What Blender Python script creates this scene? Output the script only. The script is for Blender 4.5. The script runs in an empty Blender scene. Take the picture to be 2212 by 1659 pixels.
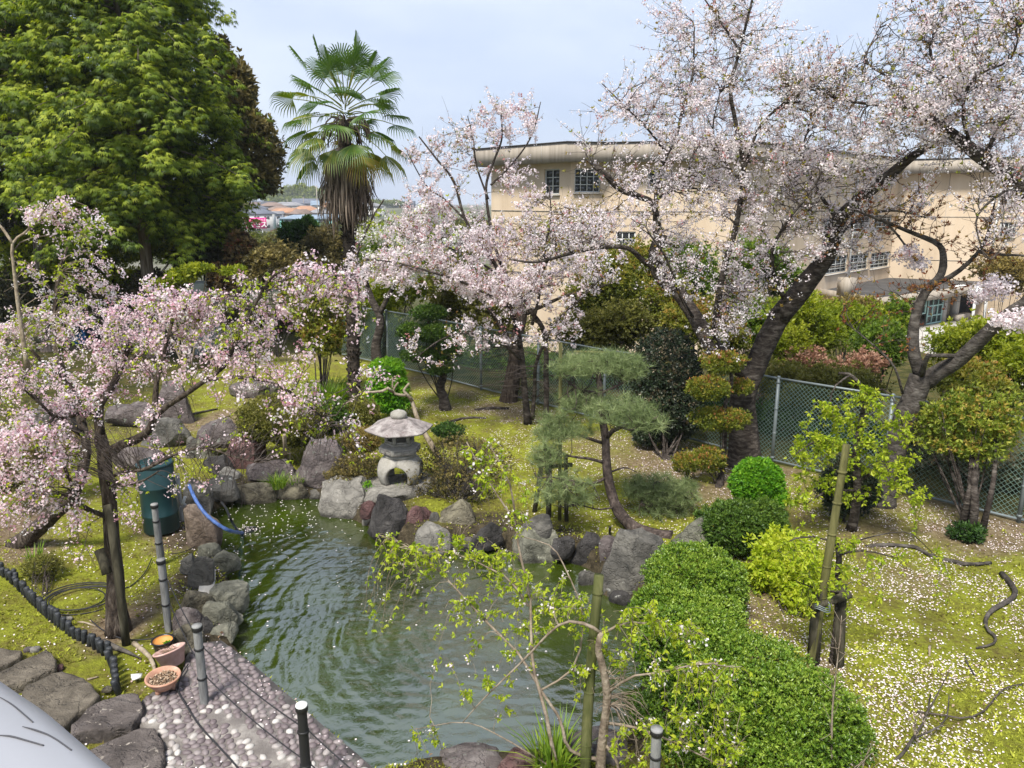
import bpy, math
import numpy as np
from math import radians as rad, pi

rng = np.random.default_rng(11)
sc = bpy.context.scene
col = sc.collection

# ------------------------------------------------------------------ camera
F, CX, CY = 1671.0, 1106.0, 829.5            # focal length and centre of the 2212 x 1659 working copy of the photograph
PITCH = rad(13.2)
CAM = np.array([0.0, 0.0, 5.0])
FW = np.array([0, math.cos(PITCH), -math.sin(PITCH)])
UP = np.array([0, math.sin(PITCH), math.cos(PITCH)])
XV = np.array([1.0, 0, 0])
cam_d = bpy.data.cameras.new('camera')
cam = bpy.data.objects.new('camera', cam_d)
col.objects.link(cam)
cam.location = CAM
cam.rotation_euler = (pi / 2 - PITCH, 0, 0)
cam_d.sensor_width = 36
cam_d.lens = 36 * F / 2212
cam_d.clip_start = 0.05
cam_d.clip_end = 9000
sc.camera = cam

# ------------------------------------------------------------------ sky and sun (overcast spring day)
SUN_EL, SUN_AZ = rad(58), rad(205)
wd = bpy.data.worlds.new('World')
sc.world = wd
wd.use_nodes = True
nt = wd.node_tree
nt.nodes.clear()
wo = nt.nodes.new('ShaderNodeOutputWorld')
bg = nt.nodes.new('ShaderNodeBackground')
bg.inputs['Strength'].default_value = 0.1
sky = nt.nodes.new('ShaderNodeTexSky')
sky.sky_type = 'NISHITA'
sky.sun_disc = False
sky.sun_elevation = SUN_EL
sky.sun_rotation = SUN_AZ
sky.dust_density = 2.0
tc = nt.nodes.new('ShaderNodeTexCoord')
mp = nt.nodes.new('ShaderNodeMapping')
mp.inputs['Scale'].default_value = (1.0, 1.0, 2.6)
nz = nt.nodes.new('ShaderNodeTexNoise')
nz.inputs['Scale'].default_value = 2.3
nz.inputs['Detail'].default_value = 5
nz.inputs['Roughness'].default_value = 0.5
cr = nt.nodes.new('ShaderNodeValToRGB')
cr.color_ramp.elements[0].position = 0.32
cr.color_ramp.elements[0].color = (2.75, 3.35, 4.7, 1)
cr.color_ramp.elements[1].position = 0.68
cr.color_ramp.elements[1].color = (4.6, 5.0, 5.75, 1)
mx = nt.nodes.new('ShaderNodeMix')
mx.data_type = 'RGBA'
mx.inputs['Factor'].default_value = 0.86
nt.links.new(tc.outputs['Generated'], mp.inputs['Vector'])
nt.links.new(mp.outputs['Vector'], nz.inputs['Vector'])
nt.links.new(nz.outputs['Fac'], cr.inputs['Fac'])
nt.links.new(sky.outputs['Color'], mx.inputs[6])
nt.links.new(cr.outputs['Color'], mx.inputs[7])
nt.links.new(mx.outputs[2], bg.inputs['Color'])
nt.links.new(bg.outputs['Background'], wo.inputs['Surface'])

sun_d = bpy.data.lights.new('sun', 'SUN')
sun_d.energy = 3.5
sun_d.angle = rad(12)
sun_d.color = (1.0, 0.95, 0.87)
sun = bpy.data.objects.new('sun', sun_d)
col.objects.link(sun)
sun.rotation_euler = (pi / 2 - SUN_EL, 0, pi - SUN_AZ)

sc.view_settings.view_transform = 'Standard'
sc.view_settings.look = 'None'
sc.view_settings.exposure = 1.0
sc.view_settings.gamma = 1.0
sc.view_settings.use_curve_mapping = False
sc.render.engine = 'CYCLES'
sc.cycles.max_bounces = 9
sc.cycles.diffuse_bounces = 7
sc.cycles.transparent_max_bounces = 4
sc.cycles.transmission_bounces = 4
sc.cycles.volume_bounces = 0
sc.cycles.use_denoising = True

# ------------------------------------------------------------------ geometry helpers
def ray(u, v):
    return FW + (u - CX) / F * XV + (CY - v) / F * UP

def G(u, v, z=0.0):
    d = ray(u, v)
    return CAM + d * ((z - CAM[2]) / d[2])

def at(u, v, Y):
    d = ray(u, v)
    return CAM + d * (Y / d[1])

def mpp(p):
    return float(np.dot(np.asarray(p) - CAM, FW)) / F

def nrm(a):
    return a / np.maximum(np.linalg.norm(a, axis=-1, keepdims=True), 1e-9)

def hash3(i, j, k, s):
    h = (i * 374761393 + j * 668265263 + k * 2147483647 + s * 974634777) & 0xffffffff
    h = ((h ^ (h >> 13)) * 1274126177) & 0xffffffff
    h = ((h ^ (h >> 16)) * 2246822519) & 0xffffffff
    return ((h ^ (h >> 15)) & 0xffffff) / float(0xffffff)

def vnoise(P, s=0):
    P = np.asarray(P, float)
    I = np.floor(P).astype(np.int64)
    f = P - I
    f = f * f * (3 - 2 * f)
    out = 0
    for a in (0, 1):
        for b in (0, 1):
            for c in (0, 1):
                w = (f[..., 0] if a else 1 - f[..., 0]) * (f[..., 1] if b else 1 - f[..., 1]) * (f[..., 2] if c else 1 - f[..., 2])
                out = out + w * hash3(I[..., 0] + a, I[..., 1] + b, I[..., 2] + c, s)
    return out * 2 - 1

def fbm(P, s=0, o=3):
    r, a = 0, 1.0
    P = np.asarray(P, float)
    for i in range(o):
        r = r + a * vnoise(P, s + i * 17)
        P = P * 2.03 + 11.7
        a *= 0.5
    return r

def sstep(a, b, x):
    t = np.clip((x - a) / (b - a), 0, 1)
    return t * t * (3 - 2 * t)

class MB:
    """collects vertices, faces and a per-vertex tint"""
    def __init__(self):
        self.V, self.T, self.F, self.n = [], [], {3: [], 4: []}, 0
        self.N = []
    def add(self, V, F, tint=0.5):
        V = np.asarray(V, float).reshape(-1, 3)
        if isinstance(F, list) and F and isinstance(F[0], (list, tuple)):
            for f in F:
                if len(f) in (3, 4):
                    self.F[len(f)].append(np.array([f]) + self.n)
                else:
                    self.N.append([i + self.n for i in f])
        else:
            F = np.asarray(F)
            self.F[F.shape[1]].append(F + self.n)
        self.V.append(V)
        t = np.asarray(tint, float)
        self.T.append(np.full(len(V), float(t)) if t.ndim == 0 else t)
        self.n += len(V)
        return self
    def box(self, c, s, rz=0.0, tint=0.5):
        x, y, z = np.array(s) / 2
        V = np.array([[-x, -y, -z], [x, -y, -z], [x, y, -z], [-x, y, -z], [-x, -y, z], [x, -y, z], [x, y, z], [-x, y, z]])
        ca, sa = math.cos(rz), math.sin(rz)
        R = np.array([[ca, -sa, 0], [sa, ca, 0], [0, 0, 1]])
        return self.add(V @ R.T + np.asarray(c), np.array([[0, 3, 2, 1], [4, 5, 6, 7], [0, 1, 5, 4], [1, 2, 6, 5], [2, 3, 7, 6], [3, 0, 4, 7]]), tint)
    def tube(self, P, r, sides=8, caps=True, tint=0.5):
        P = np.asarray(P, float)
        r = np.broadcast_to(np.asarray(r, float), (len(P),))
        V, Fq = tubes(P[None], r[None], sides)
        n0 = self.n
        self.add(V, Fq, tint)
        if caps:
            K = len(P)
            self.N.append([n0 + i for i in range(sides)][::-1])
            self.N.append([n0 + (K - 1) * sides + i for i in range(sides)])
        return self
    def lathe(self, prof, c=(0, 0, 0), n=24, M=None, tint=0.5):
        prof = np.asarray(prof, float)
        a = np.arange(n) * 2 * pi / n
        V = np.stack([prof[:, 0][:, None] * np.cos(a), prof[:, 0][:, None] * np.sin(a), np.repeat(prof[:, 1][:, None], n, 1)], -1)
        V = V.reshape(-1, 3)
        if M is not None:
            V = V @ np.asarray(M).T
        K = len(prof)
        i = np.arange(K - 1)[:, None] * n + np.arange(n)[None]
        j = np.arange(K - 1)[:, None] * n + (np.arange(n)[None] + 1) % n
        Fq = np.stack([i, j, j + n, i + n], -1).reshape(-1, 4)
        return self.add(V + np.asarray(c), Fq, tint)
    def mesh(self, name, mat, smooth=False, off=None):
        me = bpy.data.meshes.new(name)
        V = np.concatenate(self.V) if self.V else np.zeros((0, 3))
        if off is not None:
            V = V - off
        T = np.concatenate(self.T) if self.T else np.zeros(0)
        F3 = np.concatenate(self.F[3]) if self.F[3] else np.zeros((0, 3), int)
        F4 = np.concatenate(self.F[4]) if self.F[4] else np.zeros((0, 4), int)
        NL = np.array([i for f in self.N for i in f], int)
        NS = np.array([len(f) for f in self.N], int)
        loops = np.concatenate([F3.ravel(), F4.ravel(), NL]).astype(np.int32)
        sizes = np.concatenate([np.full(len(F3), 3), np.full(len(F4), 4), NS]).astype(np.int32)
        starts = np.concatenate([[0], np.cumsum(sizes)[:-1]]).astype(np.int32) if len(sizes) else np.zeros(0, np.int32)
        me.vertices.add(len(V))
        me.vertices.foreach_set('co', V.astype(np.float32).ravel())
        me.loops.add(len(loops))
        me.loops.foreach_set('vertex_index', loops)
        me.polygons.add(len(sizes))
        me.polygons.foreach_set('loop_start', starts)
        if smooth:
            me.polygons.foreach_set('use_smooth', np.ones(len(sizes), bool))
        at_ = me.attributes.new('tint', 'FLOAT', 'POINT')
        at_.data.foreach_set('value', T.astype(np.float32))
        me.update(calc_edges=True)
        if mat is not None:
            me.materials.append(mat)
        return me

BASE = {}
def link(o, parent=None, base=(0, 0, 0)):
    col.objects.link(o)
    base = np.asarray(base, float)
    BASE[o.name] = base
    if parent is not None:
        o.parent = parent
        o.location = base - BASE[parent.name]
    else:
        o.location = base
    return o

def thing(name, label, cat, loc=(0, 0, 0), group=None):
    o = bpy.data.objects.new(name, None)
    o.empty_display_size = 0.1
    link(o, None, loc)
    o['label'] = label
    o['category'] = cat
    if group:
        o['group'] = group
    return o

def part(name, mb, mat, parent=None, smooth=False, base=None, kind=None, label=None, crease=None):
    """mesh from world-space vertices, linked as ONE object"""
    b = np.asarray(base if base is not None else (BASE[parent.name] if parent is not None else (0, 0, 0)), float)
    me = mb.mesh(name, mat, smooth, b)
    if crease:
        me.set_sharp_from_angle(angle=rad(crease))
    o = bpy.data.objects.new(name, me)
    link(o, parent, b)
    if kind:
        o['kind'] = kind
    if label:
        o['label'] = label
    return o

def inst(name, me, parent, loc, rot=(0, 0, 0), scale=(1, 1, 1)):
    o = bpy.data.objects.new(name, me)
    link(o, parent, loc)
    o.rotation_euler = rot
    o.scale = scale
    return o

def single(name, mb, mat, label, cat, base=(0, 0, 0), smooth=False, group=None):
    o = part(name, mb, mat, None, smooth, base)
    o['label'] = label
    o['category'] = cat
    if group:
        o['group'] = group
    return o

def tubes(P, r, sides=4):
    """N chains of K points -> tube vertices and quads"""
    N, K, _ = P.shape
    T = np.empty_like(P)
    T[:, 1:-1] = P[:, 2:] - P[:, :-2]
    T[:, 0] = P[:, 1] - P[:, 0]
    T[:, -1] = P[:, -1] - P[:, -2]
    T = nrm(T)
    mean = nrm(P[:, -1] - P[:, 0] + 1e-6)
    ref = np.where(np.abs(mean[:, 2:3]) > 0.8, np.array([[0.0, 1.0, 0.0]]), np.array([[0, 0, 1.0]]))
    ref = np.repeat(ref[:, None], K, 1)
    A = nrm(np.cross(T, ref))
    B = np.cross(T, A)
    a = np.arange(sides) * 2 * pi / sides
    V = P[:, :, None] + r[:, :, None, None] * (A[:, :, None] * np.cos(a)[None, None, :, None] + B[:, :, None] * np.sin(a)[None, None, :, None])
    base = (np.arange(N) * K * sides)[:, None, None]
    k = (np.arange(K - 1) * sides)[None, :, None]
    i = np.arange(sides)[None, None]
    q0 = base + k + i
    q1 = base + k + (i + 1) % sides
    Fq = np.stack([q0, q1, q1 + sides, q0 + sides], -1).reshape(-1, 4)
    return V.reshape(-1, 3), Fq

def spline(P, n):
    P = np.asarray(P, float)
    if len(P) == 2:
        t = np.linspace(0, 1, n)[:, None]
        return P[0] * (1 - t) + P[1] * t
    E = np.concatenate([[2 * P[0] - P[1]], P, [2 * P[-1] - P[-2]]])
    s = np.linspace(0, len(P) - 1 - 1e-6, n)
    i = s.astype(int)
    t = (s - i)[:, None]
    a, b, c, d = E[i], E[i + 1], E[i + 2], E[i + 3]
    return 0.5 * (2 * b + (c - a) * t + (2 * a - 5 * b + 4 * c - d) * t ** 2 + (3 * b - a - 3 * c + d) * t ** 3)

def frames(n, spin=None):
    """rotation matrices whose local +Y is n"""
    n = nrm(n)
    N = len(n)
    v = nrm(rng.normal(size=(N, 3)))
    x = nrm(np.cross(n, v))
    z = np.cross(x, n)
    return np.stack([x, n, z], -1)

def frames_up(n, up):
    """local +Y is n, local +Z leans to up"""
    n = nrm(n)
    x = nrm(np.cross(n, up))
    z = np.cross(x, n)
    return np.stack([x, n, z], -1)

def scatter(mb, tmpl, pos, R, scale, tint):
    TV, TF = tmpl
    N = len(pos)
    if N == 0:
        return
    sc_ = np.asarray(scale, float)
    sc_ = np.broadcast_to(sc_, (N,)) if sc_.ndim <= 1 else sc_
    V = np.einsum('nij,vj->nvi', R, TV)
    V = V * (sc_[:, None, None] if sc_.ndim == 1 else sc_[:, None, :]) + pos[:, None]
    Fa = TF[None] + (np.arange(N) * len(TV))[:, None, None]
    tint = np.broadcast_to(np.asarray(tint, float), (N,))
    mb.add(V.reshape(-1, 3), Fa.reshape(-1, TF.shape[1]), np.repeat(tint, len(TV)))

def scatter_mix(mb, tmpls, pos, R, scale, tint):
    w = rng.integers(0, len(tmpls), len(pos))
    scale = np.broadcast_to(np.asarray(scale, float), (len(pos),))
    tint = np.broadcast_to(np.asarray(tint, float), (len(pos),))
    for i, t in enumerate(tmpls):
        m = w == i
        scatter(mb, t, pos[m], R[m], scale[m], tint[m])

# ------------------------------------------------------------------ leaf and flower templates
def T_leaf(w=0.45, fold=0.12, droop=0.15):
    V = np.array([[0, 0, 0], [-w / 2, 0.45, fold], [0, 1, -droop], [w / 2, 0.45, fold], [0, 0.5, 0.0]])
    return V, np.array([[0, 4, 1], [1, 4, 2], [0, 3, 4], [4, 3, 2]])

def T_leaf2(w=0.5, fold=0.14):
    V = np.array([[0, 0, 0], [-w / 2, 0.5, fold], [0, 1, 0], [w / 2, 0.5, fold]])
    return V, np.array([[0, 2, 1], [0, 3, 2]])

def T_bunch(k, leaf, spread=0.9, seed=0):
    g = np.random.default_rng(seed)
    Vs, Fs, n = [], [], 0
    for i in range(k):
        d = nrm(np.array([math.cos(i * 2.4) * spread, 0.55 + 0.5 * g.random(), math.sin(i * 2.4) * spread]))[None]
        v = nrm(g.normal(size=(1, 3)))
        x = nrm(np.cross(d, v))
        z = np.cross(x, d)
        R = np.stack([x, d, z], -1)[0]
        Vs.append(leaf[0] @ R.T * (0.75 + 0.5 * g.random()))
        Fs.append(leaf[1] + n)
        n += len(leaf[0])
    return np.concatenate(Vs), np.concatenate(Fs)

def T_flower_cluster(k=6, seed=0, r=0.9, fr=0.25):
    g = np.random.default_rng(seed)
    Vs, Fs, n = [], [], 0
    for i in range(k):
        d = nrm(g.normal(size=3) + np.array([0, 0.35, 0]))
        c = d * r * (0.6 + 0.4 * g.random())
        x = nrm(np.cross(d, g.normal(size=3)))
        y = np.cross(d, x)
        a0 = g.random() * 6
        rim = []
        for j in range(4):
            a = a0 + j * 2 * pi / 4
            rr = fr * (0.82 + 0.36 * g.random())
            rim.append(c + rr * (x * math.cos(a) + y * math.sin(a)) + d * fr * (0.1 + 0.35 * g.random()))
        Vs.append(np.array([c - d * fr * 0.25] + rim))
        Fs.append(np.array([[0, 1 + j, 1 + (j + 1) % 4] for j in range(4)]) + n)
        n += 5
    return np.concatenate(Vs), np.concatenate(Fs)

def T_needles(k=16, seed=0, w=0.024, up=0.1):
    g = np.random.default_rng(seed)
    Vs, Fs, n = [], [], 0
    for i in range(k):
        d = g.normal(size=3)
        d[1] = abs(d[1]) * 1.0 + up
        d = nrm(d)
        x = nrm(np.cross(d, g.normal(size=3))) * w
        L = 0.75 + 0.35 * g.random()
        Vs.append(np.array([d * 0.03 - x * 0.7, d * 0.03 + x * 0.7, d * L + np.array([0, -0.06, 0])]))
        Fs.append(np.array([[0, 1, 2]]) + n)
        n += 3
    return np.concatenate(Vs), np.concatenate(Fs)

def T_spray(k=7, seed=0):
    """flat fan of a cypress branchlet, drooping at its ends"""
    g = np.random.default_rng(seed)
    Vs, Fs, n = [], [], 0
    for i in range(k):
        a = (i / (k - 1) - 0.5) * 1.9 + g.normal() * 0.08
        L = 0.62 + 0.38 * math.cos(a * 0.9) + g.normal() * 0.06
        d = np.array([math.sin(a), math.cos(a), 0])
        s = np.array([math.cos(a), -math.sin(a), 0]) * 0.1
        y0 = 0.1 + 0.05 * g.random()
        b = d * y0
        m = d * (0.55 * L) + np.array([0, 0, 0.02])
        t = d * L + np.array([0, 0, -0.28 - 0.12 * g.random()])
        Vs.append(np.array([m * 0.55 - s, m * 0.55 + s, t]))
        Fs.append(np.array([[0, 1, 2]]) + n)
        n += 3
    return np.concatenate(Vs), np.concatenate(Fs)

LEAF = T_leaf()
LEAF_NARROW = T_leaf(0.3, 0.08, 0.2)
LEAF2 = T_leaf2()
BUNCH = [T_bunch(4, T_leaf2(0.46), 0.9, s) for s in range(4)]
BUNCH_S = [T_bunch(4, T_leaf2(0.42), 0.7, s + 9) for s in range(4)]
FLOW = [T_flower_cluster(5, s) for s in range(6)]
FLOW_FAR = [T_flower_cluster(5, s + 20, 0.85, 0.3) for s in range(5)]
NEEDLE = [T_needles(18, s) for s in range(5)]
SPRAY = [T_spray(7, s) for s in range(5)]

# ------------------------------------------------------------------ materials
def newmat(name):
    m = bpy.data.materials.new(name)
    m.use_nodes = True
    t = m.node_tree
    t.nodes.clear()
    out = t.nodes.new('ShaderNodeOutputMaterial')
    return m, t, out

def ramp(t, stops):
    c = t.nodes.new('ShaderNodeValToRGB')
    e = c.color_ramp.elements
    while len(e) < len(stops):
        e.new(0.5)
    for i, (p, q) in enumerate(stops):
        e[i].position = p
        e[i].color = (*q, 1)
    return c

def foliage_mat(name, stops, trans=0.35, rough=0.5, spec=0.3, tcol=1.3):
    m, t, out = newmat(name)
    a = t.nodes.new('ShaderNodeAttribute')
    a.attribute_name = 'tint'
    c = ramp(t, stops)
    t.links.new(a.outputs['Fac'], c.inputs['Fac'])
    p = t.nodes.new('ShaderNodeBsdfPrincipled')
    p.inputs['Roughness'].default_value = rough
    p.inputs['Specular IOR Level'].default_value = spec
    tr = t.nodes.new('ShaderNodeBsdfTranslucent')
    h = t.nodes.new('ShaderNodeHueSaturation')
    h.inputs['Value'].default_value = tcol
    h.inputs['Saturation'].default_value = 1.1
    t.links.new(c.outputs['Color'], h.inputs['Color'])
    t.links.new(h.outputs['Color'], tr.inputs['Color'])
    t.links.new(c.outputs['Color'], p.inputs['Base Color'])
    mx = t.nodes.new('ShaderNodeMixShader')
    mx.inputs['Fac'].default_value = trans
    t.links.new(p.outputs['BSDF'], mx.inputs[1])
    t.links.new(tr.outputs['BSDF'], mx.inputs[2])
    t.links.new(mx.outputs['Shader'], out.inputs['Surface'])
    return m

def solid_mat(name, stops, scale=4.0, detail=6, rough=0.7, bump=0.0, bscale=20.0, spec=0.3, metal=0.0, stretch=(1, 1, 1), tint=0.0, dist=0.0):
    """noise-coloured solid with optional fine relief; object coordinates"""
    m, t, out = newmat(name)
    tc = t.nodes.new('ShaderNodeTexCoord')
    mp = t.nodes.new('ShaderNodeMapping')
    mp.inputs['Scale'].default_value = stretch
    t.links.new(tc.outputs['Object'], mp.inputs['Vector'])
    n = t.nodes.new('ShaderNodeTexNoise')
    n.inputs['Scale'].default_value = scale
    n.inputs['Detail'].default_value = detail
    n.inputs['Roughness'].default_value = 0.62
    n.inputs['Distortion'].default_value = dist
    t.links.new(mp.outputs['Vector'], n.inputs['Vector'])
    c = ramp(t, stops)
    src = n.outputs['Fac']
    if tint:
        a = t.nodes.new('ShaderNodeAttribute')
        a.attribute_name = 'tint'
        ma = t.nodes.new('ShaderNodeMath')
        ma.operation = 'MULTIPLY_ADD'
        ma.inputs[1].default_value = tint
        ad = t.nodes.new('ShaderNodeMath')
        ad.operation = 'SUBTRACT'
        ad.inputs[1].default_value = 0.5
        t.links.new(a.outputs['Fac'], ad.inputs[0])
        t.links.new(ad.outputs[0], ma.inputs[0])
        t.links.new(n.outputs['Fac'], ma.inputs[2])
        src = ma.outputs[0]
    t.links.new(src, c.inputs['Fac'])
    p = t.nodes.new('ShaderNodeBsdfPrincipled')
    p.inputs['Roughness'].default_value = rough
    p.inputs['Specular IOR Level'].default_value = spec
    p.inputs['Metallic'].default_value = metal
    t.links.new(c.outputs['Color'], p.inputs['Base Color'])
    if bump:
        n2 = t.nodes.new('ShaderNodeTexNoise')
        n2.inputs['Scale'].default_value = bscale
        n2.inputs['Detail'].default_value = 5
        t.links.new(mp.outputs['Vector'], n2.inputs['Vector'])
        b = t.nodes.new('ShaderNodeBump')
        b.inputs['Strength'].default_value = 0.8
        b.inputs['Distance'].default_value = bump
        t.links.new(n2.outputs['Fac'], b.inputs['Height'])
        t.links.new(b.outputs['Normal'], p.inputs['Normal'])
    t.links.new(p.outputs['BSDF'], out.inputs['Surface'])
    return m

def plain(name, c, rough=0.6, spec=0.4, metal=0.0):
    c = np.array(c)
    return solid_mat(name, [(0.3, tuple(c * 0.86)), (0.7, tuple(np.minimum(c * 1.1, 0.9)))], 3.0, 4, rough, 0, 20, spec, metal)

def rock_mat(name, dark, mid, light, lichen=(0.42, 0.42, 0.38), liq=0.66, bump=0.07, scale=1.0):
    m, t, out = newmat(name)
    tc = t.nodes.new('ShaderNodeTexCoord')
    oi = t.nodes.new('ShaderNodeObjectInfo')
    mp = t.nodes.new('ShaderNodeMapping')
    t.links.new(tc.outputs['Object'], mp.inputs['Vector'])
    cb = t.nodes.new('ShaderNodeCombineXYZ')
    for k in range(3):
        mu = t.nodes.new('ShaderNodeMath')
        mu.operation = 'MULTIPLY'
        mu.inputs[1].default_value = (37.0, 51.0, 23.0)[k]
        t.links.new(oi.outputs['Random'], mu.inputs[0])
        t.links.new(mu.outputs[0], cb.inputs[k])
    t.links.new(cb.outputs[0], mp.inputs['Location'])
    def noise(s, d=6, r=0.65, ds=0.0):
        n = t.nodes.new('ShaderNodeTexNoise')
        n.inputs['Scale'].default_value = s
        n.inputs['Detail'].default_value = d
        n.inputs['Roughness'].default_value = r
        n.inputs['Distortion'].default_value = ds
        t.links.new(mp.outputs['Vector'], n.inputs['Vector'])
        return n
    n1 = noise(3.2 * scale, 8, 0.68, 0.6)
    c = ramp(t, [(0.33, dark), (0.5, mid), (0.67, light)])
    t.links.new(n1.outputs['Fac'], c.inputs['Fac'])
    n2 = noise(8 * scale, 5, 0.7, 0.3)
    r2 = ramp(t, [(liq, (0, 0, 0)), (liq + 0.05, (1, 1, 1))])
    t.links.new(n2.outputs['Fac'], r2.inputs['Fac'])
    mx = t.nodes.new('ShaderNodeMix')
    mx.data_type = 'RGBA'
    mx.inputs[7].default_value = (*lichen, 1)
    t.links.new(r2.outputs['Color'], mx.inputs['Factor'])
    t.links.new(c.outputs['Color'], mx.inputs[6])
    ge = t.nodes.new('ShaderNodeNewGeometry')
    sx = t.nodes.new('ShaderNodeSeparateXYZ')
    t.links.new(ge.outputs['Position'], sx.inputs[0])
    wz = t.nodes.new('ShaderNodeMath')
    wz.operation = 'MULTIPLY_ADD'
    wz.inputs[1].default_value = 0.16
    t.links.new(n2.outputs['Fac'], wz.inputs[0])
    t.links.new(sx.outputs['Z'], wz.inputs[2])
    wr = t.nodes.new('ShaderNodeMapRange')
    wr.inputs['From Min'].default_value = -0.17
    wr.inputs['From Max'].default_value = -0.10
    wr.inputs['To Min'].default_value = 0.38
    t.links.new(wz.outputs[0], wr.inputs['Value'])
    wm_ = t.nodes.new('ShaderNodeMix')
    wm_.data_type = 'RGBA'
    wm_.blend_type = 'MULTIPLY'
    wm_.inputs['Factor'].default_value = 1.0
    t.links.new(mx.outputs[2], wm_.inputs[6])
    t.links.new(wr.outputs['Result'], wm_.inputs[7])
    last = wm_.outputs[2]
    p = t.nodes.new('ShaderNodeBsdfPrincipled')
    p.inputs['Roughness'].default_value = 0.82
    p.inputs['Specular IOR Level'].default_value = 0.25
    t.links.new(last, p.inputs['Base Color'])
    n3 = noise(11 * scale, 9, 0.7, 0.4)
    vr = t.nodes.new('ShaderNodeTexVoronoi')
    vr.feature = 'DISTANCE_TO_EDGE'
    vr.inputs['Scale'].default_value = 3.4 * scale
    nd = noise(4.0 * scale, 4)
    vm = t.nodes.new('ShaderNodeVectorMath')
    vm.operation = 'MULTIPLY_ADD'
    vm.inputs[1].default_value = (0.5, 0.5, 0.5)
    t.links.new(nd.outputs['Color'], vm.inputs[0])
    t.links.new(mp.outputs['Vector'], vm.inputs[2])
    t.links.new(vm.outputs[0], vr.inputs['Vector'])
    rc = ramp(t, [(0.0, (0, 0, 0)), (0.06, (1, 1, 1))])
    t.links.new(vr.outputs['Distance'], rc.inputs['Fac'])
    ma = t.nodes.new('ShaderNodeMath')
    ma.operation = 'MULTIPLY_ADD'
    ma.inputs[1].default_value = 0.22
    t.links.new(rc.outputs['Color'], ma.inputs[0])
    t.links.new(n3.outputs['Fac'], ma.inputs[2])
    b = t.nodes.new('ShaderNodeBump')
    b.inputs['Strength'].default_value = 1.0
    b.inputs['Distance'].default_value = bump
    t.links.new(ma.outputs[0], b.inputs['Height'])
    t.links.new(b.outputs['Normal'], p.inputs['Normal'])
    t.links.new(p.outputs['BSDF'], out.inputs['Surface'])
    return m

M = {}
M['rock_grey'] = rock_mat('grey_rock', (0.043, 0.042, 0.037), (0.108, 0.102, 0.090), (0.194, 0.184, 0.158))
M['rock_light'] = rock_mat('pale_rock', (0.12, 0.112, 0.098), (0.225, 0.212, 0.185), (0.34, 0.32, 0.28), (0.4, 0.385, 0.35))
M['rock_dark'] = rock_mat('dark_rock', (0.020, 0.019, 0.017), (0.054, 0.050, 0.048), (0.108, 0.101, 0.094), liq=0.7)
M['rock_red'] = rock_mat('red_rock', (0.036, 0.022, 0.020), (0.115, 0.061, 0.058), (0.202, 0.137, 0.122), (0.259, 0.223, 0.209), 0.68)
M['rock_purple'] = rock_mat('purple_rock', (0.047, 0.040, 0.040), (0.122, 0.101, 0.097), (0.216, 0.191, 0.180), (0.245, 0.266, 0.230), 0.62)
M['rock_green'] = rock_mat('greenish_rock', (0.06, 0.06, 0.045), (0.15, 0.148, 0.115), (0.27, 0.262, 0.205), (0.34, 0.34, 0.27), 0.64)
M['rock_olive'] = rock_mat('olive_rock', (0.043, 0.037, 0.026), (0.137, 0.122, 0.086), (0.238, 0.216, 0.151))
M['slab'] = rock_mat('step_stone', (0.05, 0.042, 0.032), (0.115, 0.098, 0.075), (0.2, 0.172, 0.132), (0.33, 0.30, 0.25), 0.67, scale=0.8)
M['slab_spot'] = rock_mat('spotted_step_stone', (0.06, 0.05, 0.045), (0.115, 0.097, 0.088), (0.18, 0.155, 0.14), (0.42, 0.37, 0.31), 0.6, scale=0.8)
M['granite'] = rock_mat('lantern_granite', (0.235, 0.222, 0.19), (0.30, 0.285, 0.25), (0.36, 0.345, 0.31), (0.22, 0.205, 0.175), 0.7, scale=4.0, bump=0.006)
M['granite_roof'] = rock_mat('weathered_roof_granite', (0.10, 0.088, 0.084), (0.25, 0.22, 0.21), (0.40, 0.38, 0.36), (0.17, 0.13, 0.125), 0.6, scale=1.6, bump=0.01)
def bark(name, a, b, c, st=(6, 6, 1.2), scale=3.0, bump=0.02):
    return solid_mat(name, [(0.32, a), (0.5, b), (0.7, c)], scale, 8, 0.9, bump, scale * 3, 0.15, 0, st, 0, 0.5)
M['bark'] = bark('cherry_bark', (0.016, 0.013, 0.011), (0.05, 0.041, 0.035), (0.14, 0.122, 0.106), (2, 2, 5), 3.0, 0.035)
M['bark_grey'] = bark('grey_bark', (0.025, 0.022, 0.019), (0.062, 0.054, 0.047), (0.13, 0.118, 0.105), (2, 2, 4), 3.0, 0.03)
M['bark_old'] = bark('rough_old_bark', (0.015, 0.011, 0.009), (0.06, 0.046, 0.036), (0.17, 0.14, 0.11), (7, 7, 1.6), 2.5, 0.06)
M['bark_cyp'] = bark('cypress_bark', (0.05, 0.038, 0.032), (0.13, 0.105, 0.09), (0.23, 0.20, 0.175), (8, 8, 0.7), 2.0, 0.03)
M['bark_pale'] = bark('pale_smooth_bark', (0.16, 0.125, 0.085), (0.27, 0.22, 0.16), (0.38, 0.33, 0.25), (3, 3, 2))
M['bark_twig'] = bark('twig_bark', (0.03, 0.024, 0.021), (0.062, 0.05, 0.044), (0.12, 0.1, 0.088), (3, 3, 3))
M['bark_sap'] = bark('sapling_bark', (0.10, 0.075, 0.055), (0.2, 0.16, 0.12), (0.33, 0.28, 0.22), (3, 3, 3))
M['bark_pine'] = bark('pine_bark', (0.02, 0.016, 0.014), (0.06, 0.046, 0.04), (0.14, 0.11, 0.095), (4, 4, 2.5), 4.0, 0.025)
M['bark_palm'] = bark('palm_trunk', (0.012, 0.010, 0.009), (0.035, 0.028, 0.023), (0.10, 0.08, 0.06), (3, 3, 9), 2.0, 0.03)
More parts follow.
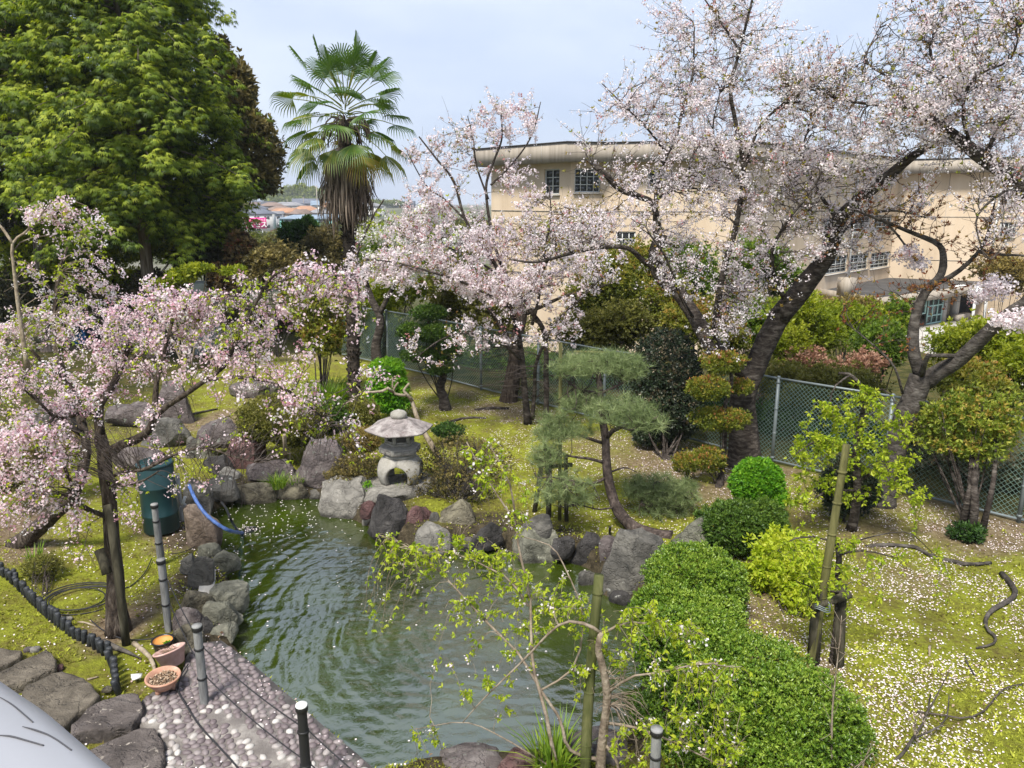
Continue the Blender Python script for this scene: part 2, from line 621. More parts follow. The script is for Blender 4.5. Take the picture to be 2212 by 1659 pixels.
M['bamboo_old'] = bark('weathered_bamboo', (0.035, 0.034, 0.014), (0.11, 0.105, 0.04), (0.19, 0.175, 0.075), (5, 5, 0.8), 2.0, 0.003)
M['bamboo_dark'] = bark('dark_bamboo', (0.022, 0.026, 0.010), (0.06, 0.068, 0.022), (0.12, 0.12, 0.05), (5, 5, 0.8), 2.0, 0.003)
M['pole_wood'] = bark('old_support_wood', (0.018, 0.016, 0.011), (0.05, 0.045, 0.03), (0.11, 0.1, 0.07), (6, 6, 0.7), 2.0, 0.008)

fm = foliage_mat
M['blossom_pink'] = fm('pink_blossom', [(0.0, (0.62, 0.34, 0.41)), (0.1, (0.80, 0.56, 0.64)), (0.45, (0.88, 0.70, 0.76)), (0.8, (0.9, 0.81, 0.84)), (1, (0.9, 0.87, 0.88))], 0.5, 0.6, 0.1, 1.0)
M['blossom'] = fm('pale_blossom', [(0.0, (0.55, 0.27, 0.27)), (0.05, (0.76, 0.62, 0.63)), (0.25, (0.88, 0.78, 0.81)), (0.7, (0.9, 0.84, 0.86)), (1, (0.9, 0.88, 0.885))], 0.5, 0.6, 0.1, 1.0)
M['blossom_white'] = fm('white_blossom', [(0.0, (0.7, 0.5, 0.52)), (0.15, (0.86, 0.8, 0.81)), (0.5, (0.9, 0.88, 0.88)), (1, (0.9, 0.9, 0.9))], 0.45, 0.6, 0.15, 1.05)
M['petal'] = fm('fallen_petal', [(0, (0.62, 0.44, 0.42)), (0.25, (0.8, 0.68, 0.68)), (1, (0.88, 0.83, 0.83))], 0.25, 0.6, 0.15, 1.0)
M['leaf_lime'] = fm('lime_leaf', [(0, (0.2, 0.29, 0.015)), (0.5, (0.36, 0.46, 0.025)), (1, (0.52, 0.56, 0.06))], 0.48, 0.45, 0.3)
M['leaf_young'] = fm('young_cherry_leaf', [(0, (0.22, 0.10, 0.03)), (0.4, (0.27, 0.2, 0.035)), (1, (0.27, 0.32, 0.045))], 0.4)
M['leaf_rust'] = fm('rusty_young_leaf', [(0, (0.22, 0.06, 0.03)), (0.5, (0.30, 0.13, 0.05)), (1, (0.34, 0.25, 0.06))], 0.4)
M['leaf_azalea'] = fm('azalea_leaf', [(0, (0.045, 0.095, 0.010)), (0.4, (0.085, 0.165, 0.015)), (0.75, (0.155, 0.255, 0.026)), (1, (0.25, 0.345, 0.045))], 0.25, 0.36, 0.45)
M['leaf_hedge_dark'] = fm('dark_hedge_leaf', [(0, (0.035, 0.075, 0.012)), (0.6, (0.075, 0.14, 0.02)), (1, (0.14, 0.22, 0.03))], 0.3, 0.42, 0.35)
M['leaf_bright'] = fm('bright_bush_leaf', [(0, (0.06, 0.19, 0.010)), (0.5, (0.13, 0.32, 0.015)), (1, (0.24, 0.43, 0.03))], 0.35)
M['leaf_camellia'] = fm('glossy_dark_leaf', [(0, (0.018, 0.032, 0.014)), (0.6, (0.035, 0.055, 0.026)), (0.92, (0.075, 0.088, 0.06)), (1, (0.15, 0.12, 0.07))], 0.12, 0.36, 0.45)
M['leaf_topiary'] = fm('red_tipped_leaf', [(0, (0.09, 0.12, 0.014)), (0.55, (0.2, 0.22, 0.025)), (0.82, (0.31, 0.25, 0.04)), (1, (0.42, 0.19, 0.07))], 0.35)
M['leaf_orange'] = fm('orange_green_leaf', [(0, (0.07, 0.095, 0.012)), (0.5, (0.17, 0.19, 0.022)), (0.85, (0.27, 0.23, 0.035)), (1, (0.38, 0.2, 0.06))], 0.35)
M['leaf_olive'] = fm('olive_leaf', [(0, (0.055, 0.06, 0.012)), (0.5, (0.13, 0.135, 0.025)), (1, (0.22, 0.21, 0.05))], 0.35)
M['leaf_green'] = fm('mid_green_leaf', [(0, (0.045, 0.085, 0.010)), (0.5, (0.11, 0.18, 0.018)), (1, (0.22, 0.30, 0.035))], 0.4)
M['leaf_yellowgreen'] = fm('yellow_green_leaf', [(0, (0.10, 0.14, 0.010)), (0.5, (0.22, 0.27, 0.018)), (1, (0.36, 0.38, 0.04))], 0.45)
M['leaf_deep'] = fm('deep_green_leaf', [(0, (0.018, 0.045, 0.010)), (0.6, (0.04, 0.09, 0.016)), (1, (0.09, 0.17, 0.03))], 0.3)
M['leaf_dark'] = fm('dark_broad_leaf', [(0, (0.022, 0.026, 0.012)), (0.6, (0.05, 0.055, 0.022)), (1, (0.12, 0.095, 0.05))], 0.25, 0.42, 0.4)
M['leaf_brown'] = fm('brown_olive_leaf', [(0, (0.05, 0.05, 0.018)), (0.5, (0.12, 0.10, 0.035)), (0.85, (0.19, 0.15, 0.05)), (1, (0.27, 0.22, 0.07))], 0.3)
M['leaf_redbrown'] = fm('red_brown_leaf', [(0, (0.045, 0.03, 0.018)), (0.5, (0.12, 0.085, 0.04)), (0.8, (0.18, 0.125, 0.045)), (1, (0.26, 0.085, 0.05))], 0.3)
M['leaf_salmon'] = fm('salmon_twig_leaf', [(0, (0.2, 0.11, 0.055)), (0.5, (0.37, 0.2, 0.13)), (1, (0.48, 0.31, 0.22))], 0.3)
M['leaf_dry'] = fm('dry_dome_leaf', [(0, (0.10, 0.085, 0.025)), (0.5, (0.22, 0.165, 0.05)), (1, (0.32, 0.25, 0.07))], 0.3)
M['leaf_rust_tree'] = fm('faded_rust_leaf', [(0, (0.2, 0.12, 0.06)), (0.5, (0.36, 0.24, 0.14)), (1, (0.5, 0.38, 0.28))], 0.3)
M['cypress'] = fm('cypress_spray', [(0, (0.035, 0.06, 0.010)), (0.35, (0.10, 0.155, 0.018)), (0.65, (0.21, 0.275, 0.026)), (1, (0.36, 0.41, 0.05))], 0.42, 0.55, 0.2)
M['needle'] = fm('pine_needle', [(0, (0.08, 0.115, 0.04)), (0.5, (0.18, 0.235, 0.09)), (1, (0.32, 0.37, 0.17))], 0.25, 0.5, 0.3)
M['leaf_gold'] = fm('golden_olive_leaf', [(0, (0.07, 0.11, 0.014)), (0.5, (0.19, 0.25, 0.03)), (0.88, (0.33, 0.36, 0.05)), (1, (0.38, 0.28, 0.06))], 0.35)
M['palm_leaf'] = fm('palm_frond', [(0, (0.30, 0.20, 0.025)), (0.15, (0.22, 0.22, 0.025)), (0.35, (0.065, 0.13, 0.014)), (0.8, (0.05, 0.11, 0.016)), (1, (0.10, 0.17, 0.03))], 0.3, 0.4, 0.4)
M['palm_dead'] = fm('dead_palm_frond', [(0, (0.045, 0.034, 0.027)), (0.5, (0.135, 0.105, 0.082)), (1, (0.26, 0.21, 0.165))], 0.15, 0.8, 0.1)
M['grass_blade'] = fm('grass_blade', [(0, (0.06, 0.12, 0.012)), (0.5, (0.14, 0.24, 0.02)), (1, (0.3, 0.38, 0.05))], 0.35)
M['moss_tuft'] = fm('moss_tuft', [(0, (0.13, 0.09, 0.035)), (0.28, (0.19, 0.18, 0.04)), (0.58, (0.30, 0.325, 0.04)), (1, (0.48, 0.50, 0.08))], 0.3, 0.8, 0.1)
M['wood_far'] = fm('far_wood_leaf', [(0, (0.05, 0.08, 0.02)), (0.5, (0.11, 0.14, 0.03)), (0.8, (0.21, 0.25, 0.04)), (1, (0.28, 0.30, 0.05))], 0.3)
M['post_grey'] = bark('grey_fence_post', (0.10, 0.10, 0.098), (0.19, 0.19, 0.185), (0.30, 0.30, 0.29), (5, 5, 1), 2.5, 0.004)
M['post_black'] = plain('black_post', (0.016, 0.016, 0.018), 0.5)
M['band_black'] = plain('black_band', (0.012, 0.012, 0.012), 0.55)
M['rope'] = plain('black_rope', (0.018, 0.018, 0.02), 0.7)
M['edging'] = solid_mat('edging_pile', [(0.3, (0.016, 0.018, 0.02)), (0.6, (0.04, 0.043, 0.047)), (0.8, (0.09, 0.093, 0.095))], 12, 5, 0.55, 0.003, 30)
M['terracotta'] = solid_mat('terracotta', [(0.3, (0.34, 0.17, 0.11)), (0.55, (0.46, 0.26, 0.18)), (0.75, (0.55, 0.38, 0.30))], 8, 6, 0.85, 0.002, 40)
M['terracotta_pink'] = solid_mat('pink_terracotta', [(0.3, (0.38, 0.22, 0.18)), (0.55, (0.50, 0.33, 0.29)), (0.75, (0.60, 0.47, 0.43))], 8, 6, 0.85, 0.002, 40)
M['pot_black'] = plain('black_plastic', (0.012, 0.012, 0.012), 0.4)
M['pot_orange'] = plain('orange_lining', (0.55, 0.25, 0.06), 0.6)
M['soil'] = solid_mat('pot_soil', [(0.3, (0.05, 0.035, 0.025)), (0.6, (0.13, 0.095, 0.065)), (0.8, (0.24, 0.19, 0.13))], 40, 4, 0.95, 0.01, 60)
M['chips'] = fm('bark_chip', [(0, (0.09, 0.05, 0.03)), (0.5, (0.24, 0.16, 0.10)), (1, (0.42, 0.33, 0.24))], 0.0, 0.9, 0.1)
M['drum'] = solid_mat('dark_teal_drum', [(0.3, (0.006, 0.028, 0.032)), (0.7, (0.012, 0.045, 0.05))], 3, 4, 0.38, 0, 20, 0.5)
M['tank'] = solid_mat('pale_grey_tank', [(0.3, (0.30, 0.335, 0.34)), (0.7, (0.42, 0.46, 0.46))], 2, 5, 0.55)
M['blue_hose'] = solid_mat('blue_hose', [(0.3, (0.03, 0.07, 0.22)), (0.7, (0.10, 0.18, 0.42))], 14, 4, 0.5)
M['blue_bag'] = solid_mat('blue_tarp', [(0.35, (0.02, 0.09, 0.28)), (0.65, (0.06, 0.25, 0.55))], 9, 4, 0.45)
M['pipe_white'] = plain('white_pipe', (0.6, 0.6, 0.58), 0.4)
M['pipe_grey'] = plain('grey_pipe', (0.26, 0.26, 0.25), 0.5)
M['galv'] = solid_mat('galvanised_steel', [(0.3, (0.13, 0.16, 0.165)), (0.7, (0.22, 0.255, 0.26))], 6, 5, 0.5, 0, 20, 0.5, 0.25)
M['wire_green'] = plain('green_fence_wire', (0.16, 0.25, 0.21), 0.5)
M['ledge'] = solid_mat('grey_painted_metal', [(0.3, (0.25, 0.255, 0.275)), (0.7, (0.30, 0.305, 0.325))], 1.2, 3, 0.35, 0, 20, 0.5)
M['dark_line'] = plain('dark_thin_line', (0.05, 0.05, 0.055), 0.5)
M['wall_cream'] = None
M['concrete'] = solid_mat('weathered_concrete', [(0.3, (0.22, 0.19, 0.155)), (0.5, (0.32, 0.28, 0.23)), (0.7, (0.42, 0.37, 0.31))], 1.2, 9, 0.9, 0.01, 12, 0.2, 0, (2.6, 2.6, 0.14))
M['concrete_pale'] = solid_mat('pale_concrete', [(0.3, (0.33, 0.31, 0.28)), (0.7, (0.48, 0.46, 0.42))], 0.8, 9, 0.9, 0.005, 12)
M['wall_cream'] = solid_mat('cream_render', [(0.28, (0.46, 0.36, 0.25)), (0.45, (0.57, 0.455, 0.325)), (0.72, (0.64, 0.53, 0.40))], 0.5, 9, 0.9, 0.004, 8, 0.2, 0, (1.6, 1.6, 0.22))
M['roof_black'] = solid_mat('black_roof_felt', [(0.3, (0.045, 0.043, 0.042)), (0.6, (0.075, 0.072, 0.07)), (0.8, (0.12, 0.115, 0.11))], 0.9, 8, 0.85, 0.01, 10)
M['glass'] = plain('window_glass', (0.05, 0.055, 0.055), 0.12, 0.6)
M['curtain'] = plain('pale_curtain', (0.30, 0.285, 0.24), 0.9, 0.1)
M['frame_pale'] = plain('pale_window_frame', (0.52, 0.54, 0.52), 0.5)
M['frame_mint'] = plain('mint_door_frame', (0.36, 0.56, 0.52), 0.5)
M['dark_in'] = plain('dark_interior', (0.02, 0.02, 0.02), 0.9, 0.1)
M['white'] = plain('white_paint', (0.74, 0.74, 0.72), 0.5)
M['rusty'] = plain('rusty_metal', (0.35, 0.18, 0.08), 0.8)
M['pink_sign'] = plain('magenta_sign', (0.75, 0.012, 0.22), 0.5)
# ================================================================== THE SETTING
WZ = -0.28
POND_PX = [(470, 1192), (449, 1112), (500, 1084), (590, 1079), (660, 1075), (700, 1080), (740, 1112), (800, 1138), (850, 1163), (900, 1182), (940, 1198), (1000, 1185),
           (1080, 1178), (1120, 1206), (1200, 1205), (1240, 1215), (1290, 1240), (1300, 1285), (1370, 1305), (1400, 1400), (1385, 1500), (1350, 1600), (1230, 1645),
           (1080, 1655), (960, 1662), (825, 1700), (745, 1630), (676, 1566), (588, 1488), (530, 1430), (500, 1390), (512, 1320), (492, 1250), (480, 1222)]
POND = np.array([G(u, v, WZ)[:2] for u, v in POND_PX])
PATH_PX = [(302, 1570), (306, 1515), (330, 1496), (372, 1488), (392, 1462), (402, 1420), (420, 1392), (478, 1384), (545, 1434), (620, 1500), (700, 1570), (775, 1632), (850, 1700), (900, 1790),
           (350, 1790), (352, 1600), (335, 1575)]
PATH = np.array([G(u, v, 0.03)[:2] for u, v in PATH_PX])
FENCE_A, FENCE_B = G(2330, 1157)[:2], G(738, 770)[:2]

def sdist(P, poly):
    """signed distance to a closed polygon, negative inside"""
    d = np.full(len(P), 1e9)
    inside = np.zeros(len(P), bool)
    n = len(poly)
    for i in range(n):
        a, b = poly[i], poly[(i + 1) % n]
        e = b - a
        w = P - a
        t = np.clip((w @ e) / (e @ e), 0, 1)
        d = np.minimum(d, np.hypot(*(w - t[:, None] * e).T))
        c = (a[1] > P[:, 1]) != (b[1] > P[:, 1])
        x = a[0] + (P[:, 1] - a[1]) * e[0] / (e[1] if abs(e[1]) > 1e-9 else 1e-9)
        inside ^= c & (P[:, 0] < x)
    return np.where(inside, -d, d)

FD = (FENCE_B - FENCE_A) / np.linalg.norm(FENCE_B - FENCE_A)
FN = np.array([-FD[1], FD[0]])
if FN @ np.array([1.0, 1.0]) < 0:
    FN = -FN

def fence_s(x, y):
    return (x - FENCE_A[0]) * FN[0] + (y - FENCE_A[1]) * FN[1]

FAR_Y = [0, 120, 200, 280, 320, 360, 400, 450, 520, 620, 700, 3500]
FAR_Z = [-9, -9, -8.5, -6.0, -4.6, -3.6, -2.7, -1.5, -0.4, 1.0, 0.0, -6]

def terr(x, y, pond=True):
    x = np.asarray(x, float)
    y = np.asarray(y, float)
    s = fence_s(x, y)
    z = 0.05 * fbm(np.stack([x * 0.45, y * 0.45, x * 0], -1), 3, 3)
    near = sstep(3.0, 6.0, y)
    z = z * near
    left = sstep(-6, -14, x)
    h = -3.3 * sstep(1.0, 19, s + 0 * x)
    far = sstep(60, 130, y)
    z = z + h * (1 - far) + np.interp(y, FAR_Y, FAR_Z) * far
    z = np.where(y < -2, z, z)
    if pond:
        P = np.stack([x.ravel(), y.ravel()], -1)
        m = (P[:, 1] < 16) & (P[:, 1] > 2) & (np.abs(P[:, 0]) < 8)
        d = np.full(len(P), 9.0)
        if m.any():
            d[m] = sdist(P[m], POND)
        d = d.reshape(x.shape)
        z = z - 0.85 * sstep(0.16, -0.26, d)
        m2 = (P[:, 1] < 11) & (P[:, 1] > 2) & (np.abs(P[:, 0]) < 6)
        d2 = np.full(len(P), 9.0)
        d2[m2] = sdist(P[m2], PATH)
        z = z - 0.14 * sstep(0.10, -0.05, d2.reshape(x.shape))
    return z

def gz(p):
    return float(terr(np.array([p[0]]), np.array([p[1]]), False)[0])

xs = np.unique(np.concatenate([-np.geomspace(13, 4000, 46)[::-1], np.arange(-13, 13.01, 0.135), np.geomspace(13, 4000, 46)]))
ys = np.unique(np.concatenate([[-60, -30, -15, -8, -4, -1, 1.5, 3], np.arange(4.0, 20, 0.135), np.arange(20, 34, 0.3), np.geomspace(34, 4500, 60)]))
GX, GY = np.meshgrid(xs, ys)
GZ = terr(GX, GY)
nx, ny = len(xs), len(ys)
idx = np.arange(nx * ny).reshape(ny, nx)
gm = MB()
gm.add(np.stack([GX, GY, GZ], -1).reshape(-1, 3), np.stack([idx[:-1, :-1], idx[:-1, 1:], idx[1:, 1:], idx[1:, :-1]], -1).reshape(-1, 4))
# patches of bare sandy soil (places, not light): centre u, v, radius in metres, strength
SOIL = [(20, 1130, 0.9, 1.0), (60, 1190, 0.5, .9), (250, 1350, 0.5, 1.0), (290, 1330, .35, .9), (400, 1150, 0.6, 1.0), (430, 1170, 0.5, 1.0), (420, 1240, 0.4, .8), (340, 1300, .5, .6), (470, 905, 1.2, .9),
        (420, 1400, .3, .9), (120, 1560, .25, 1), (300, 1480, .2, .7), (1440, 1000, 1.6, .9), (1330, 960, 1.3, .5), (1530, 1060, .9, .8), (1110, 890, 1.2, .8), (1030, 820, 2.2, .7),
        (1600, 1010, 1.3, .9), (2090, 1150, .9, .9), (1850, 1140, 1.0, .7), (1900, 1090, 1.0, .6), (960, 880, .6, .8), (1690, 1290, .7, .8), (1560, 1330, .8, .8), (1780, 1440, .25, .8), (1950, 1250, .5, .5),
        (200, 930, 1.5, .6), (2150, 1120, 1.2, .9), (1000, 1150, .6, .6), (600, 860, 1.2, .4), (850, 1140, .7, .7), (640, 770, 2, .5), (1870, 1520, .4, .3), (1790, 1610, .25, .8)]
flat = np.stack([GX.ravel(), GY.ravel()], -1)
wob = fbm(np.stack([flat[:, 0] * 1.7, flat[:, 1] * 1.7, flat[:, 0] * 0], -1), 8, 3)
soil = np.zeros(len(flat))
for u, v, r, k in SOIL:
    c = G(u, v)[:2]
    d = np.hypot(*(flat - c).T) / r
    soil = np.maximum(soil, k * sstep(1.25, 0.35, d + 0.5 * wob))
sfl = fence_s(flat[:, 0], flat[:, 1])
outside = sstep(-0.35, 0.5, sfl + 0.25 * wob)
outside = np.maximum(outside, sstep(-7.5, -10.5, flat[:, 0] + 0.5 * wob) * sstep(10, 14, flat[:, 1]))
outside = np.maximum(outside, sstep(25, 29, flat[:, 1]))
far_a = sstep(45, 90, flat[:, 1])
bank = np.zeros(len(flat))
np_ = (flat[:, 1] < 16) & (flat[:, 1] > 2) & (np.abs(flat[:, 0]) < 8)
bank[np_] = sstep(0.85, 0.4, sdist(flat[np_], POND) + 0.2 * wob[np_])

gmat, t, out = newmat('moss_ground')
tcn = t.nodes.new('ShaderNodeTexCoord')
def gnoise(s, d=6, r=0.65):
    n = t.nodes.new('ShaderNodeTexNoise')
    n.inputs['Scale'].default_value = s
    n.inputs['Detail'].default_value = d
    n.inputs['Roughness'].default_value = r
    t.links.new(tcn.outputs['Object'], n.inputs['Vector'])
    return n
def gmix(f, a, b):
    m_ = t.nodes.new('ShaderNodeMix')
    m_.data_type = 'RGBA'
    t.links.new(f, m_.inputs['Factor'])
    t.links.new(a, m_.inputs[6])
    t.links.new(b, m_.inputs[7])
    return m_.outputs[2]
def gattr(n):
    a = t.nodes.new('ShaderNodeAttribute')
    a.attribute_name = n
    return a.outputs['Fac']
n1 = gnoise(1.6, 9, 0.72)
c1 = ramp(t, [(0.36, (0.15, 0.105, 0.05)), (0.46, (0.2, 0.17, 0.045)), (0.55, (0.285, 0.31, 0.035)), (0.68, (0.41, 0.43, 0.05))])
t.links.new(n1.outputs['Fac'], c1.inputs['Fac'])
n1b = gnoise(14, 6, 0.7)
c1b = ramp(t, [(0.36, (0.12, 0.09, 0.025)), (0.5, (0.24, 0.265, 0.025)), (0.66, (0.41, 0.44, 0.05))])
t.links.new(n1b.outputs['Fac'], c1b.inputs['Fac'])
hm = t.nodes.new('ShaderNodeMix')
hm.data_type = 'RGBA'
hm.inputs['Factor'].default_value = 0.45
t.links.new(c1.outputs['Color'], hm.inputs[6])
t.links.new(c1b.outputs['Color'], hm.inputs[7])
n2 = gnoise(9, 9, 0.75)
c2 = ramp(t, [(0.33, (0.11, 0.075, 0.045)), (0.5, (0.24, 0.175, 0.11)), (0.68, (0.42, 0.34, 0.235))])
t.links.new(n2.outputs['Fac'], c2.inputs['Fac'])
n3 = gnoise(2.3, 8, 0.7)
c3 = ramp(t, [(0.36, (0.03, 0.034, 0.012)), (0.5, (0.075, 0.075, 0.02)), (0.66, (0.14, 0.105, 0.045))])
t.links.new(n3.outputs['Fac'], c3.inputs['Fac'])
n4 = gnoise(0.05, 8, 0.7)
c4 = ramp(t, [(0.35, (0.06, 0.085, 0.03)), (0.5, (0.12, 0.12, 0.08)), (0.65, (0.2, 0.19, 0.16))])
t.links.new(n4.outputs['Fac'], c4.inputs['Fac'])
o = gmix(gattr('soil'), hm.outputs[2], c2.outputs['Color'])
o = gmix(gattr('outside'), o, c3.outputs['Color'])
c6 = ramp(t, [(0.35, (0.03, 0.025, 0.016)), (0.65, (0.13, 0.105, 0.065))])
t.links.new(n2.outputs['Fac'], c6.inputs['Fac'])
o = gmix(gattr('bank'), o, c6.outputs['Color'])
o = gmix(gattr('far_land'), o, c4.outputs['Color'])
p = t.nodes.new('ShaderNodeBsdfPrincipled')
p.inputs['Roughness'].default_value = 0.95
p.inputs['Specular IOR Level'].default_value = 0.1
t.links.new(o, p.inputs['Base Color'])
n5 = gnoise(22, 8, 0.75)
b = t.nodes.new('ShaderNodeBump')
b.inputs['Strength'].default_value = 1.0
b.inputs['Distance'].default_value = 0.09
t.links.new(n5.outputs['Fac'], b.inputs['Height'])
t.links.new(b.outputs['Normal'], p.inputs['Normal'])
t.links.new(p.outputs['BSDF'], out.inputs['Surface'])
ground = part('ground', gm, gmat, None, True, kind='structure')
for nm, arr in (('soil', soil), ('outside', outside), ('far_land', far_a), ('bank', bank)):
    a_ = ground.data.attributes.new(nm, 'FLOAT', 'POINT')
    a_.data.foreach_set('value', arr.astype(np.float32))

# ------------------------------------------------------------------ pond water
wm, t, out = newmat('pond_water')
tcn = t.nodes.new('ShaderNodeTexCoord')
p = t.nodes.new('ShaderNodeBsdfPrincipled')
nw = t.nodes.new('ShaderNodeTexNoise')
nw.inputs['Scale'].default_value = 0.9
nw.inputs['Detail'].default_value = 4
t.links.new(tcn.outputs['Object'], nw.inputs['Vector'])
cw = ramp(t, [(0.35, (0.018, 0.031, 0.002)), (0.65, (0.032, 0.048, 0.003))])
t.links.new(nw.outputs['Fac'], cw.inputs['Fac'])
t.links.new(cw.outputs['Color'], p.inputs['Base Color'])
p.inputs['Roughness'].default_value = 0.04
p.inputs['IOR'].default_value = 2.1
p.inputs['Specular IOR Level'].default_value = 1.0
nf = t.nodes.new('ShaderNodeTexNoise')
nf.inputs['Scale'].default_value = 16
nf.inputs['Detail'].default_value = 4
nf.inputs['Distortion'].default_value = 0.8
t.links.new(tcn.outputs['Object'], nf.inputs['Vector'])
b = t.nodes.new('ShaderNodeBump')
b.inputs['Strength'].default_value = 0.5
b.inputs['Distance'].default_value = 0.007
t.links.new(nf.outputs['Fac'], b.inputs['Height'])
t.links.new(b.outputs['Normal'], p.inputs['Normal'])
t.links.new(p.outputs['BSDF'], out.inputs['Surface'])
# real ripples: a displaced sheet, rings running out from the pump by the near bank plus wind chop
lo, hi = POND.min(0) - 0.4, POND.max(0) + 0.4
wx = np.arange(lo[0], hi[0], 0.03)
wy = np.arange(lo[1], hi[1], 0.028)
WX, WY = np.meshgrid(wx, wy)
C0 = G(1120, 1330, WZ)[:2]
R0 = np.hypot(WX - C0[0], WY - C0[1])
Q = np.stack([WX, WY, WX * 0], -1)
ph = 1.6 * fbm(Q * 1.1, 21, 2)
amp = 0.35 + 0.65 * sstep(-0.3, 0.5, fbm(Q * 0.55, 5, 2))
calm = sstep(0.2, 2.2, R0) * (0.3 + 0.7 * sstep(6.6, 4.0, R0))
TH = np.arctan2(WY - C0[1], WX - C0[0])
QP = np.stack([R0 * 7.5 + ph * .5, TH * (2.0 + 1.1 * R0), R0 * 0], -1)
H = 0.0010 * amp * calm * np.sin(R0 * 2 * pi / 0.2 + ph * 3.0)
H = H + 0.0062 * amp * calm * vnoise(QP, 33) + 0.0034 * calm * vnoise(QP * 2.1 + 5, 34)
H = H + 0.0042 * vnoise(Q * np.array([5.0, 9.5, 1]), 31) + 0.0022 * vnoise(Q * np.array([12.0, 19, 1]), 32)
ii = np.arange(WX.size).reshape(WX.shape)
FQ = np.stack([ii[:-1, :-1], ii[:-1, 1:], ii[1:, 1:], ii[1:, :-1]], -1).reshape(-1, 4)
sd = sdist(np.stack([WX.ravel(), WY.ravel()], -1), POND)
FQ = FQ[(sd[FQ] < 0.3).all(1)]
wmb = MB().add(np.stack([WX, WY, WZ + H], -1).reshape(-1, 3), FQ)
part('pond_water', wmb, wm, None, True, kind='structure')

# ------------------------------------------------------------------ cobbled path: mortar bed and pebbles
def poly_prism(mb, poly, z0, z1):
    n = len(poly)
    V = [(x, y, z1) for x, y in poly] + [(x, y, z0) for x, y in poly]
    mb.add(V, [list(range(n))] + [[i, i + n, (i + 1) % n + n, (i + 1) % n] for i in range(n)])
    return mb
def ccw(poly):
    poly = np.asarray(poly)
    a = np.sum(poly[:, 0] * np.roll(poly[:, 1], -1) - np.roll(poly[:, 0], -1) * poly[:, 1])
    return poly if a > 0 else poly[::-1]
M['mortar'] = solid_mat('mortar', [(0.3, (0.085, 0.075, 0.07)), (0.5, (0.15, 0.135, 0.125)), (0.7, (0.30, 0.28, 0.255))], 3.5, 9, 0.9, 0.01, 60)
pathb = poly_prism(MB(), ccw(PATH), -0.45, 0.035)
path = part('cobbled_path', pathb, M['mortar'], None, kind='structure')
pebm, t, out = newmat('river_pebble')
oi = t.nodes.new('ShaderNodeAttribute')
oi.attribute_name = 'tint'
tcn = t.nodes.new('ShaderNodeTexCoord')
ob = t.nodes.new('ShaderNodeObjectInfo')
c = ramp(t, [(0.0, (0.075, 0.058, 0.06)), (0.35, (0.14, 0.112, 0.115)), (0.68, (0.22, 0.19, 0.185)), (0.86, (0.36, 0.335, 0.31)), (1.0, (0.52, 0.50, 0.47))])
ad = t.nodes.new('ShaderNodeMath')
ad.operation = 'ADD'
ad.use_clamp = True
mu = t.nodes.new('ShaderNodeVectorMath')
mu.operation = 'DOT_PRODUCT'
mu.inputs[1].default_value = (1, 0, 0)
t.links.new(ob.outputs['Color'], mu.inputs[0])
t.links.new(mu.outputs['Value'], ad.inputs[0])
nn = t.nodes.new('ShaderNodeTexNoise')
nn.inputs['Scale'].default_value = 34
nn.inputs['Detail'].default_value = 5
t.links.new(tcn.outputs['Object'], nn.inputs['Vector'])
ms = t.nodes.new('ShaderNodeMath')
ms.operation = 'MULTIPLY_ADD'
ms.inputs[1].default_value = 0.5
ms.inputs[2].default_value = -0.25
t.links.new(nn.outputs['Fac'], ms.inputs[0])
t.links.new(ms.outputs[0], ad.inputs[1])
t.links.new(ad.outputs[0], c.inputs['Fac'])
p = t.nodes.new('ShaderNodeBsdfPrincipled')
p.inputs['Roughness'].default_value = 0.6
t.links.new(c.outputs['Color'], p.inputs['Base Color'])
t.links.new(p.outputs['BSDF'], out.inputs['Surface'])
M['pebble'] = pebm
def dome_mesh(seed):
    g = np.random.default_rng(seed)
    n, K = 9, 4
    prof = [(1.0, -0.25), (1.02, 0.1), (0.8, 0.55), (0.4, 0.86)]
    V, Fc = [], []
    wob_ = 1 + 0.07 * g.normal(size=n)
    for r, z in prof:
        for i in range(n):
            a = i * 2 * pi / n
            V.append((r * wob_[i] * math.cos(a), r * wob_[i] * math.sin(a), z * 0.5))
    V.append((0, 0, 0.475))
    for k in range(K - 1):
        for i in range(n):
            Fc.append([k * n + i, k * n + (i + 1) % n, (k + 1) * n + (i + 1) % n, (k + 1) * n + i])
    for i in range(n):
        Fc.append([(K - 1) * n + i, (K - 1) * n + (i + 1) % n, K * n])
    return MB().add(V, Fc).mesh('pebble', M['pebble'], True)
doms = [dome_mesh(i) for i in range(5)]
lo, hi = PATH.min(0), PATH.max(0)
cand = []
sp = 0.086
row = 0
y = lo[1]
while y < hi[1]:
    x = lo[0] + (row % 2) * sp / 2
    while x < hi[0]:
        cand.append((x + rng.normal() * 0.009, y + rng.normal() * 0.009))
        x += sp
    y += sp * 0.86
    row += 1
cand = np.array(cand)
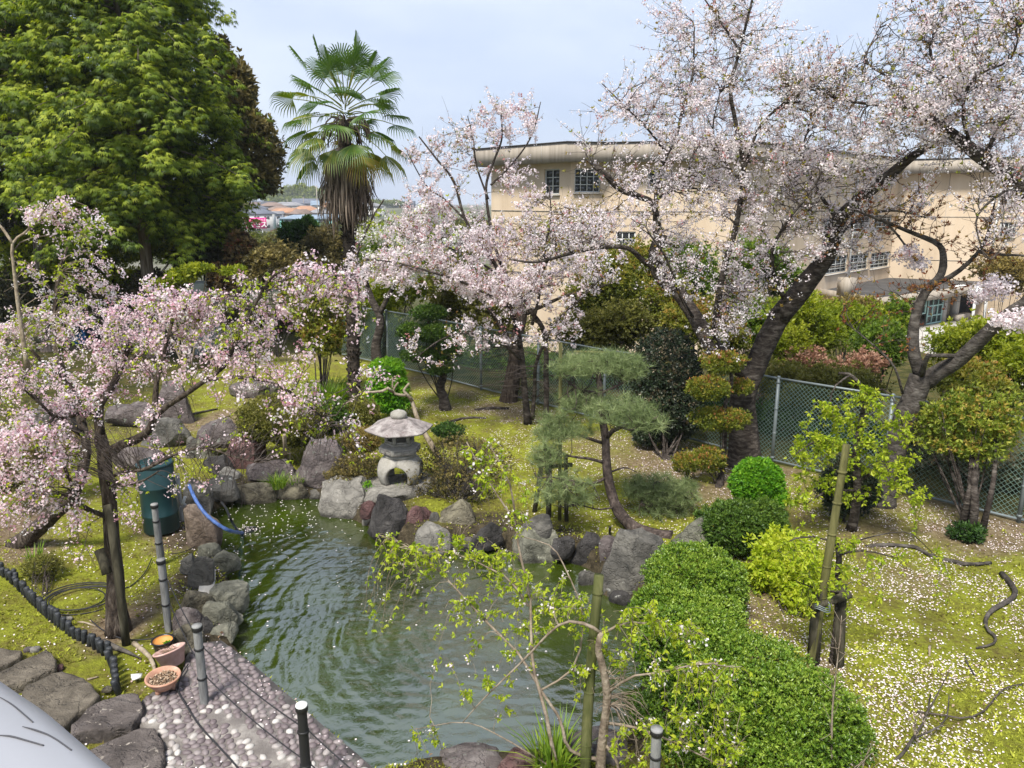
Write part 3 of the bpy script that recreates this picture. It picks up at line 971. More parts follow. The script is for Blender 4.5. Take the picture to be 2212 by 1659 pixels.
# a smooth strip of mortar runs down the path
strip = np.array([G(u, v, .03)[:2] for u, v in [(455, 1545), (520, 1570), (575, 1620), (640, 1690), (660, 1760)]])
def line_d(P, L):
    d = np.full(len(P), 9.0)
    for a, b_ in zip(L[:-1], L[1:]):
        e = b_ - a
        tt = np.clip(((P - a) @ e) / (e @ e), 0, 1)
        d = np.minimum(d, np.hypot(*(P - a - tt[:, None] * e).T))
    return d
cand = cand[(sdist(cand, PATH) < -0.03) & (line_d(cand, strip) > 0.055)]
def proj(P):
    d = P - CAM
    dep = d @ FW
    return CX + F * (d @ XV) / dep, CY - F * (d @ UP) / dep
uu, vv = proj(np.c_[cand, np.full(len(cand), 0.03)])
vis = (uu > -20) & (uu < 2230) & (vv < 1690) & (vv > 0)
cand, uu, vv = cand[vis], uu[vis], vv[vis]
order = np.argsort(-vv)
cand = cand[order]
stuffp = MB()
edge_l = np.array([G(u, v, .03)[:2] for u, v in [(302, 1570), (350, 1600), (352, 1800)]])
dl = line_d(cand, edge_l)
for k, (x, y) in enumerate(cand):
    white = rng.random() < (0.75 if dl[k] < 0.16 else 0.12 + 0.25 * (line_d(np.array([[x, y]]), strip)[0] < 0.14))
    tv = 0.72 + 0.25 * rng.random() if white else 0.12 + 0.55 * rng.random()
    s = 0.0375 + 0.007 * rng.random()
    scl = (s * (1.0 + 0.22 * rng.random()), s * 0.84, s * 1.2)
    rz = rng.random() * pi
    if k < 300:
        o = inst('pebble', doms[k % 5], path, (x, y, 0.035), (rng.normal() * .08, rng.normal() * .08, rz), scl)
        o.color = (tv, tv, tv, 1)
    else:
        me = doms[k % 5]
        V = np.array([v_.co[:] for v_ in me.vertices]) * np.array(scl)
        ca, sa = math.cos(rz), math.sin(rz)
        V = V @ np.array([[ca, sa, 0], [-sa, ca, 0], [0, 0, 1]]) + np.array([x, y, 0.035])
        stuffp.add(V, [list(q.vertices) for q in me.polygons])
o = part('small_pebbles', stuffp, M['pebble'], path, True, kind='stuff')
o.color = (0.42, 0.42, 0.42, 1)

# ------------------------------------------------------------------ rocks
def ico(sub):
    import bmesh
    bm = bmesh.new()
    bmesh.ops.create_icosphere(bm, subdivisions=sub, radius=1)
    V = np.array([v_.co[:] for v_ in bm.verts])
    Fc = np.array([[v_.index for v_ in f.verts] for f in bm.faces])
    bm.free()
    return V, Fc
ICO4, ICO3 = ico(4), ico(3)
def rock_verts(seed, cuts=11, flat=0.0, sub=4, rough=1.0):
    g = np.random.default_rng(seed)
    V, Fc = (ICO4 if sub == 4 else ICO3)
    V = np.sign(V) * np.abs(V) ** 0.6
    V = V / np.abs(V).max()
    V = V * (1 + 0.16 * vnoise(V * 1.3 + seed * 3.1, seed))[:, None]
    for i in range(cuts):
        n = nrm(g.normal(size=3) * np.array([1, 1, 0.8]))
        d = 0.66 + 0.32 * g.random()
        over = np.maximum(0, V @ n - d)
        V = V - n * over[:, None] * 0.97
    if flat:
        over = np.maximum(0, V[:, 2] - flat)
        V[:, 2] -= over * 0.9
    nr = nrm(V)
    V = V + nr * (rough * (0.075 * fbm(V * 3.0 + seed, seed + 1, 4)))[:, None] + nr * (rough * 0.015 * vnoise(V * 13, seed))[:, None]
    V = V - (V.max(0) + V.min(0)) / 2
    ex = np.abs(V).max(0)
    V = V / ex
    return V, Fc

ROCK_SEED = [100]
def rock(box, mat, label, zb=None, dr=0.75, cuts=11, flat=0.0, group='rocks around the pond', name='rock', rough=1.0, rot=0.0, lean=0.0, sink=0.12):
    """box: u0, v0, u1, v1 in the photograph; v1 is where it meets the water or ground at height zb"""
    u0, v0, u1, v1 = box
    ROCK_SEED[0] += 1
    zb = WZ if zb is None else zb
    B = G((u0 + u1) / 2, v1, zb)
    k = mpp(B)
    w = (u1 - u0) * k / 2
    dpt = w * dr
    dv = ray((u0 + u1) / 2, (v0 + v1) / 2)
    sl = -dv[2] / math.hypot(dv[1], dv[2])
    h = max(((v1 - v0) * k - 0.9 * dpt * sl) / math.sqrt(1 - sl * sl), 0.35 * w)
    V, Fc = rock_verts(ROCK_SEED[0], cuts, flat, 4 if (u1 - u0) > 70 else 3, rough)
    V = V.copy()
    low = V[:, 2] < 0
    V[:, :2] *= (1 - 0.12 * np.clip(V[:, 2:3], 0, 1))
    V[:, 2] = np.where(low, V[:, 2] * 0.5, V[:, 2])
    V[:, 0] += lean * np.clip(V[:, 2], 0, 1)
    ca, sa = math.cos(rot), math.sin(rot)
    c = B + np.array([0, dpt * 0.8, 0])
    H_ = h / 1.15
    W = V * np.array([w * 1.22, dpt * 1.2, H_ * 1.12]) + np.array([0, 0, 0.12 * H_ - 0.0])
    base = np.array([c[0], c[1], zb])
    o = part(name, MB().add(W + base, Fc), M[mat], None, True, base, crease=24)
    o['label'] = label
    o['category'] = 'rock'
    o['group'] = group
    return o
R_ = rock
gA = 'rocks around the pond'
R_((504, 1040, 588, 1086), 'rock_olive', 'long rough olive rock at the far waterline left of a rounder one')
R_((588, 1032, 661, 1077), 'rock_olive', 'rounded brown rock at the far waterline right of the long olive one')
R_((663, 1054, 712, 1077), 'rock_grey', 'small low grey rock in the dark gap at the far waterline')
R_((694, 1037, 792, 1116), 'rock_light', 'large pale grey boulder sloping into the far left corner of the water', dr=0.9)
R_((629, 950, 740, 1040), 'rock_purple', 'big upright purplish boulder behind the far waterline rocks', 0.0, 0.7)
R_((530, 992, 626, 1038), 'rock_purple', 'broad flat-backed brown boulder above the long olive rock', 0.0, 0.75)
R_((480, 952, 559, 1012), 'rock_red', 'flat-topped reddish block that looks like a cut stump', 0.0, 0.8, 9, 0.55)
R_((443, 984, 496, 1026), 'rock_dark', 'dark pitted rock below and left of the flat-topped reddish block', 0.0)
R_((428, 906, 514, 962), 'rock_purple', 'wide purple-topped boulder highest in the rock bank', 0.25, 0.7)
R_((400, 945, 432, 986), 'rock_grey', 'narrow grey rock left of the tall greenish slab', 0.0)
R_((424, 936, 462, 988), 'rock_green', 'upright greenish slab under the purple-topped boulder', 0.0, 0.5)
R_((475, 1010, 513, 1036), 'rock_light', 'small pale rock wedged in the middle of the rock bank', 0.0)
R_((440, 1028, 508, 1074), 'rock_grey', 'lumpy grey rock between the blue hose and the long olive rock', -0.05)
R_((389, 1040, 450, 1110), 'rock_grey', 'steep grey rock behind the blue hose beside the drum', -0.1, 0.8)
R_((425, 1177, 467, 1201), 'rock_green', 'small rounded grey-green rock in front of the stump-shaped rock', 0.0, 0.9, 5)
R_((448, 1194, 505, 1234), 'rock_green', 'smooth humped rock reaching into the water by the plank of concrete', -0.1, 0.85, 6)
R_((386, 1200, 424, 1240), 'rock_grey', 'pale tilted rock on the bank left of the leaning slate', 0.0, 0.8, 8)
R_((408, 1208, 455, 1272), 'rock_grey', 'leaning blue-grey slate rock on the concrete plank', 0.0, 0.5, 9, lean=0.2)
R_((389, 1274, 451, 1324), 'rock_olive', 'blocky pale olive rock on the bank behind the fence wires', 0.0, 0.9)
R_((443, 1270, 524, 1324), 'rock_green', 'large layered grey-green rock jutting into the water on the left bank', -0.12, 0.85)
R_((421, 1298, 502, 1358), 'rock_green', 'large creased rock in front of the layered grey-green rock', -0.1, 0.8)
R_((374, 1318, 428, 1362), 'rock_purple', 'flat brown rock inland of the large creased rock', 0.0, 0.9)
R_((421, 1336, 456, 1374), 'rock_dark', 'small dark rock between the creased rock and the path', -0.05)
R_((448, 1348, 502, 1390), 'rock_green', 'smooth dark green-grey rock at the tip of the cobbled path', -0.15, 0.9, 6)
R_((366, 1357, 424, 1408), 'rock_olive', 'mottled yellowish rock behind the flower pots', 0.0, 0.9, 8)
R_((795, 1076, 892, 1166), 'rock_dark', 'big dark brown boulder at the waterline below the lantern', dr=0.75)
R_((780, 1083, 810, 1113), 'rock_red', 'small reddish rock left of the big dark brown boulder', -0.05)
R_((784, 1107, 810, 1135), 'rock_light', 'small pale wedge in the water left of the dark brown boulder')
R_((878, 1096, 935, 1143), 'rock_red', 'deep red angular rock right of the dark brown boulder', -0.12, 0.8, 10)
R_((928, 1108, 948, 1140), 'rock_grey', 'small grey filler rock between the red rock and the yellowish boulder', -0.1)
R_((943, 1083, 1025, 1166), 'rock_olive', 'tall yellowish cracked boulder at the waterline under the bare shrub', dr=0.75)
R_((901, 1134, 970, 1200), 'rock_light', 'smooth pale grey boulder standing in the water below the red rock', dr=0.8, cuts=8)
R_((963, 1162, 990, 1181), 'rock_light', 'small blue-grey stone in the water right of the smooth pale boulder', cuts=5)
R_((990, 1161, 1037, 1189), 'rock_grey', 'low grey rock in the water under the yellowish boulder')
R_((1022, 1134, 1084, 1181), 'rock_dark', 'dark rounded rock right of the yellowish boulder', -0.15)
R_((1114, 1138, 1201, 1212), 'rock_green', 'large smooth grey-green boulder mid-bank with sapling stem in front', dr=0.8, cuts=8)
R_((1134, 1118, 1193, 1168), 'rock_grey', 'pointed grey rock behind the large smooth grey-green boulder', 0.0, 0.7)
R_((1194, 1157, 1240, 1201), 'rock_dark', 'dark shaded rock right of the smooth grey-green boulder', -0.1)
R_((1237, 1152, 1299, 1221), 'rock_dark', 'dark purple-black rock left of the biggest boulder')
R_((1296, 1161, 1333, 1216), 'rock_purple', 'narrow brown rock pressed against the left side of the biggest boulder', -0.1)
R_((1299, 1150, 1439, 1292), 'rock_grey', 'biggest grey boulder on the bank under the foot of the leaning pine', dr=0.75, cuts=12)
R_((1452, 1122, 1541, 1194), 'rock_green', 'smooth upright grey stone behind the clipped hedge', 0.0, 0.6, 8)
R_((1252, 1232, 1291, 1263), 'rock_grey', 'small half-sunk rock left of the biggest boulder')
R_((1322, 1278, 1373, 1306), 'rock_dark', 'low dark rock at the foot of the biggest boulder')
R_((955, 1624, 1082, 1685), 'rock_purple', 'flat brown rock on the near bank at the bottom edge', -0.1, 0.8, 8)
R_((1074, 1632, 1168, 1690), 'rock_red', 'reddish rounded rock on the near bank left of the iris', -0.1, 0.8, 8)
R_((1215, 1598, 1358, 1665), 'rock_purple', 'wide brown rock on the near bank behind the sapling trunk', -0.1, 0.8, 8)
gB = 'rocks on the mossy ground behind the pond'
R_((344, 828, 413, 912), 'rock_purple', 'tall standing stone on the moss behind the weeping cherry', 0, 0.5, 9, group=gB)
R_((232, 872, 332, 920), 'rock_purple', 'wide flat brown rock behind the weeping cherry branches', 0, 0.6, 9, 0.6, group=gB)
R_((305, 905, 400, 960), 'rock_grey', 'dark bulky rock between the flat brown rock and the rock bank', 0, 0.6, group=gB)
R_((500, 820, 586, 858), 'rock_purple', 'low purple mound of rock on the far moss', 0, 0.8, 6, group=gB)
R_((235, 962, 330, 1012), 'rock_purple', 'broad brown rock half hidden behind the cherry trunk', 0, 0.7, group=gB)
R_((60, 862, 150, 935), 'rock_grey', 'grey rock under the blossoms at the far left', 0, 0.7, group=gB)
R_((655, 985, 700, 1040), 'rock_dark', 'dark rock tucked under the twigs below the purplish boulder', -0.1, group=gA)
LANT = G(866, 1036, 0.2)
V, Fc = rock_verts(321, 8, 0.45, 4, 0.8)
V = V.copy()
V[:, 2] = np.where(V[:, 2] < 0, V[:, 2] * .4, V[:, 2])
o = part('rock', MB().add(V * np.array([0.62, 0.62, 0.2]) + LANT * np.array([1, 1, 0]) + [-.02, -.16, .005], Fc), M['rock_light'], None, True, LANT * np.array([1, 1, 0]))
o['label'], o['category'], o['group'] = 'block of pale stone that carries the stone lantern', 'rock', gA
# the stump-shaped rock beside the drum
def stump_rock():
    B = G(428, 1185, 0.0)
    k = mpp(B)
    V, Fc = rock_verts(771, 5, 0.5, 4, 0.7)
    V = V.copy()
    a = np.arctan2(V[:, 1], V[:, 0])
    side = np.clip(1 - np.abs(V[:, 2] - 0.1) * 1.5, 0, 1)
    V[:, :2] *= (1 + 0.05 * side * np.sin(a * 13 + 2 * np.sin(a * 3)))[:, None]
    V[:, 2] += 0.3 * -V[:, 0] * (V[:, 2] > 0)
    W = V * np.array([40 * k, 36 * k, 0.42]) + B + np.array([0, 0.3, 0.02])
    o = part('stump_rock', MB().add(W, Fc), M['stump'], None, True, B)
    o['label'] = 'brown rock like a sawn stump with ribbed sides beside the dark drum'
    o['category'] = 'rock'
    o['group'] = gA
M['stump'] = rock_mat('stump_rock', (0.07, 0.05, 0.035), (0.17, 0.13, 0.10), (0.28, 0.225, 0.175), (0.36, 0.31, 0.26), 0.7)
stump_rock()

# ------------------------------------------------------------------ stepping stones
def slab(px, z, th, mat, label, seed):
    base_poly = np.array([G(u, v, z)[:2] for u, v in px])
    n = len(base_poly)
    dense = []
    g = np.random.default_rng(seed)
    for i in range(n):
        a, b_ = base_poly[i], base_poly[(i + 1) % n]
        for k in range(7):
            tt = k / 7
            dense.append(a + (b_ - a) * tt)
    D = np.array(dense)
    c = D.mean(0)
    a = np.arange(len(D))
    D = D + (D - c) / np.linalg.norm(D - c, axis=1, keepdims=True) * (0.018 * vnoise(np.c_[D * 9, D[:, :1] * 0], seed))[:, None]
    rings = [(0.0, 0.0), (0.35, 0), (0.62, 0), (0.8, 0), (0.92, 0), (0.975, -0.004), (1.0, -0.025), (1.01, -0.07), (0.99, -th)]
    V = [np.array([[c[0], c[1], z]])]
    for r, dz in rings[1:]:
        Pq = c + (D - c) * r
        zz = z + dz + 0.012 * fbm(np.c_[Pq * 5, Pq[:, :1] * 0], seed, 3) * (1 if r < 1 else 0.4)
        V.append(np.c_[Pq, zz])
    V = np.concatenate(V)
    m = len(D)
    Fc = [[0, 1 + i, 1 + (i + 1) % m] for i in range(m)]
    for k in range(len(rings) - 2):
        s0, s1 = 1 + k * m, 1 + (k + 1) * m
        Fc += [[s0 + i, s1 + i, s1 + (i + 1) % m, s0 + (i + 1) % m] for i in range(m)]
    o = part('stepping_stone', MB().add(V, Fc), M[mat], None, True, (c[0], c[1], 0))
    o['label'] = label
    o['category'] = 'stepping stone'
    o['group'] = 'flat stepping stones by the path'
z1 = lambda L: [(x * .1875, 1296 + y * .1875) for x, y in L][::-1]
slab(z1([(-200, 520), (120, 560), (235, 585), (245, 640), (60, 740), (-60, 790), (-200, 760)]), 0.1, 0.16, 'slab', 'stepping stone cut off by the left edge of the photo', 1)
slab(z1([(0, 830), (150, 740), (370, 640), (520, 575), (600, 605), (660, 680), (640, 770), (470, 850), (250, 930), (50, 985), (-40, 920)]), 0.12, 0.18, 'slab', 'brown stepping stone between the left-edge stone and the widest one', 2)
slab(z1([(262, 1060), (300, 980), (600, 835), (720, 815), (980, 890), (1145, 1085), (1040, 1210), (860, 1330), (700, 1470), (560, 1440), (330, 1260)]), 0.12, 0.18, 'slab', 'widest olive-brown stepping stone with a smooth top', 3)
slab(z1([(800, 1440), (1000, 1240), (1200, 1140), (1400, 1080), (1600, 1070), (1655, 1210), (1600, 1330), (1510, 1480), (1330, 1460), (1000, 1500), (800, 1560)]), 0.13, 0.2, 'slab_spot', 'purplish stepping stone with pale lichen spots touching the cobbles', 4)
slab(z1([(960, 1760), (1200, 1640), (1400, 1560), (1640, 1480), (1800, 1470), (1860, 1580), (1890, 1800), (1850, 2000), (1000, 2000)]), 0.12, 0.18, 'slab_spot', 'spotted stepping stone at the bottom edge beside the cobbles', 5)
for u, v, r, mt, lb in [(405 * .1875, 1296 + 590 * .1875, 0.05, 'rock_light', 'small white pebble lying on the moss below the edging'), (340 * .1875, 1296 + 590 * .1875, 0.045, 'rock_purple', 'small brown pebble beside the brown stepping stone'),
                        (770 * .1875, 1296 + 245 * .1875, 0.05, 'rock_light', 'pale flat pebble at the edging behind the black piles'), (1240 * .1875, 1296 + 1045 * .1875, 0.045, 'rock_olive', 'small tan pebble in the moss beside the widest stepping stone'),
                        (745 * .1875, 1296 + 1490 * .1875, 0.05, 'rock_dark', 'small dark pebble in the gap beside the purplish stepping stone'), (670 * .1875, 1296 + 800 * .1875, 0.05, 'rock_red', 'small pink stone wedged between two stepping stones')]:
    B = G(u, v)
    V, Fc = rock_verts(int(u) + 40, 5, 0, 3)
    o = part('loose_stone', MB().add(V * np.array([r * 1.3, r, r * .7]) + B + np.array([0, 0, r * .3]), Fc), M[mt], None, True, B)
    o['label'], o['category'], o['group'] = lb, 'stone', 'small loose stones on the moss'

# ------------------------------------------------------------------ moss, grass and petals
def in_view(P, m=30):
    u, v = proj(P)
    d = (P - CAM) @ FW
    return (u > -m) & (u < 2212 + m) & (v > -m) & (v < 1659 + m) & (d > 0)
def sample_garden(n, y0=4.5, y1=24):
    P = []
    y = y0 + (y1 - y0) * rng.random(n) ** 1.6
    x = (rng.random(n) * 2 - 1) * (y * 0.72 + 0.8)
    P = np.stack([x, y], -1)
    ok = (fence_s(x, y) < -0.15)
    P = P[ok]
    P = P[sdist(P, POND) > 0.05]
    P = P[sdist(P, PATH) > 0.03]
    z = terr(P[:, 0], P[:, 1])
    return np.c_[P, z]
P = sample_garden(112000, 4.5, 20)
P = P[in_view(P)]
ptn = fbm(np.c_[P[:, :2] * 1.6, P[:, :1] * 0], 41, 4)
so = np.zeros(len(P))
for u, v, r, k in SOIL:
    so = np.maximum(so, k * sstep(1.2, .4, np.hypot(*(P[:, :2] - G(u, v)[:2]).T) / r + 0.3 * ptn))
keep = (rng.random(len(P)) > so * 0.92) & (ptn > -0.42)
P, ptn = P[keep], ptn[keep]
TUFT = []
for s_ in range(4):
    g = np.random.default_rng(s_ + 70)
    V, Fc = [], []
    for i in range(3):
        a = g.random() * 6.3
        d = np.array([math.cos(a) * 0.7, 0.6 + 0.4 * g.random(), math.sin(a) * 0.7])
        x = nrm(np.cross(d, g.normal(size=3))) * 0.24
        n = len(V)
        V += [-x, x, d]
        Fc.append([n, n + 1, n + 2])
    TUFT.append((np.array(V), np.array(Fc)))
mt = MB()
R = frames(np.c_[rng.normal(size=(len(P), 2)) * 0.25, np.ones(len(P))])
scatter_mix(mt, TUFT, P, R, (0.016 + 0.018 * rng.random(len(P))) * np.where(rng.random(len(P)) < .12, 1.9, 1.0), np.clip(0.5 + 0.5 * ptn + 0.16 * rng.normal(size=len(P)), 0, 1))
part('moss', mt, M['moss_tuft'], None, kind='stuff')

def petal_density(u, v):
    d = np.full(len(u), 0.07)
    blobs = [(1950, 1250, 380, 170, 1.0), (2100, 1400, 260, 230, .75), (1850, 1480, 200, 150, .8), (1720, 1300, 150, 120, .7), (1450, 1010, 200, 60, 1.5), (1560, 1080, 120, 90, 1.0), (1150, 930, 300, 75, 1.5), (1300, 1080, 200, 70, .7),
             (1050, 870, 260, 50, 1.2), (2150, 1180, 150, 110, 1.1), (1800, 1150, 220, 80, 1.0), (700, 820, 200, 80, .4), (300, 1150, 200, 120, .22), (450, 1200, 100, 80, .35), (200, 1350, 250, 150, .12), (1920, 1560, 250, 120, .7), (550, 850, 150, 60, .25)]
    for a, b_, c_, e, k in blobs:
        d += k * np.exp(-((u - a) / c_) ** 2 - ((v - b_) / e) ** 2)
    return d
def clump(P, s=3.0):
    a = fbm(np.c_[P[:, :2] * s, P[:, :1] * 0], 55, 3)
    b_ = fbm(np.c_[P[:, :2] * 0.9 + 7, P[:, :1] * 0], 56, 3)
    return np.clip(0.62 + 0.8 * a + 0.4 * b_, 0.06, 2.0)
P = sample_garden(170000, 4.5, 22)
P = P[in_view(P)]
u, v = proj(P)
dist = np.linalg.norm(P - CAM, axis=1)
dens = petal_density(u, v) * clump(P)
P = P[rng.random(len(P)) < dens * 0.72]
PET = [T_leaf2(0.85, 0.1), (T_leaf2(0.7, 0.25))]
mt = MB()
R = frames_up(np.c_[rng.normal(size=(len(P), 2)), 0.15 * rng.normal(size=len(P))], np.c_[0.35 * rng.normal(size=(len(P), 2)), np.ones(len(P))])
scatter_mix(mt, PET, P + np.array([0, 0, 0.014]), R, 0.018 + 0.012 * rng.random(len(P)), rng.random(len(P)))
part('fallen_petals', mt, M['petal'], None, kind='stuff')
# petals floating on the water, mostly in the far left corner
n = 4200
P = np.c_[POND.min(0) + rng.random((n, 2)) * (POND.max(0) - POND.min(0)), np.full(n, WZ + 0.007)]
sd = sdist(P[:, :2], POND)
u, v = proj(P)
k = 0.9 * np.exp(-((u - 560) / 150) ** 2 - ((v - 1110) / 60) ** 2) + 0.30 * np.exp(-((u - 520) / 60) ** 2 - ((v - 1230) / 80) ** 2) + 0.25 * np.exp(-(sd / 0.12) ** 2) + 0.03
ok = (sd < -0.03) & (rng.random(n) < k)
P = P[ok]
mt = MB()
R = frames_up(np.c_[rng.normal(size=(len(P), 2)), np.zeros(len(P))], np.repeat([[0, 0, 1.0]], len(P), 0))
scatter(mt, T_leaf2(0.85, 0.04), P, R, 0.022 + 0.012 * rng.random(len(P)), 0.5 + 0.5 * rng.random(len(P)))
part('floating_petals', mt, M['petal'], None, kind='stuff')
# petals and grit on the cobbled path edge
n = 900
P = np.c_[PATH.min(0) + rng.random((n, 2)) * (PATH.max(0) - PATH.min(0)), np.full(n, 0.056)]
ok = (sdist(P[:, :2], PATH) < -0.02) & (rng.random(n) < 0.12 + 0.7 * (sdist(P[:, :2], POND) < 0.35))
P = P[ok]
mt = MB()
R = frames_up(np.c_[rng.normal(size=(len(P), 2)), np.zeros(len(P))], np.c_[0.3 * rng.normal(size=(len(P), 2)), np.ones(len(P))])
scatter(mt, T_leaf2(0.85, 0.12), P, R, 0.017 + 0.01 * rng.random(len(P)), rng.random(len(P)))
part('scattered_petals', mt, M['petal'], None, kind='stuff')

# brown leaf litter where the moss is thin
P = sample_garden(60000, 4.5, 22)
P = P[in_view(P)]
so = np.full(len(P), 0.05)
for u, v, r, k in SOIL:
    so = np.maximum(so, k * sstep(1.3, .4, np.hypot(*(P[:, :2] - G(u, v)[:2]).T) / r))
P = P[rng.random(len(P)) < so * 0.35 * np.clip(.6 + fbm(np.c_[P[:, :2] * 2.5, P[:, :1] * 0], 71, 3), .05, 2)]
mt = MB()
R = frames_up(np.c_[rng.normal(size=(len(P), 2)), 0.2 * rng.normal(size=len(P))], np.c_[0.5 * rng.normal(size=(len(P), 2)), np.ones(len(P))])
scatter(mt, T_leaf2(0.45, 0.15), P + np.array([0, 0, 0.012]), R, 0.03 + 0.03 * rng.random(len(P)), rng.random(len(P)))
part('leaf_litter', mt, M['chips'], None, kind='stuff')
# ================================================================== PLANT BUILDERS
def limb_pts(pts, Y=None):
    """(u, v, Y) or (u, v) with a common distance -> world points"""
    return np.array([at(p[0], p[1], p[2] if len(p) > 2 else Y) for p in pts])

def limb_mesh(P, r0, r1, sides=10, seed=0, flare=0.0, knots=0.06, power=1.0):
    L = np.linalg.norm(np.diff(P, axis=0), axis=1).sum()
    n = max(6, int(L / 0.14))
    n = min(n, 60)
    S = spline(P, n)
    t = np.linspace(0, 1, n)
    r = r0 + (r1 - r0) * t ** power
    if flare:
        h = S[:, 2] - S[0, 2]
        r = r * (1 + flare * np.exp(-np.clip(h, 0, 9) / 0.22))
    V, Fq = tubes(S[None], r[None], sides)
    k = np.repeat(r, sides)
    C = np.repeat(S, sides, 0)
    V = C + (V - C) * (1 + knots * 1.6 * fbm(V * np.array([4, 4, 2.2]) / max(0.35, r0 * 5), seed, 3))[:, None]
    mb = MB().add(V, Fq)
    mb.N.append(list(range(sides))[::-1])
    mb.N.append([(n - 1) * sides + i for i in range(sides)])
    return mb, S, r

def strands(S, Tn, pads, style, seed=0, K=8, spread=0.5):
    """twigs that leave the nearest limb and reach into the crown masses"""
    P_, W_ = [], []
    for pd in pads:
        u, v, ru, rv, Y, dY, n = pd[:7]
        a = rng.random(n) * 2 * pi
        q = np.sqrt(rng.random(n))
        tu, tv = u + ru * q * np.cos(a), v + rv * q * np.sin(a)
        tY = Y + dY * (rng.random(n) * 2 - 1)
        tg = np.array([at(x, y, z) for x, y, z in zip(tu, tv, tY)])
        for g_ in tg:
            d = S - g_
            dist = np.sqrt((d ** 2).sum(1)) * (1 + spread * rng.random(len(S)))
            if style == 'up':
                dist = dist + 0.8 * np.clip(S[:, 2] - g_[2], 0, 9)
            i = int(np.argmin(dist))
            p0 = S[i]
            L = np.linalg.norm(g_ - p0)
            if style == 'weep':
                hz = (g_ - p0) * np.array([1, 1, 0])
                p1 = p0 + Tn[i] * 0.25 * L + hz * 0.2 + np.array([0, 0, min(0.2 * L, 0.3)])
                p2 = g_ + np.array([0, 0, min(0.25 * L, 0.35) + 0.06]) - hz * 0.1
            else:
                p1 = p0 + Tn[i] * 0.35 * L + rng.normal(size=3) * 0.06 * L
                p2 = g_ - np.array([0, 0, 0.12 * L]) - (g_ - p0) * 0.22 + rng.normal(size=3) * 0.05 * L
            t = np.linspace(0, 1, K)[:, None]
            B = p0 * (1 - t) ** 3 + 3 * p1 * t * (1 - t) ** 2 + 3 * p2 * t ** 2 * (1 - t) + g_ * t ** 3
            B[1:-1] += rng.normal(size=(K - 2, 3)) * 0.02 * L
            P_.append(B)
            W_.append(L)
    return np.array(P_), np.array(W_)

def sub_twigs(B, m, lmin, lmax, style, t0=0.3, K=4):
    N, KB, _ = B.shape
    t = t0 + (1 - t0) * rng.random((N, m))
    s = t * (KB - 1)
    i = np.clip(s.astype(int), 0, KB - 2)
    f = (s - i)[..., None]
    n = np.arange(N)[:, None]
    p0 = B[n, i] * (1 - f) + B[n, i + 1] * f
    tg = nrm(B[n, i + 1] - B[n, i])
    d = nrm(tg * 0.75 + 0.85 * rng.normal(size=tg.shape) * 0.75 + np.array([0, 0, 0.25 if style == 'up' else -0.1]))
    L = (lmin + (lmax - lmin) * rng.random((N, m)))[..., None]
    pts = [p0]
    cur = p0
    g = np.array([0, 0, 0.12 if style == 'up' else -0.34])
    for k in range(K - 1):
        cur = cur + d * L / (K - 1)
        pts.append(cur)
        d = nrm(d + g + 0.18 * rng.normal(size=d.shape))
    return np.stack(pts, 2).reshape(N * m, K, 3)

def along(B, n, t0, jit):
    N, KB, _ = B.shape
    t = t0 + (1 - t0) * rng.random((N, n))
    s = t * (KB - 1)
    i = np.clip(s.astype(int), 0, KB - 2)
    f = (s - i)[..., None]
    q = np.arange(N)[:, None]
    p = B[q, i] * (1 - f) + B[q, i + 1] * f
    tg = nrm(B[q, i + 1] - B[q, i])
    return (p + rng.normal(size=p.shape) * jit).reshape(-1, 3), tg.reshape(-1, 3)

def taper(B, r0, r1):
    K = B.shape[1]
    return r0[:, None] * (1 - np.linspace(0, 1, K))[None] + r1 * np.linspace(0, 1, K)[None]

def tree_frame(name, label, cat, base, limbs, mat, group=None, flare=0.5, seed=0):
    """limbs: (points, width px start, width px end[, sides]); the first is the trunk.  Returns root, limb samples and tangents"""
    root = thing(name, label, cat, base, group)
    S_, T_ = [], []
    for i, lb in enumerate(limbs):
        P, w0, w1 = lb[:3]
        k0, k1 = mpp(P[0]), mpp(P[-1])
        mb, S, r = limb_mesh(P, w0 * k0 / 2, w1 * k1 / 2, 14 if w0 > 14 else 7, seed + i * 7, flare if i == 0 else 0, 0.12 if mat.name == 'rough_old_bark' else 0.06)
        part('trunk' if i == 0 else 'limb', mb, lb[3] if len(lb) > 3 else mat, root, True)
        n = len(S)
        T = nrm(np.gradient(S, axis=0))
        lo = int(n * (0.45 if i == 0 else 0.12))
        S_.append(S[lo:])
        T_.append(T[lo:])
    return root, np.concatenate(S_), np.concatenate(T_)

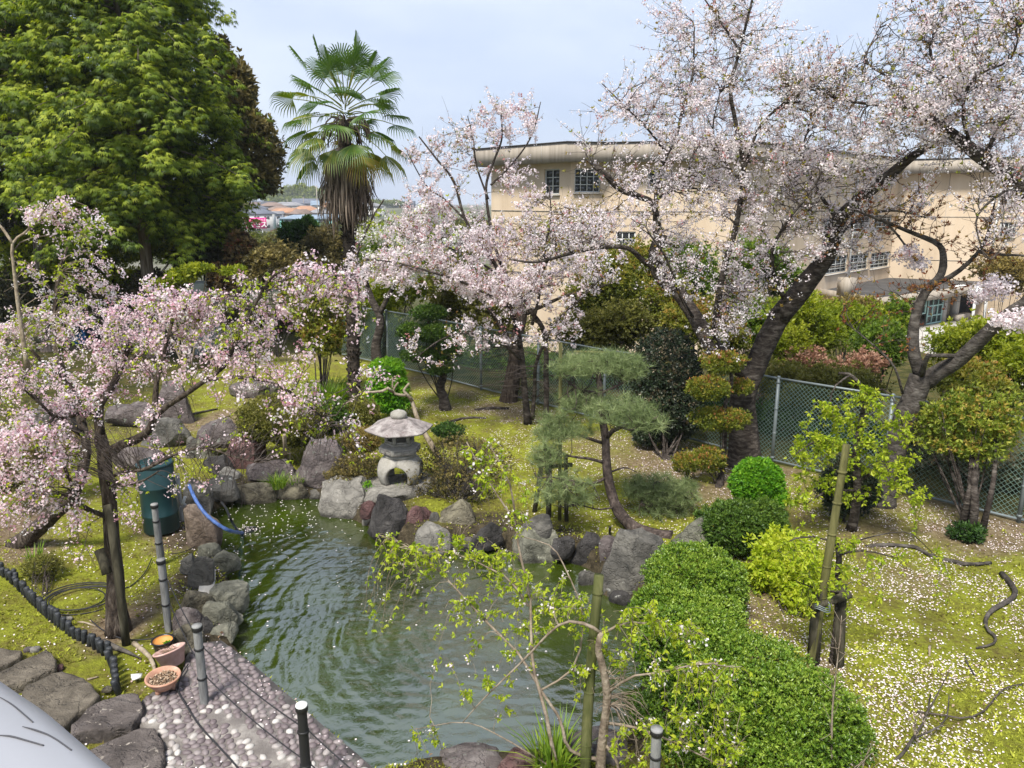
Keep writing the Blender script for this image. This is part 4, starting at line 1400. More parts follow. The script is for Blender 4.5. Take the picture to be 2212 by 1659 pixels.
def cherry(name, label, base, limbs, pads, style, bark_m, flower_m, leaf_m=None, fl=(5, 3), subs=(5, 0.15, 0.4), fsize=0.085, leaf=(0, 0.05), t0=0.35, group=None, flare=0.5,
           twr=0.005, seed=0, tmpl=None, cat='tree', spread=0.5, leaf_tmpl=None, ftint=(0.55, 0.28), twmat=None):
    root, S, T = tree_frame(name, label, cat, base, limbs, bark_m, group, flare, seed)
    B, W = strands(S, T, pads, style, seed, spread=spread)
    sub = sub_twigs(B, subs[0], subs[1], subs[2], style)
    tw = MB()
    V, Fq = tubes(B, taper(B, twr * 0.8 + twr * 1.0 * np.clip(W, 0, 2.5), 0.0018), 4)
    tw.add(V, Fq)
    V, Fq = tubes(sub, taper(sub, np.full(len(sub), twr * 0.7), 0.002), 3)
    tw.add(V, Fq)
    part('twigs', tw, twmat or M['bark_twig'], root)
    if fl[0] or fl[1]:
        p1, _ = along(B, fl[0], t0, 0.02)
        p2, _ = along(sub, fl[1], 0.2, 0.015)
        p = np.concatenate([p1, p2])
        keep = np.clip(0.62 + 0.8 * fbm(p * 1.2, seed + 5, 2) + 0.75 * vnoise(p * 3.6, seed + 8), 0.05, 1)
        p = p[rng.random(len(p)) < keep]
        mb = MB()
        R = frames(rng.normal(size=(len(p), 3)) + np.array([0, 0, -0.5 if style == 'weep' else 0.3]))
        scatter_mix(mb, tmpl or FLOW, p, R, fsize * (0.7 + 0.6 * rng.random(len(p))), np.clip(rng.normal(ftint[0], ftint[1], len(p)), 0, 1))
        part('blossoms', mb, M[flower_m], root)
    if leaf[0]:
        p1, t1 = along(B, leaf[0], 0.3, 0.012)
        p2, t2 = along(sub, max(1, leaf[0] // 3), 0.15, 0.01)
        p, tt = np.concatenate([p1, p2]), np.concatenate([t1, t2])
        mb = MB()
        R = frames(tt * 0.4 + rng.normal(size=p.shape) * 0.7 + np.array([0, 0, -0.55 if style == 'weep' else 0.35]))
        scatter_mix(mb, leaf_tmpl or BUNCH_S, p, R, leaf[1] * (0.65 + 0.7 * rng.random(len(p))), rng.random(len(p)))
        part('leaves', mb, M[leaf_m], root)
    return root

def blob_points(c, r, n, inner=0.72, seed=0, lump=0.2, lf=2.2, flatten=-1.0):
    d = nrm(rng.normal(size=(n, 3)))
    q = inner + (1 - inner) * rng.random(n) ** 0.6
    q = q * (1 + lump * fbm(d * lf + seed * 5.3, seed, 3))
    P = d * q[:, None] * np.asarray(r)
    if flatten > -1:
        P[:, 2] = np.maximum(P[:, 2], flatten * r[2] + 0.12 * r[2] * rng.normal(size=n))
    return np.asarray(c) + P, d

def bush(name, label, cat, blobs, leaf_m, n, size, group=None, base=None, stem_m='bark_twig', tmpl=None, inner=0.7, lump=0.2, lf=2.2, stems=7, stem_r=0.012, up=0.35, tjit=0.3, core=0.25, out=0.8, flatten=-1.0, tipbias=0.25,
         trunk=None, twigs=0, shoots=0):
    """blobs: (u, v, ru, rv, Y, depth ratio).  Leaves spread through the shell of every blob, stems from the base"""
    C, Rr = [], []
    for (u, v, ru, rv, Y, dr) in blobs:
        c = at(u, v, Y)
        k = mpp(c)
        C.append(c)
        Rr.append(np.array([ru * k, ru * k * dr, rv * k]))
    if base is None:
        base = np.array([C[0][0], C[0][1], 0])
        base[2] = gz(base)
    base = np.asarray(base, float)
    root = thing(name, label, cat, base, group)
    area = np.array([r[0] * r[1] + r[0] * r[2] + r[1] * r[2] for r in Rr])
    mb = MB()
    for i, (c, r) in enumerate(zip(C, Rr)):
        m = int(n * area[i] / area.sum())
        P, d = blob_points(c, r, m, inner, i + int(c[0] * 10) % 50, lump, lf, flatten)
        mc = int(m * core * .6)
        P2, d2 = blob_points(c, r * 0.9, mc, 0.25, i, 0.1, 2, flatten)
        P, d = np.concatenate([P, P2]), np.concatenate([d, d2])
        dv = d * out + np.array([0, 0, up]) + rng.normal(size=d.shape) * 0.55
        R = frames(dv)
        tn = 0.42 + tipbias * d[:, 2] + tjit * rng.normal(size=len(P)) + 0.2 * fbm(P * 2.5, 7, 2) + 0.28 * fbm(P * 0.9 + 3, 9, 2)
        s = size * (0.7 + 0.6 * rng.random(len(P)))
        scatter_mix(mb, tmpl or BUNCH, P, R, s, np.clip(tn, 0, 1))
    if shoots:
        for i, (c, r) in enumerate(zip(C, Rr)):
            m = int(shoots * area[i] / area.sum())
            P, d = blob_points(c, r * 1.03, m, 0.97, i + int(c[0] * 10) % 50, lump, lf, flatten)
            ok = d[:, 2] > -0.35
            P, d = P[ok], d[ok]
            for st in range(2):
                q = P + (d * 0.5 + [0, 0, .6]) * size * (0.5 + 0.9 * st) * rng.random((len(P), 1))
                scatter_mix(mb, BUNCH_S, q, frames(d * .4 + np.array([0, 0, 1.0]) + .3 * rng.normal(size=P.shape)), size * (.7 + .5 * rng.random(len(P))), np.clip(.74 + .16 * rng.normal(size=len(P)), 0, 1))
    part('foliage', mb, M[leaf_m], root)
    if trunk:
        for tr in trunk:
            m_, S, r = limb_mesh(tr[0], tr[1], tr[2], 8, 3, 0.3)
            part('trunk', m_, M[stem_m], root, True)
    if stems:
        Bs = []
        for i in range(stems):
            j = rng.choice(len(C), p=area / area.sum())
            c, r = C[j], Rr[j]
            tgt = c + nrm(rng.normal(size=3) + np.array([0, 0, 0.3])) * r * 0.75
            b0 = base + np.array([rng.normal() * 0.06, rng.normal() * 0.06, -0.05])
            mid = (b0 * 0.45 + tgt * 0.55) + rng.normal(size=3) * 0.06
            Bs.append(spline([b0, mid, tgt], 6))
        Bs = np.array(Bs)
        V, Fq = tubes(Bs, taper(Bs, np.full(len(Bs), stem_r), stem_r * 0.3), 5)
        sm = MB().add(V, Fq)
        if twigs:
            tw = sub_twigs(Bs, max(1, twigs // len(Bs)), 0.1 * np.mean(Rr), 0.75 * np.mean(Rr), 'up', 0.35)
            V, Fq = tubes(tw, taper(tw, np.full(len(tw), stem_r * 0.4), 0.0016), 3)
            sm.add(V, Fq)
        part('stems', sm, M[stem_m], root, True)
    return root

def conifer(name, label, base, H, rad_fn, nb, clumps, sprays, ssize, z0, lean=(0, 0), tr=0.25, group=None, seed=0, droop=0.25):
    root = thing(name, label, 'tree', base, group)
    base = np.asarray(base, float)
    top = base + np.array([lean[0], lean[1], H])
    P = np.array([base + np.array([0, 0, -0.2]), base * 0.65 + top * 0.35 + np.array([0.05, 0, 0]), top])
    mb, S, r = limb_mesh(P, tr, 0.03, 12, seed, 0.5)
    part('trunk', mb, M['bark_cyp'], root, True)
    z = z0 + (H - z0) * rng.random(nb) ** 1.15
    az = rng.random(nb) * 2 * pi
    f = z / H
    p0 = base + (top - base) * f[:, None]
    L = np.array([rad_fn(q) for q in z]) * (0.7 + 0.38 * rng.random(nb))
    K = 7
    t = np.linspace(0, 1, K)
    hor = np.stack([np.cos(az), np.sin(az), np.zeros(nb)], -1)
    rise = 0.25 * rng.random(nb) + 0.05
    B = p0[:, None] + hor[:, None] * (L[:, None] * t[None])[..., None]
    B[..., 2] += L[:, None] * (rise[:, None] * t[None] - (droop + 0.15) * t[None] ** 2.2)
    B[:, 1:] += rng.normal(size=(nb, K - 1, 3)) * 0.05
    V, Fq = tubes(B, taper(B, 0.012 + 0.012 * L, 0.006), 5)
    part('branches', MB().add(V, Fq), M['bark_cyp'], root, True)
    # clumps of sprays, denser outwards, hanging off both sides of each branch
    m = clumps
    tt = 0.28 + 0.74 * rng.random((nb, m)) ** 0.75
    s = np.clip(tt, 0, 0.999) * (K - 1)
    i = s.astype(int)
    q = np.arange(nb)[:, None]
    c = B[q, i] + (B[q, np.minimum(i + 1, K - 1)] - B[q, i]) * (s - i)[..., None]
    side = np.stack([-np.sin(az), np.cos(az), np.zeros(nb)], -1)[:, None]
    lat = rng.normal(size=(nb, m, 1)) * (0.10 + 0.17 * L[:, None, None] * 0.55)
    c = c + side * lat + hor[:, None] * rng.normal(size=(nb, m, 1)) * 0.12
    c[..., 2] += -0.4 * np.abs(lat[..., 0]) + 0.17 * rng.normal(size=(nb, m))
    c = c.reshape(-1, 3)
    ho = np.repeat(hor[:, None] + 0 * lat, m, 1)[:, :m].reshape(-1, 3) + (side * np.sign(lat)).reshape(-1, 3) * 0.6
    ct = 0.5 + 0.2 * rng.normal(size=len(c))
    N = len(c)
    cs = np.repeat(c, sprays, 0)
    off = rng.normal(size=(N * sprays, 3)) * np.array([0.15, 0.15, 0.1])
    d = nrm(np.repeat(ho, sprays, 0) * 0.8 + off * 5.5 * np.array([1, 1, 0]) + rng.normal(size=off.shape) * 0.3)
    d[:, 2] = -0.15 - 0.75 * rng.random(len(d)) + off[:, 2] * 2.0
    R = frames_up(d, np.array([[0, 0, 1.0]]) + 0.25 * rng.normal(size=d.shape))
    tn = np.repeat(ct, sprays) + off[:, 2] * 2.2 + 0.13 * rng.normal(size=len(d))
    mb = MB()
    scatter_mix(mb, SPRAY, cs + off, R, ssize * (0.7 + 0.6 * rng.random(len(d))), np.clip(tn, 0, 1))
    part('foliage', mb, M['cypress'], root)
    return root

def pine(name, label, base, limbs, pads, n_per, size, group=None, cat='tree'):
    root, S, T = tree_frame(name, label, cat, base, limbs, M['bark_pine'], group, 0.3, 5)
    Bs = []
    pts = []
    for (u, v, ru, rv, Y, dr, k) in pads:
        c = at(u, v, Y)
        kk = mpp(c)
        r = np.array([ru * kk, ru * kk * dr, rv * kk])
        m = int(n_per * k)
        d = nrm(rng.normal(size=(m, 3)))
        q = rng.random(m) ** 0.45
        P = c + d * q[:, None] * r
        P[:, 2] = np.where(P[:, 2] < c[2], c[2] + (P[:, 2] - c[2]) * 0.6, P[:, 2])
        pts.append(P)
        for j in range(max(8, m // 9)):
            g_ = P[rng.integers(m)] - np.array([0, 0, 0.03])
            dist = np.linalg.norm(S - g_, axis=1) * (1 + 0.3 * rng.random(len(S)))
            i = int(np.argmin(dist))
            mid = S[i] * 0.5 + g_ * 0.5 + rng.normal(size=3) * 0.05 - np.array([0, 0, 0.05])
            Bs.append(spline([S[i], mid, g_], 6))
    Bs = np.array(Bs)
    V, Fq = tubes(Bs, taper(Bs, np.full(len(Bs), 0.011), 0.004), 4)
    part('twigs', MB().add(V, Fq), M['bark_pine'], root)
    P = np.concatenate(pts)
    mb = MB()
    R = frames(np.array([[0, 0, 0.75]]) + rng.normal(size=P.shape) * 0.6)
    scatter_mix(mb, NEEDLE, P, R, size * (0.75 + 0.5 * rng.random(len(P))), np.clip(0.5 + 0.25 * rng.normal(size=len(P)) + 0.2 * fbm(P * 3, 4, 2), 0, 1))
    part('needles', mb, M['needle'], root)
    return root

def blades(name, label, cat, u, v, n, h, spread, mat='grass_blade', z=None, w=0.012, lean=0.6, base=None):
    B = G(u, v) if base is None else np.asarray(base, float)
    if base is None:
        B[2] = gz(B)
    a = rng.random(n) * 2 * pi
    rr = spread * np.sqrt(rng.random(n))
    p0 = B + np.c_[rr * np.cos(a), rr * np.sin(a), np.zeros(n)]
    ln = lean * (0.3 + 0.9 * rng.random(n))
    hh = h * (0.6 + 0.5 * rng.random(n))
    d = np.c_[np.cos(a), np.sin(a), np.zeros(n)] + 0.6 * rng.normal(size=(n, 3)) * np.array([1, 1, 0])
    s = np.cross(d, [0, 0, 1.0])
    s = nrm(s) * w
    K = 4
    V = []
    for k in range(K):
        t = k / (K - 1)
        c = p0 + d * (ln * hh * t ** 1.8)[:, None] + np.array([0, 0, 1]) * (hh * (t - 0.32 * ln * t ** 2.5))[:, None]
        ww = (1 - t) ** 0.6 + 0.04
        V += [c - s * ww, c + s * ww]
    V = np.stack(V, 1)
    Fq = np.array([[2 * k, 2 * k + 1, 2 * k + 3, 2 * k + 2] for k in range(K - 1)])
    Fa = (Fq[None] + (np.arange(n) * 2 * K)[:, None, None]).reshape(-1, 4)
    mb = MB().add(V.reshape(-1, 3), Fa, np.repeat(np.clip(rng.normal(.5, .25, n), 0, 1), 2 * K))
    return single(name, mb, M[mat], label, cat, B)
# ================================================================== TREES BEHIND THE GARDEN
# --- the tall cypresses on the left
def gpt(u, Y):
    p = at(u, 700, Y)
    p[2] = gz(p)
    return p
YC = 25.5
b = gpt(330, YC)
conifer('cypress_tree', 'tall layered green cypress with a grey trunk left of the palm', b, 15.0,
        lambda z: np.interp(z, [2, 4, 5, 7, 10, 12.5, 15], [1.6, 2.0, 3.2, 3.7, 3.3, 2.2, 0.2]), 150, 24, 13, 0.185, 4.2, (-0.1, 0), 0.27, 'tall cypresses on the left', 1)
b = gpt(100, 26.5)
conifer('cypress_tree', 'tall layered green cypress at the far left edge of the photo', b, 13.2,
        lambda z: np.interp(z, [2, 4, 7, 9, 11, 13], [1.4, 3.0, 3.5, 3.0, 1.6, 0.2]), 120, 21, 10, 0.2, 5.2, (0.2, 0), 0.25, 'tall cypresses on the left', 2)
b = gpt(398, 28.5)
conifer('cypress_tree', 'darker cypress whose grey trunk stands just right of the tallest cypress', b, 15.5,
        lambda z: np.interp(z, [2, 4, 7, 10, 13, 15], [1.6, 2.6, 3.5, 3.3, 2.2, 0.2]), 105, 19, 9, 0.21, 4.9, (-0.3, 0), 0.24, 'tall cypresses on the left', 3)

# --- broadleaf trees round them
bush('broadleaf_tree', 'dark evergreen broadleaf tree bulging out to the right of the cypresses', 'tree',
     [(545, 320, 62, 85, 29, 1), (500, 240, 48, 80, 29, 1), (475, 390, 60, 70, 29, 1), (520, 190, 30, 55, 29.3, 1), (560, 385, 45, 40, 28.6, 1), (470, 160, 40, 80, 30, 1)], 'leaf_brown', 4600, 0.2,
     base=gpt(440, 29.5), stems=9, stem_r=0.06, stem_m='bark_grey', tmpl=BUNCH, lump=0.3, inner=0.55, core=0.3)
bush('broadleaf_tree', 'near-black glossy leaved tree under the cypresses beside the town view', 'tree',
     [(450, 500, 62, 75, 27.6, 1), (488, 470, 26, 60, 28, 1), (405, 545, 30, 40, 27.6, 1)], 'leaf_dark', 4600, 0.15, base=gpt(450, 27), stems=12, stem_r=0.035, lump=0.28, inner=0.55)
bush('shrub', 'red-brown shrub with orange tips below the pink shop sign', 'shrub', [(525, 552, 36, 44, 25.5, 1), (500, 610, 40, 40, 25, 1)], 'leaf_redbrown', 1800, 0.13, base=gpt(525, 25.5), lump=0.35, twigs=60)
bush('shrub', 'twiggy olive shrub right of the red-brown shrub', 'shrub', [(585, 575, 65, 48, 25.2, 1), (640, 600, 45, 42, 25, 1)], 'leaf_brown', 2600, 0.11, base=gpt(595, 25.4), lump=0.4, inner=0.5, twigs=160, stems=14, stem_m='bark_grey')
bush('shrub', 'dense dark green rounded tree in front of the distant houses', 'tree', [(643, 515, 36, 34, 33, 1), (665, 497, 18, 26, 33, 1)], 'leaf_deep', 2300, 0.17, base=gpt(645, 33), lump=0.3)
bush('shrub', 'olive rounded tree between the dark green tree and the palm', 'tree', [(705, 535, 46, 40, 32, 1), (690, 580, 60, 26, 31, 1)], 'leaf_brown', 2600, 0.15, base=gpt(705, 32), lump=0.35, twigs=80, stem_m='bark_grey')
bush('maple_tree', 'lime green spring maple with layered leaves under the cypresses', 'tree',
     [(150, 500, 120, 40, 27.6, .8), (250, 545, 100, 26, 27.6, .8), (130, 590, 120, 30, 27.6, .8), (260, 600, 90, 22, 27.6, .8), (60, 545, 80, 36, 27.6, .8), (370, 545, 50, 22, 27.6, .8), (210, 640, 90, 18, 27.6, .8), (430, 500, 45, 14, 27.6, .8)],
     'leaf_yellowgreen', 7000, 0.13, base=gpt(215, 27.6), stems=14, stem_r=0.035, stem_m='bark', lump=0.35, inner=0.3, up=0.1, tipbias=0.35, core=0.2)
bush('shrub', 'dark leafy understorey bush behind the lime maple', 'shrub', [(60, 640, 120, 60, 27, .8), (220, 650, 120, 60, 27.5, .8), (330, 640, 80, 50, 27, .8), (20, 480, 90, 60, 28, .8)], 'leaf_dark', 4200, 0.17, base=gpt(150, 27), lump=0.35)
bush('broadleaf_tree', 'yellow-green tree top in the upper left corner', 'tree', [(20, 10, 55, 45, 38, 1), (85, 20, 40, 50, 38, 1), (75, 60, 30, 25, 37, 1)], 'leaf_yellowgreen', 2300, 0.26, base=gpt(30, 38), stems=6, stem_r=0.1, lump=0.3)
bush('broadleaf_tree', 'faded rust-coloured tree below the yellow-green tree top', 'tree', [(30, 75, 62, 65, 35, 1), (5, 150, 45, 60, 35, 1), (80, 100, 30, 40, 35, 1)], 'leaf_rust_tree', 2800, 0.22, base=gpt(20, 35), stems=8, stem_r=0.1, lump=0.35)
bush('shrub', 'pruned shrub with yellow-green leaf tufts before the grey cypress trunks', 'shrub', [(395, 595, 38, 14, 23, 1), (425, 580, 35, 10, 23, 1), (350, 620, 35, 16, 22.8, 1), (505, 585, 30, 8, 23, 1)], 'leaf_yellowgreen', 700, 0.13, base=gpt(395, 23),
     stems=9, stem_r=0.035, stem_m='bark_pale', inner=0.3)

# ================================================================== BACKGROUND SHRUBS BEYOND AND ALONG THE FENCE
SHR = [
 ('bush with orange and gold leaves half behind pink weeping blossoms', [(683, 655, 62, 62, 19.5, 1), (700, 720, 50, 45, 19.3, 1)], 'leaf_orange', 3600, 0.085),
 ('yellow-green bush between the palm and the dark stump', [(800, 660, 70, 60, 25, 1), (860, 610, 70, 50, 26, 1)], 'leaf_yellowgreen', 2400, 0.13),
 ('olive shrub behind the palm trunk among white blossoms', [(850, 540, 80, 50, 29, 1), (920, 590, 60, 50, 28, 1)], 'leaf_green', 2600, 0.14),
 ('olive shrub standing behind the middle cherry', [(1000, 640, 80, 80, 24.5, .8), (1075, 690, 70, 75, 24, .8)], 'leaf_olive', 3600, 0.12),
 ('tall bush with red and orange tips in front of the school wall', [(1330, 610, 75, 68, 22.5, 1), (1390, 575, 50, 50, 23, 1), (1270, 650, 45, 60, 22.5, 1)], 'leaf_orange', 5600, 0.1),
 ('dark olive bush behind the dark fence corner', [(1270, 720, 80, 50, 21.5, .8), (1350, 700, 70, 50, 21, .8)], 'leaf_olive', 3400, 0.1),
 ('green leafy shrub between the fork of the big cherry', [(1500, 600, 55, 70, 24, 1), (1470, 560, 40, 40, 25, 1)], 'leaf_green', 2400, 0.12),
 ('bright green shrub framed by the right arm of the big cherry', [(1640, 560, 62, 45, 24, 1), (1605, 610, 40, 60, 24, 1), (1690, 600, 40, 40, 24, 1)], 'leaf_green', 2600, 0.12),
 ('yellow-green maple right of the big cherry trunk', [(1725, 670, 60, 42, 19, 1), (1700, 740, 55, 50, 18.5, 1), (1770, 720, 55, 40, 19, 1)], 'leaf_yellowgreen', 3400, 0.09),
 ('clipped dome shrub with rusty top before the entrance roof', [(1850, 668, 56, 30, 27, 1), (1800, 668, 40, 24, 27.5, 1)], 'leaf_dry', 2600, 0.1),
 ('lime shrub below the clipped rusty dome', [(1810, 690, 55, 36, 22, 1), (1880, 700, 60, 40, 22, 1)], 'leaf_yellowgreen', 2600, 0.1),
 ('green shrub in front of the entrance windows', [(1900, 745, 55, 55, 20, 1), (1935, 690, 30, 45, 22, 1)], 'leaf_green', 2600, 0.1),
 ('salmon-coloured twiggy shrub behind the chain-link fence', [(1735, 770, 48, 26, 18.2, .8), (1800, 795, 40, 20, 17.8, .8), (1872, 782, 46, 26, 17.6, .8)], 'leaf_salmon', 800, 0.085),
 ('bush with mixed rusty and green leaves behind the fence post', [(1800, 835, 110, 45, 16.6, .8), (1700, 830, 60, 50, 17.2, .8)], 'leaf_olive', 3400, 0.085),
 ('bright green shrub right of the forked tree', [(2075, 745, 60, 45, 19, 1), (2150, 730, 60, 50, 18.5, 1), (2200, 790, 55, 55, 16.5, 1)], 'leaf_yellowgreen', 3600, 0.095),
 ('yellow-olive shrub behind the forked tree limb', [(2080, 815, 70, 40, 16.5, 1), (2140, 850, 60, 45, 15.5, 1)], 'leaf_orange', 2800, 0.085),
 ('rust-tipped clipped shrub against the right end of the school', [(2172, 590, 55, 36, 33, 1)], 'leaf_dry', 1500, 0.15),
 ('pale green clipped mound beside the school driveway', [(2140, 755, 80, 26, 26, 1), (2200, 735, 60, 28, 27, 1)], 'leaf_dry', 1900, 0.1),
 ('dark green undergrowth behind the wire mesh', [(1700, 920, 110, 60, 17, .6), (1560, 890, 60, 70, 18, .6), (1830, 950, 100, 55, 15.6, .6)], 'leaf_deep', 3000, 0.1),
 ('dark undergrowth behind the right end of the wire mesh', [(2040, 1020, 100, 50, 14, .6), (2160, 1040, 90, 55, 13.2, .6), (1950, 980, 60, 45, 14.8, .6)], 'leaf_dark', 2800, 0.09),
 ('undergrowth behind the middle stretch of wire mesh', [(1180, 800, 90, 45, 22.4, .6), (1040, 790, 70, 50, 24, .6), (1300, 790, 70, 50, 21.4, .6), (1420, 850, 50, 55, 20, .6)], 'leaf_green', 3200, 0.1),
 ('low thicket behind the far left stretch of wire mesh', [(830, 730, 60, 50, 27, .6), (920, 740, 60, 55, 26, .6), (760, 700, 50, 45, 28, .6)], 'leaf_olive', 2200, 0.12),
 ('mixed orange and green shrub seen through the fork of the big cherry', [(1500, 690, 75, 50, 20.5, .8), (1435, 650, 60, 50, 21.5, .8), (1560, 725, 60, 45, 19.6, .8)], 'leaf_orange', 3200, 0.1),
 ('low green shrub seen between the big cherry trunk and its right arm', [(1655, 690, 50, 45, 20.5, .8), (1610, 705, 45, 50, 20.2, .8)], 'leaf_green', 1900, 0.1),
 ('far thicket beyond the back of the garden', [(620, 700, 80, 40, 31, .6), (520, 700, 80, 36, 32, .6), (420, 720, 60, 40, 31, .6)], 'leaf_brown', 2400, 0.14),
]
for lb, blobs, mt_, n, s in SHR:
    u, v, ru, rv, Y, dr = blobs[0]
    bb = at(u, v, Y)
    bb[2] = gz(bb)
    bush('shrub', lb, 'shrub', blobs, mt_, n, s, base=bb, lump=0.5, inner=0.35, stems=11, stem_r=0.02, twigs=70, core=0.35, lf=3.2, tjit=0.2)

# ================================================================== THE PALM
YP = 18.8
PB = G(767, 882)
proot = thing('palm_tree', 'tall fan palm with a shaggy skirt of dead fronds', 'palm', PB)
PT = np.array([PB - [0, 0, .15], at(763, 760, YP), at(758, 600, YP), at(750, 450, YP), at(746, 330, YP), at(745, 262, YP)])
mb, S, r = limb_mesh(PT, 13.5 * mpp(PB), 12 * mpp(PB), 12, 9, 0.25, 0.05)
# ragged leaf-base rings
ring = MB()
n = 420
tt = rng.random(n) * 0.62
pp = spline(PT, 400)[(tt * 399).astype(int)]
a = rng.random(n) * 2 * pi
hor = np.c_[np.cos(a), np.sin(a), np.zeros(n)]
scatter(ring, T_leaf2(0.5, 0.1), pp + hor * 0.125, frames(hor * 0.75 + np.array([0, 0, 0.75])), 0.07 + 0.07 * rng.random(n), rng.random(n))
part('trunk', mb, M['bark_palm'], proot, True)
part('leaf_bases', ring, M['bark_palm'], proot, kind='stuff')
CROWN = at(745, 226, YP)
KP = mpp(CROWN)
def fan_leaf(mb, root_p, d, plen, flen, nseg, arc, tint, sag, mbs=None):
    """petiole from root_p along d, then a pleated fan of narrow segments"""
    d = nrm(d)
    P = [root_p]
    cur, dd = root_p.copy(), d.copy()
    for k in range(4):
        cur = cur + dd * plen / 4
        P.append(cur)
        dd = nrm(dd + np.array([0, 0, -0.10 * sag]))
    P = np.array(P)
    V, Fq = tubes(P[None], np.linspace(0.014, 0.008, 5)[None], 4)
    mb.add(V, Fq, 0.22)
    side = np.cross(dd, [0, 0, 1.0])
    side = nrm(side + 1e-6) if np.linalg.norm(side) > 0.05 else np.array([1.0, 0, 0])
    tw = rng.normal() * 0.35
    nor = np.cross(side, dd)
    side, nor = side * math.cos(tw) + nor * math.sin(tw), nor * math.cos(tw) - side * math.sin(tw)
    for i in range(nseg):
        a = (i / (nseg - 1) - 0.5) * arc
        L = flen * (0.72 + 0.28 * math.cos(a * 0.8)) * (0.93 + 0.14 * rng.random())
        e = dd * math.cos(a) + side * math.sin(a) + nor * (0.3 - 0.22 * abs(a))
        e = nrm(e)
        w = nrm(np.cross(e, nor)) * flen * 0.03
        c0 = cur
        m1 = c0 + e * L * 0.5 + np.array([0, 0, -0.02 * sag])
        m2 = c0 + e * L * 0.78 + np.array([0, 0, -0.10 * sag * L])
        m3 = c0 + e * L * 0.96 + np.array([0, 0, -0.36 * sag * L])
        z = nor * 0.012
        V = [c0, m1 - w, m1 + w, m2 - w * .72, m2 + w * .72, m3, m1 - z, m2 - z]
        mb.add(V, np.array([[0, 1, 6], [0, 6, 2], [1, 3, 7], [1, 7, 6], [6, 7, 4], [6, 4, 2], [3, 5, 7], [7, 5, 4]]), np.clip(tint + 0.05 * rng.normal(), 0, 1))
FR = []
gA_ = 2.39996
for i in range(54):
    f = i / 53
    el = 1.32 - 1.95 * f ** 0.95
    az = i * gA_
    FR.append((el, az, f))
for el, az, f in FR:
    mb = MB()
    d = np.array([math.cos(az) * math.cos(el), math.sin(az) * math.cos(el), math.sin(el)])
    z0 = 0.26 - 0.88 * f
    p0 = CROWN + np.array([math.cos(az) * .08, math.sin(az) * .08, z0])
    tint = 0.75 + 0.2 * rng.random() if f < 0.72 else (0.05 + 0.4 * rng.random())
    if d[0] < -0.55 and 0.3 < f < 0.75:
        tint = 0.18 + 0.2 * rng.random()
    fan_leaf(mb, p0, d, 0.6 + 0.4 * rng.random() + 0.15 * (f > .2), 0.52 + 0.12 * rng.random(), 24, 3.5 if f < 0.75 else 2.6, tint, 0.5 + 1.1 * f)
    part('frond', mb, M['palm_leaf'], proot)
dead = MB()
for i in range(620):
    az = rng.random() * 2 * pi
    q = rng.random()
    zt = 1.55 * q
    p0 = at(745, 318, YP) + np.array([math.cos(az) * .12, math.sin(az) * .12, -zt * 0.72])
    L = 0.62 + 0.45 * rng.random()
    rr = 0.18 + 0.30 * rng.random()
    P = spline([p0, p0 + np.array([math.cos(az) * rr * .9, math.sin(az) * rr * .9, -0.18 * L]), p0 + np.array([math.cos(az) * rr * 1.15, math.sin(az) * rr * 1.15, -0.62 * L]),
                p0 + np.array([math.cos(az) * rr * (1.0 + .3 * rng.normal()), math.sin(az) * rr * 1.05, -L])], 7)
    w = np.array([0.012, 0.016, 0.02, 0.02, 0.016, 0.011, 0.003]) * (0.7 + 0.6 * rng.random())
    s = np.array([-math.sin(az), math.cos(az), 0]) * 0.8 + rng.normal(size=3) * 0.4
    s = nrm(s)
    V = np.stack([P - s * w[:, None], P + s * w[:, None]], 1).reshape(-1, 3)
    dead.add(V, np.array([[2 * k, 2 * k + 1, 2 * k + 3, 2 * k + 2] for k in range(6)]), rng.random())
part('dead_fronds', dead, M['palm_dead'], proot, kind='stuff')
fs = MB()
for i in range(45):
    az = rng.random() * 2 * pi
    p0 = CROWN + np.array([0, 0, -0.35 - 0.3 * rng.random()])
    d = np.array([math.cos(az), math.sin(az), 0.2])
    P = spline([p0, p0 + d * 0.3 + [0, 0, .05], p0 + d * 0.5 + [0, 0, -.15], p0 + d * .55 + [0, 0, -.4]], 6)
    fs.tube(P, np.linspace(0.016, 0.02, 6), 4, False, 0.1 + 0.3 * rng.random())
part('flower_stalks', fs, M['palm_dead'], proot, True, kind='stuff')

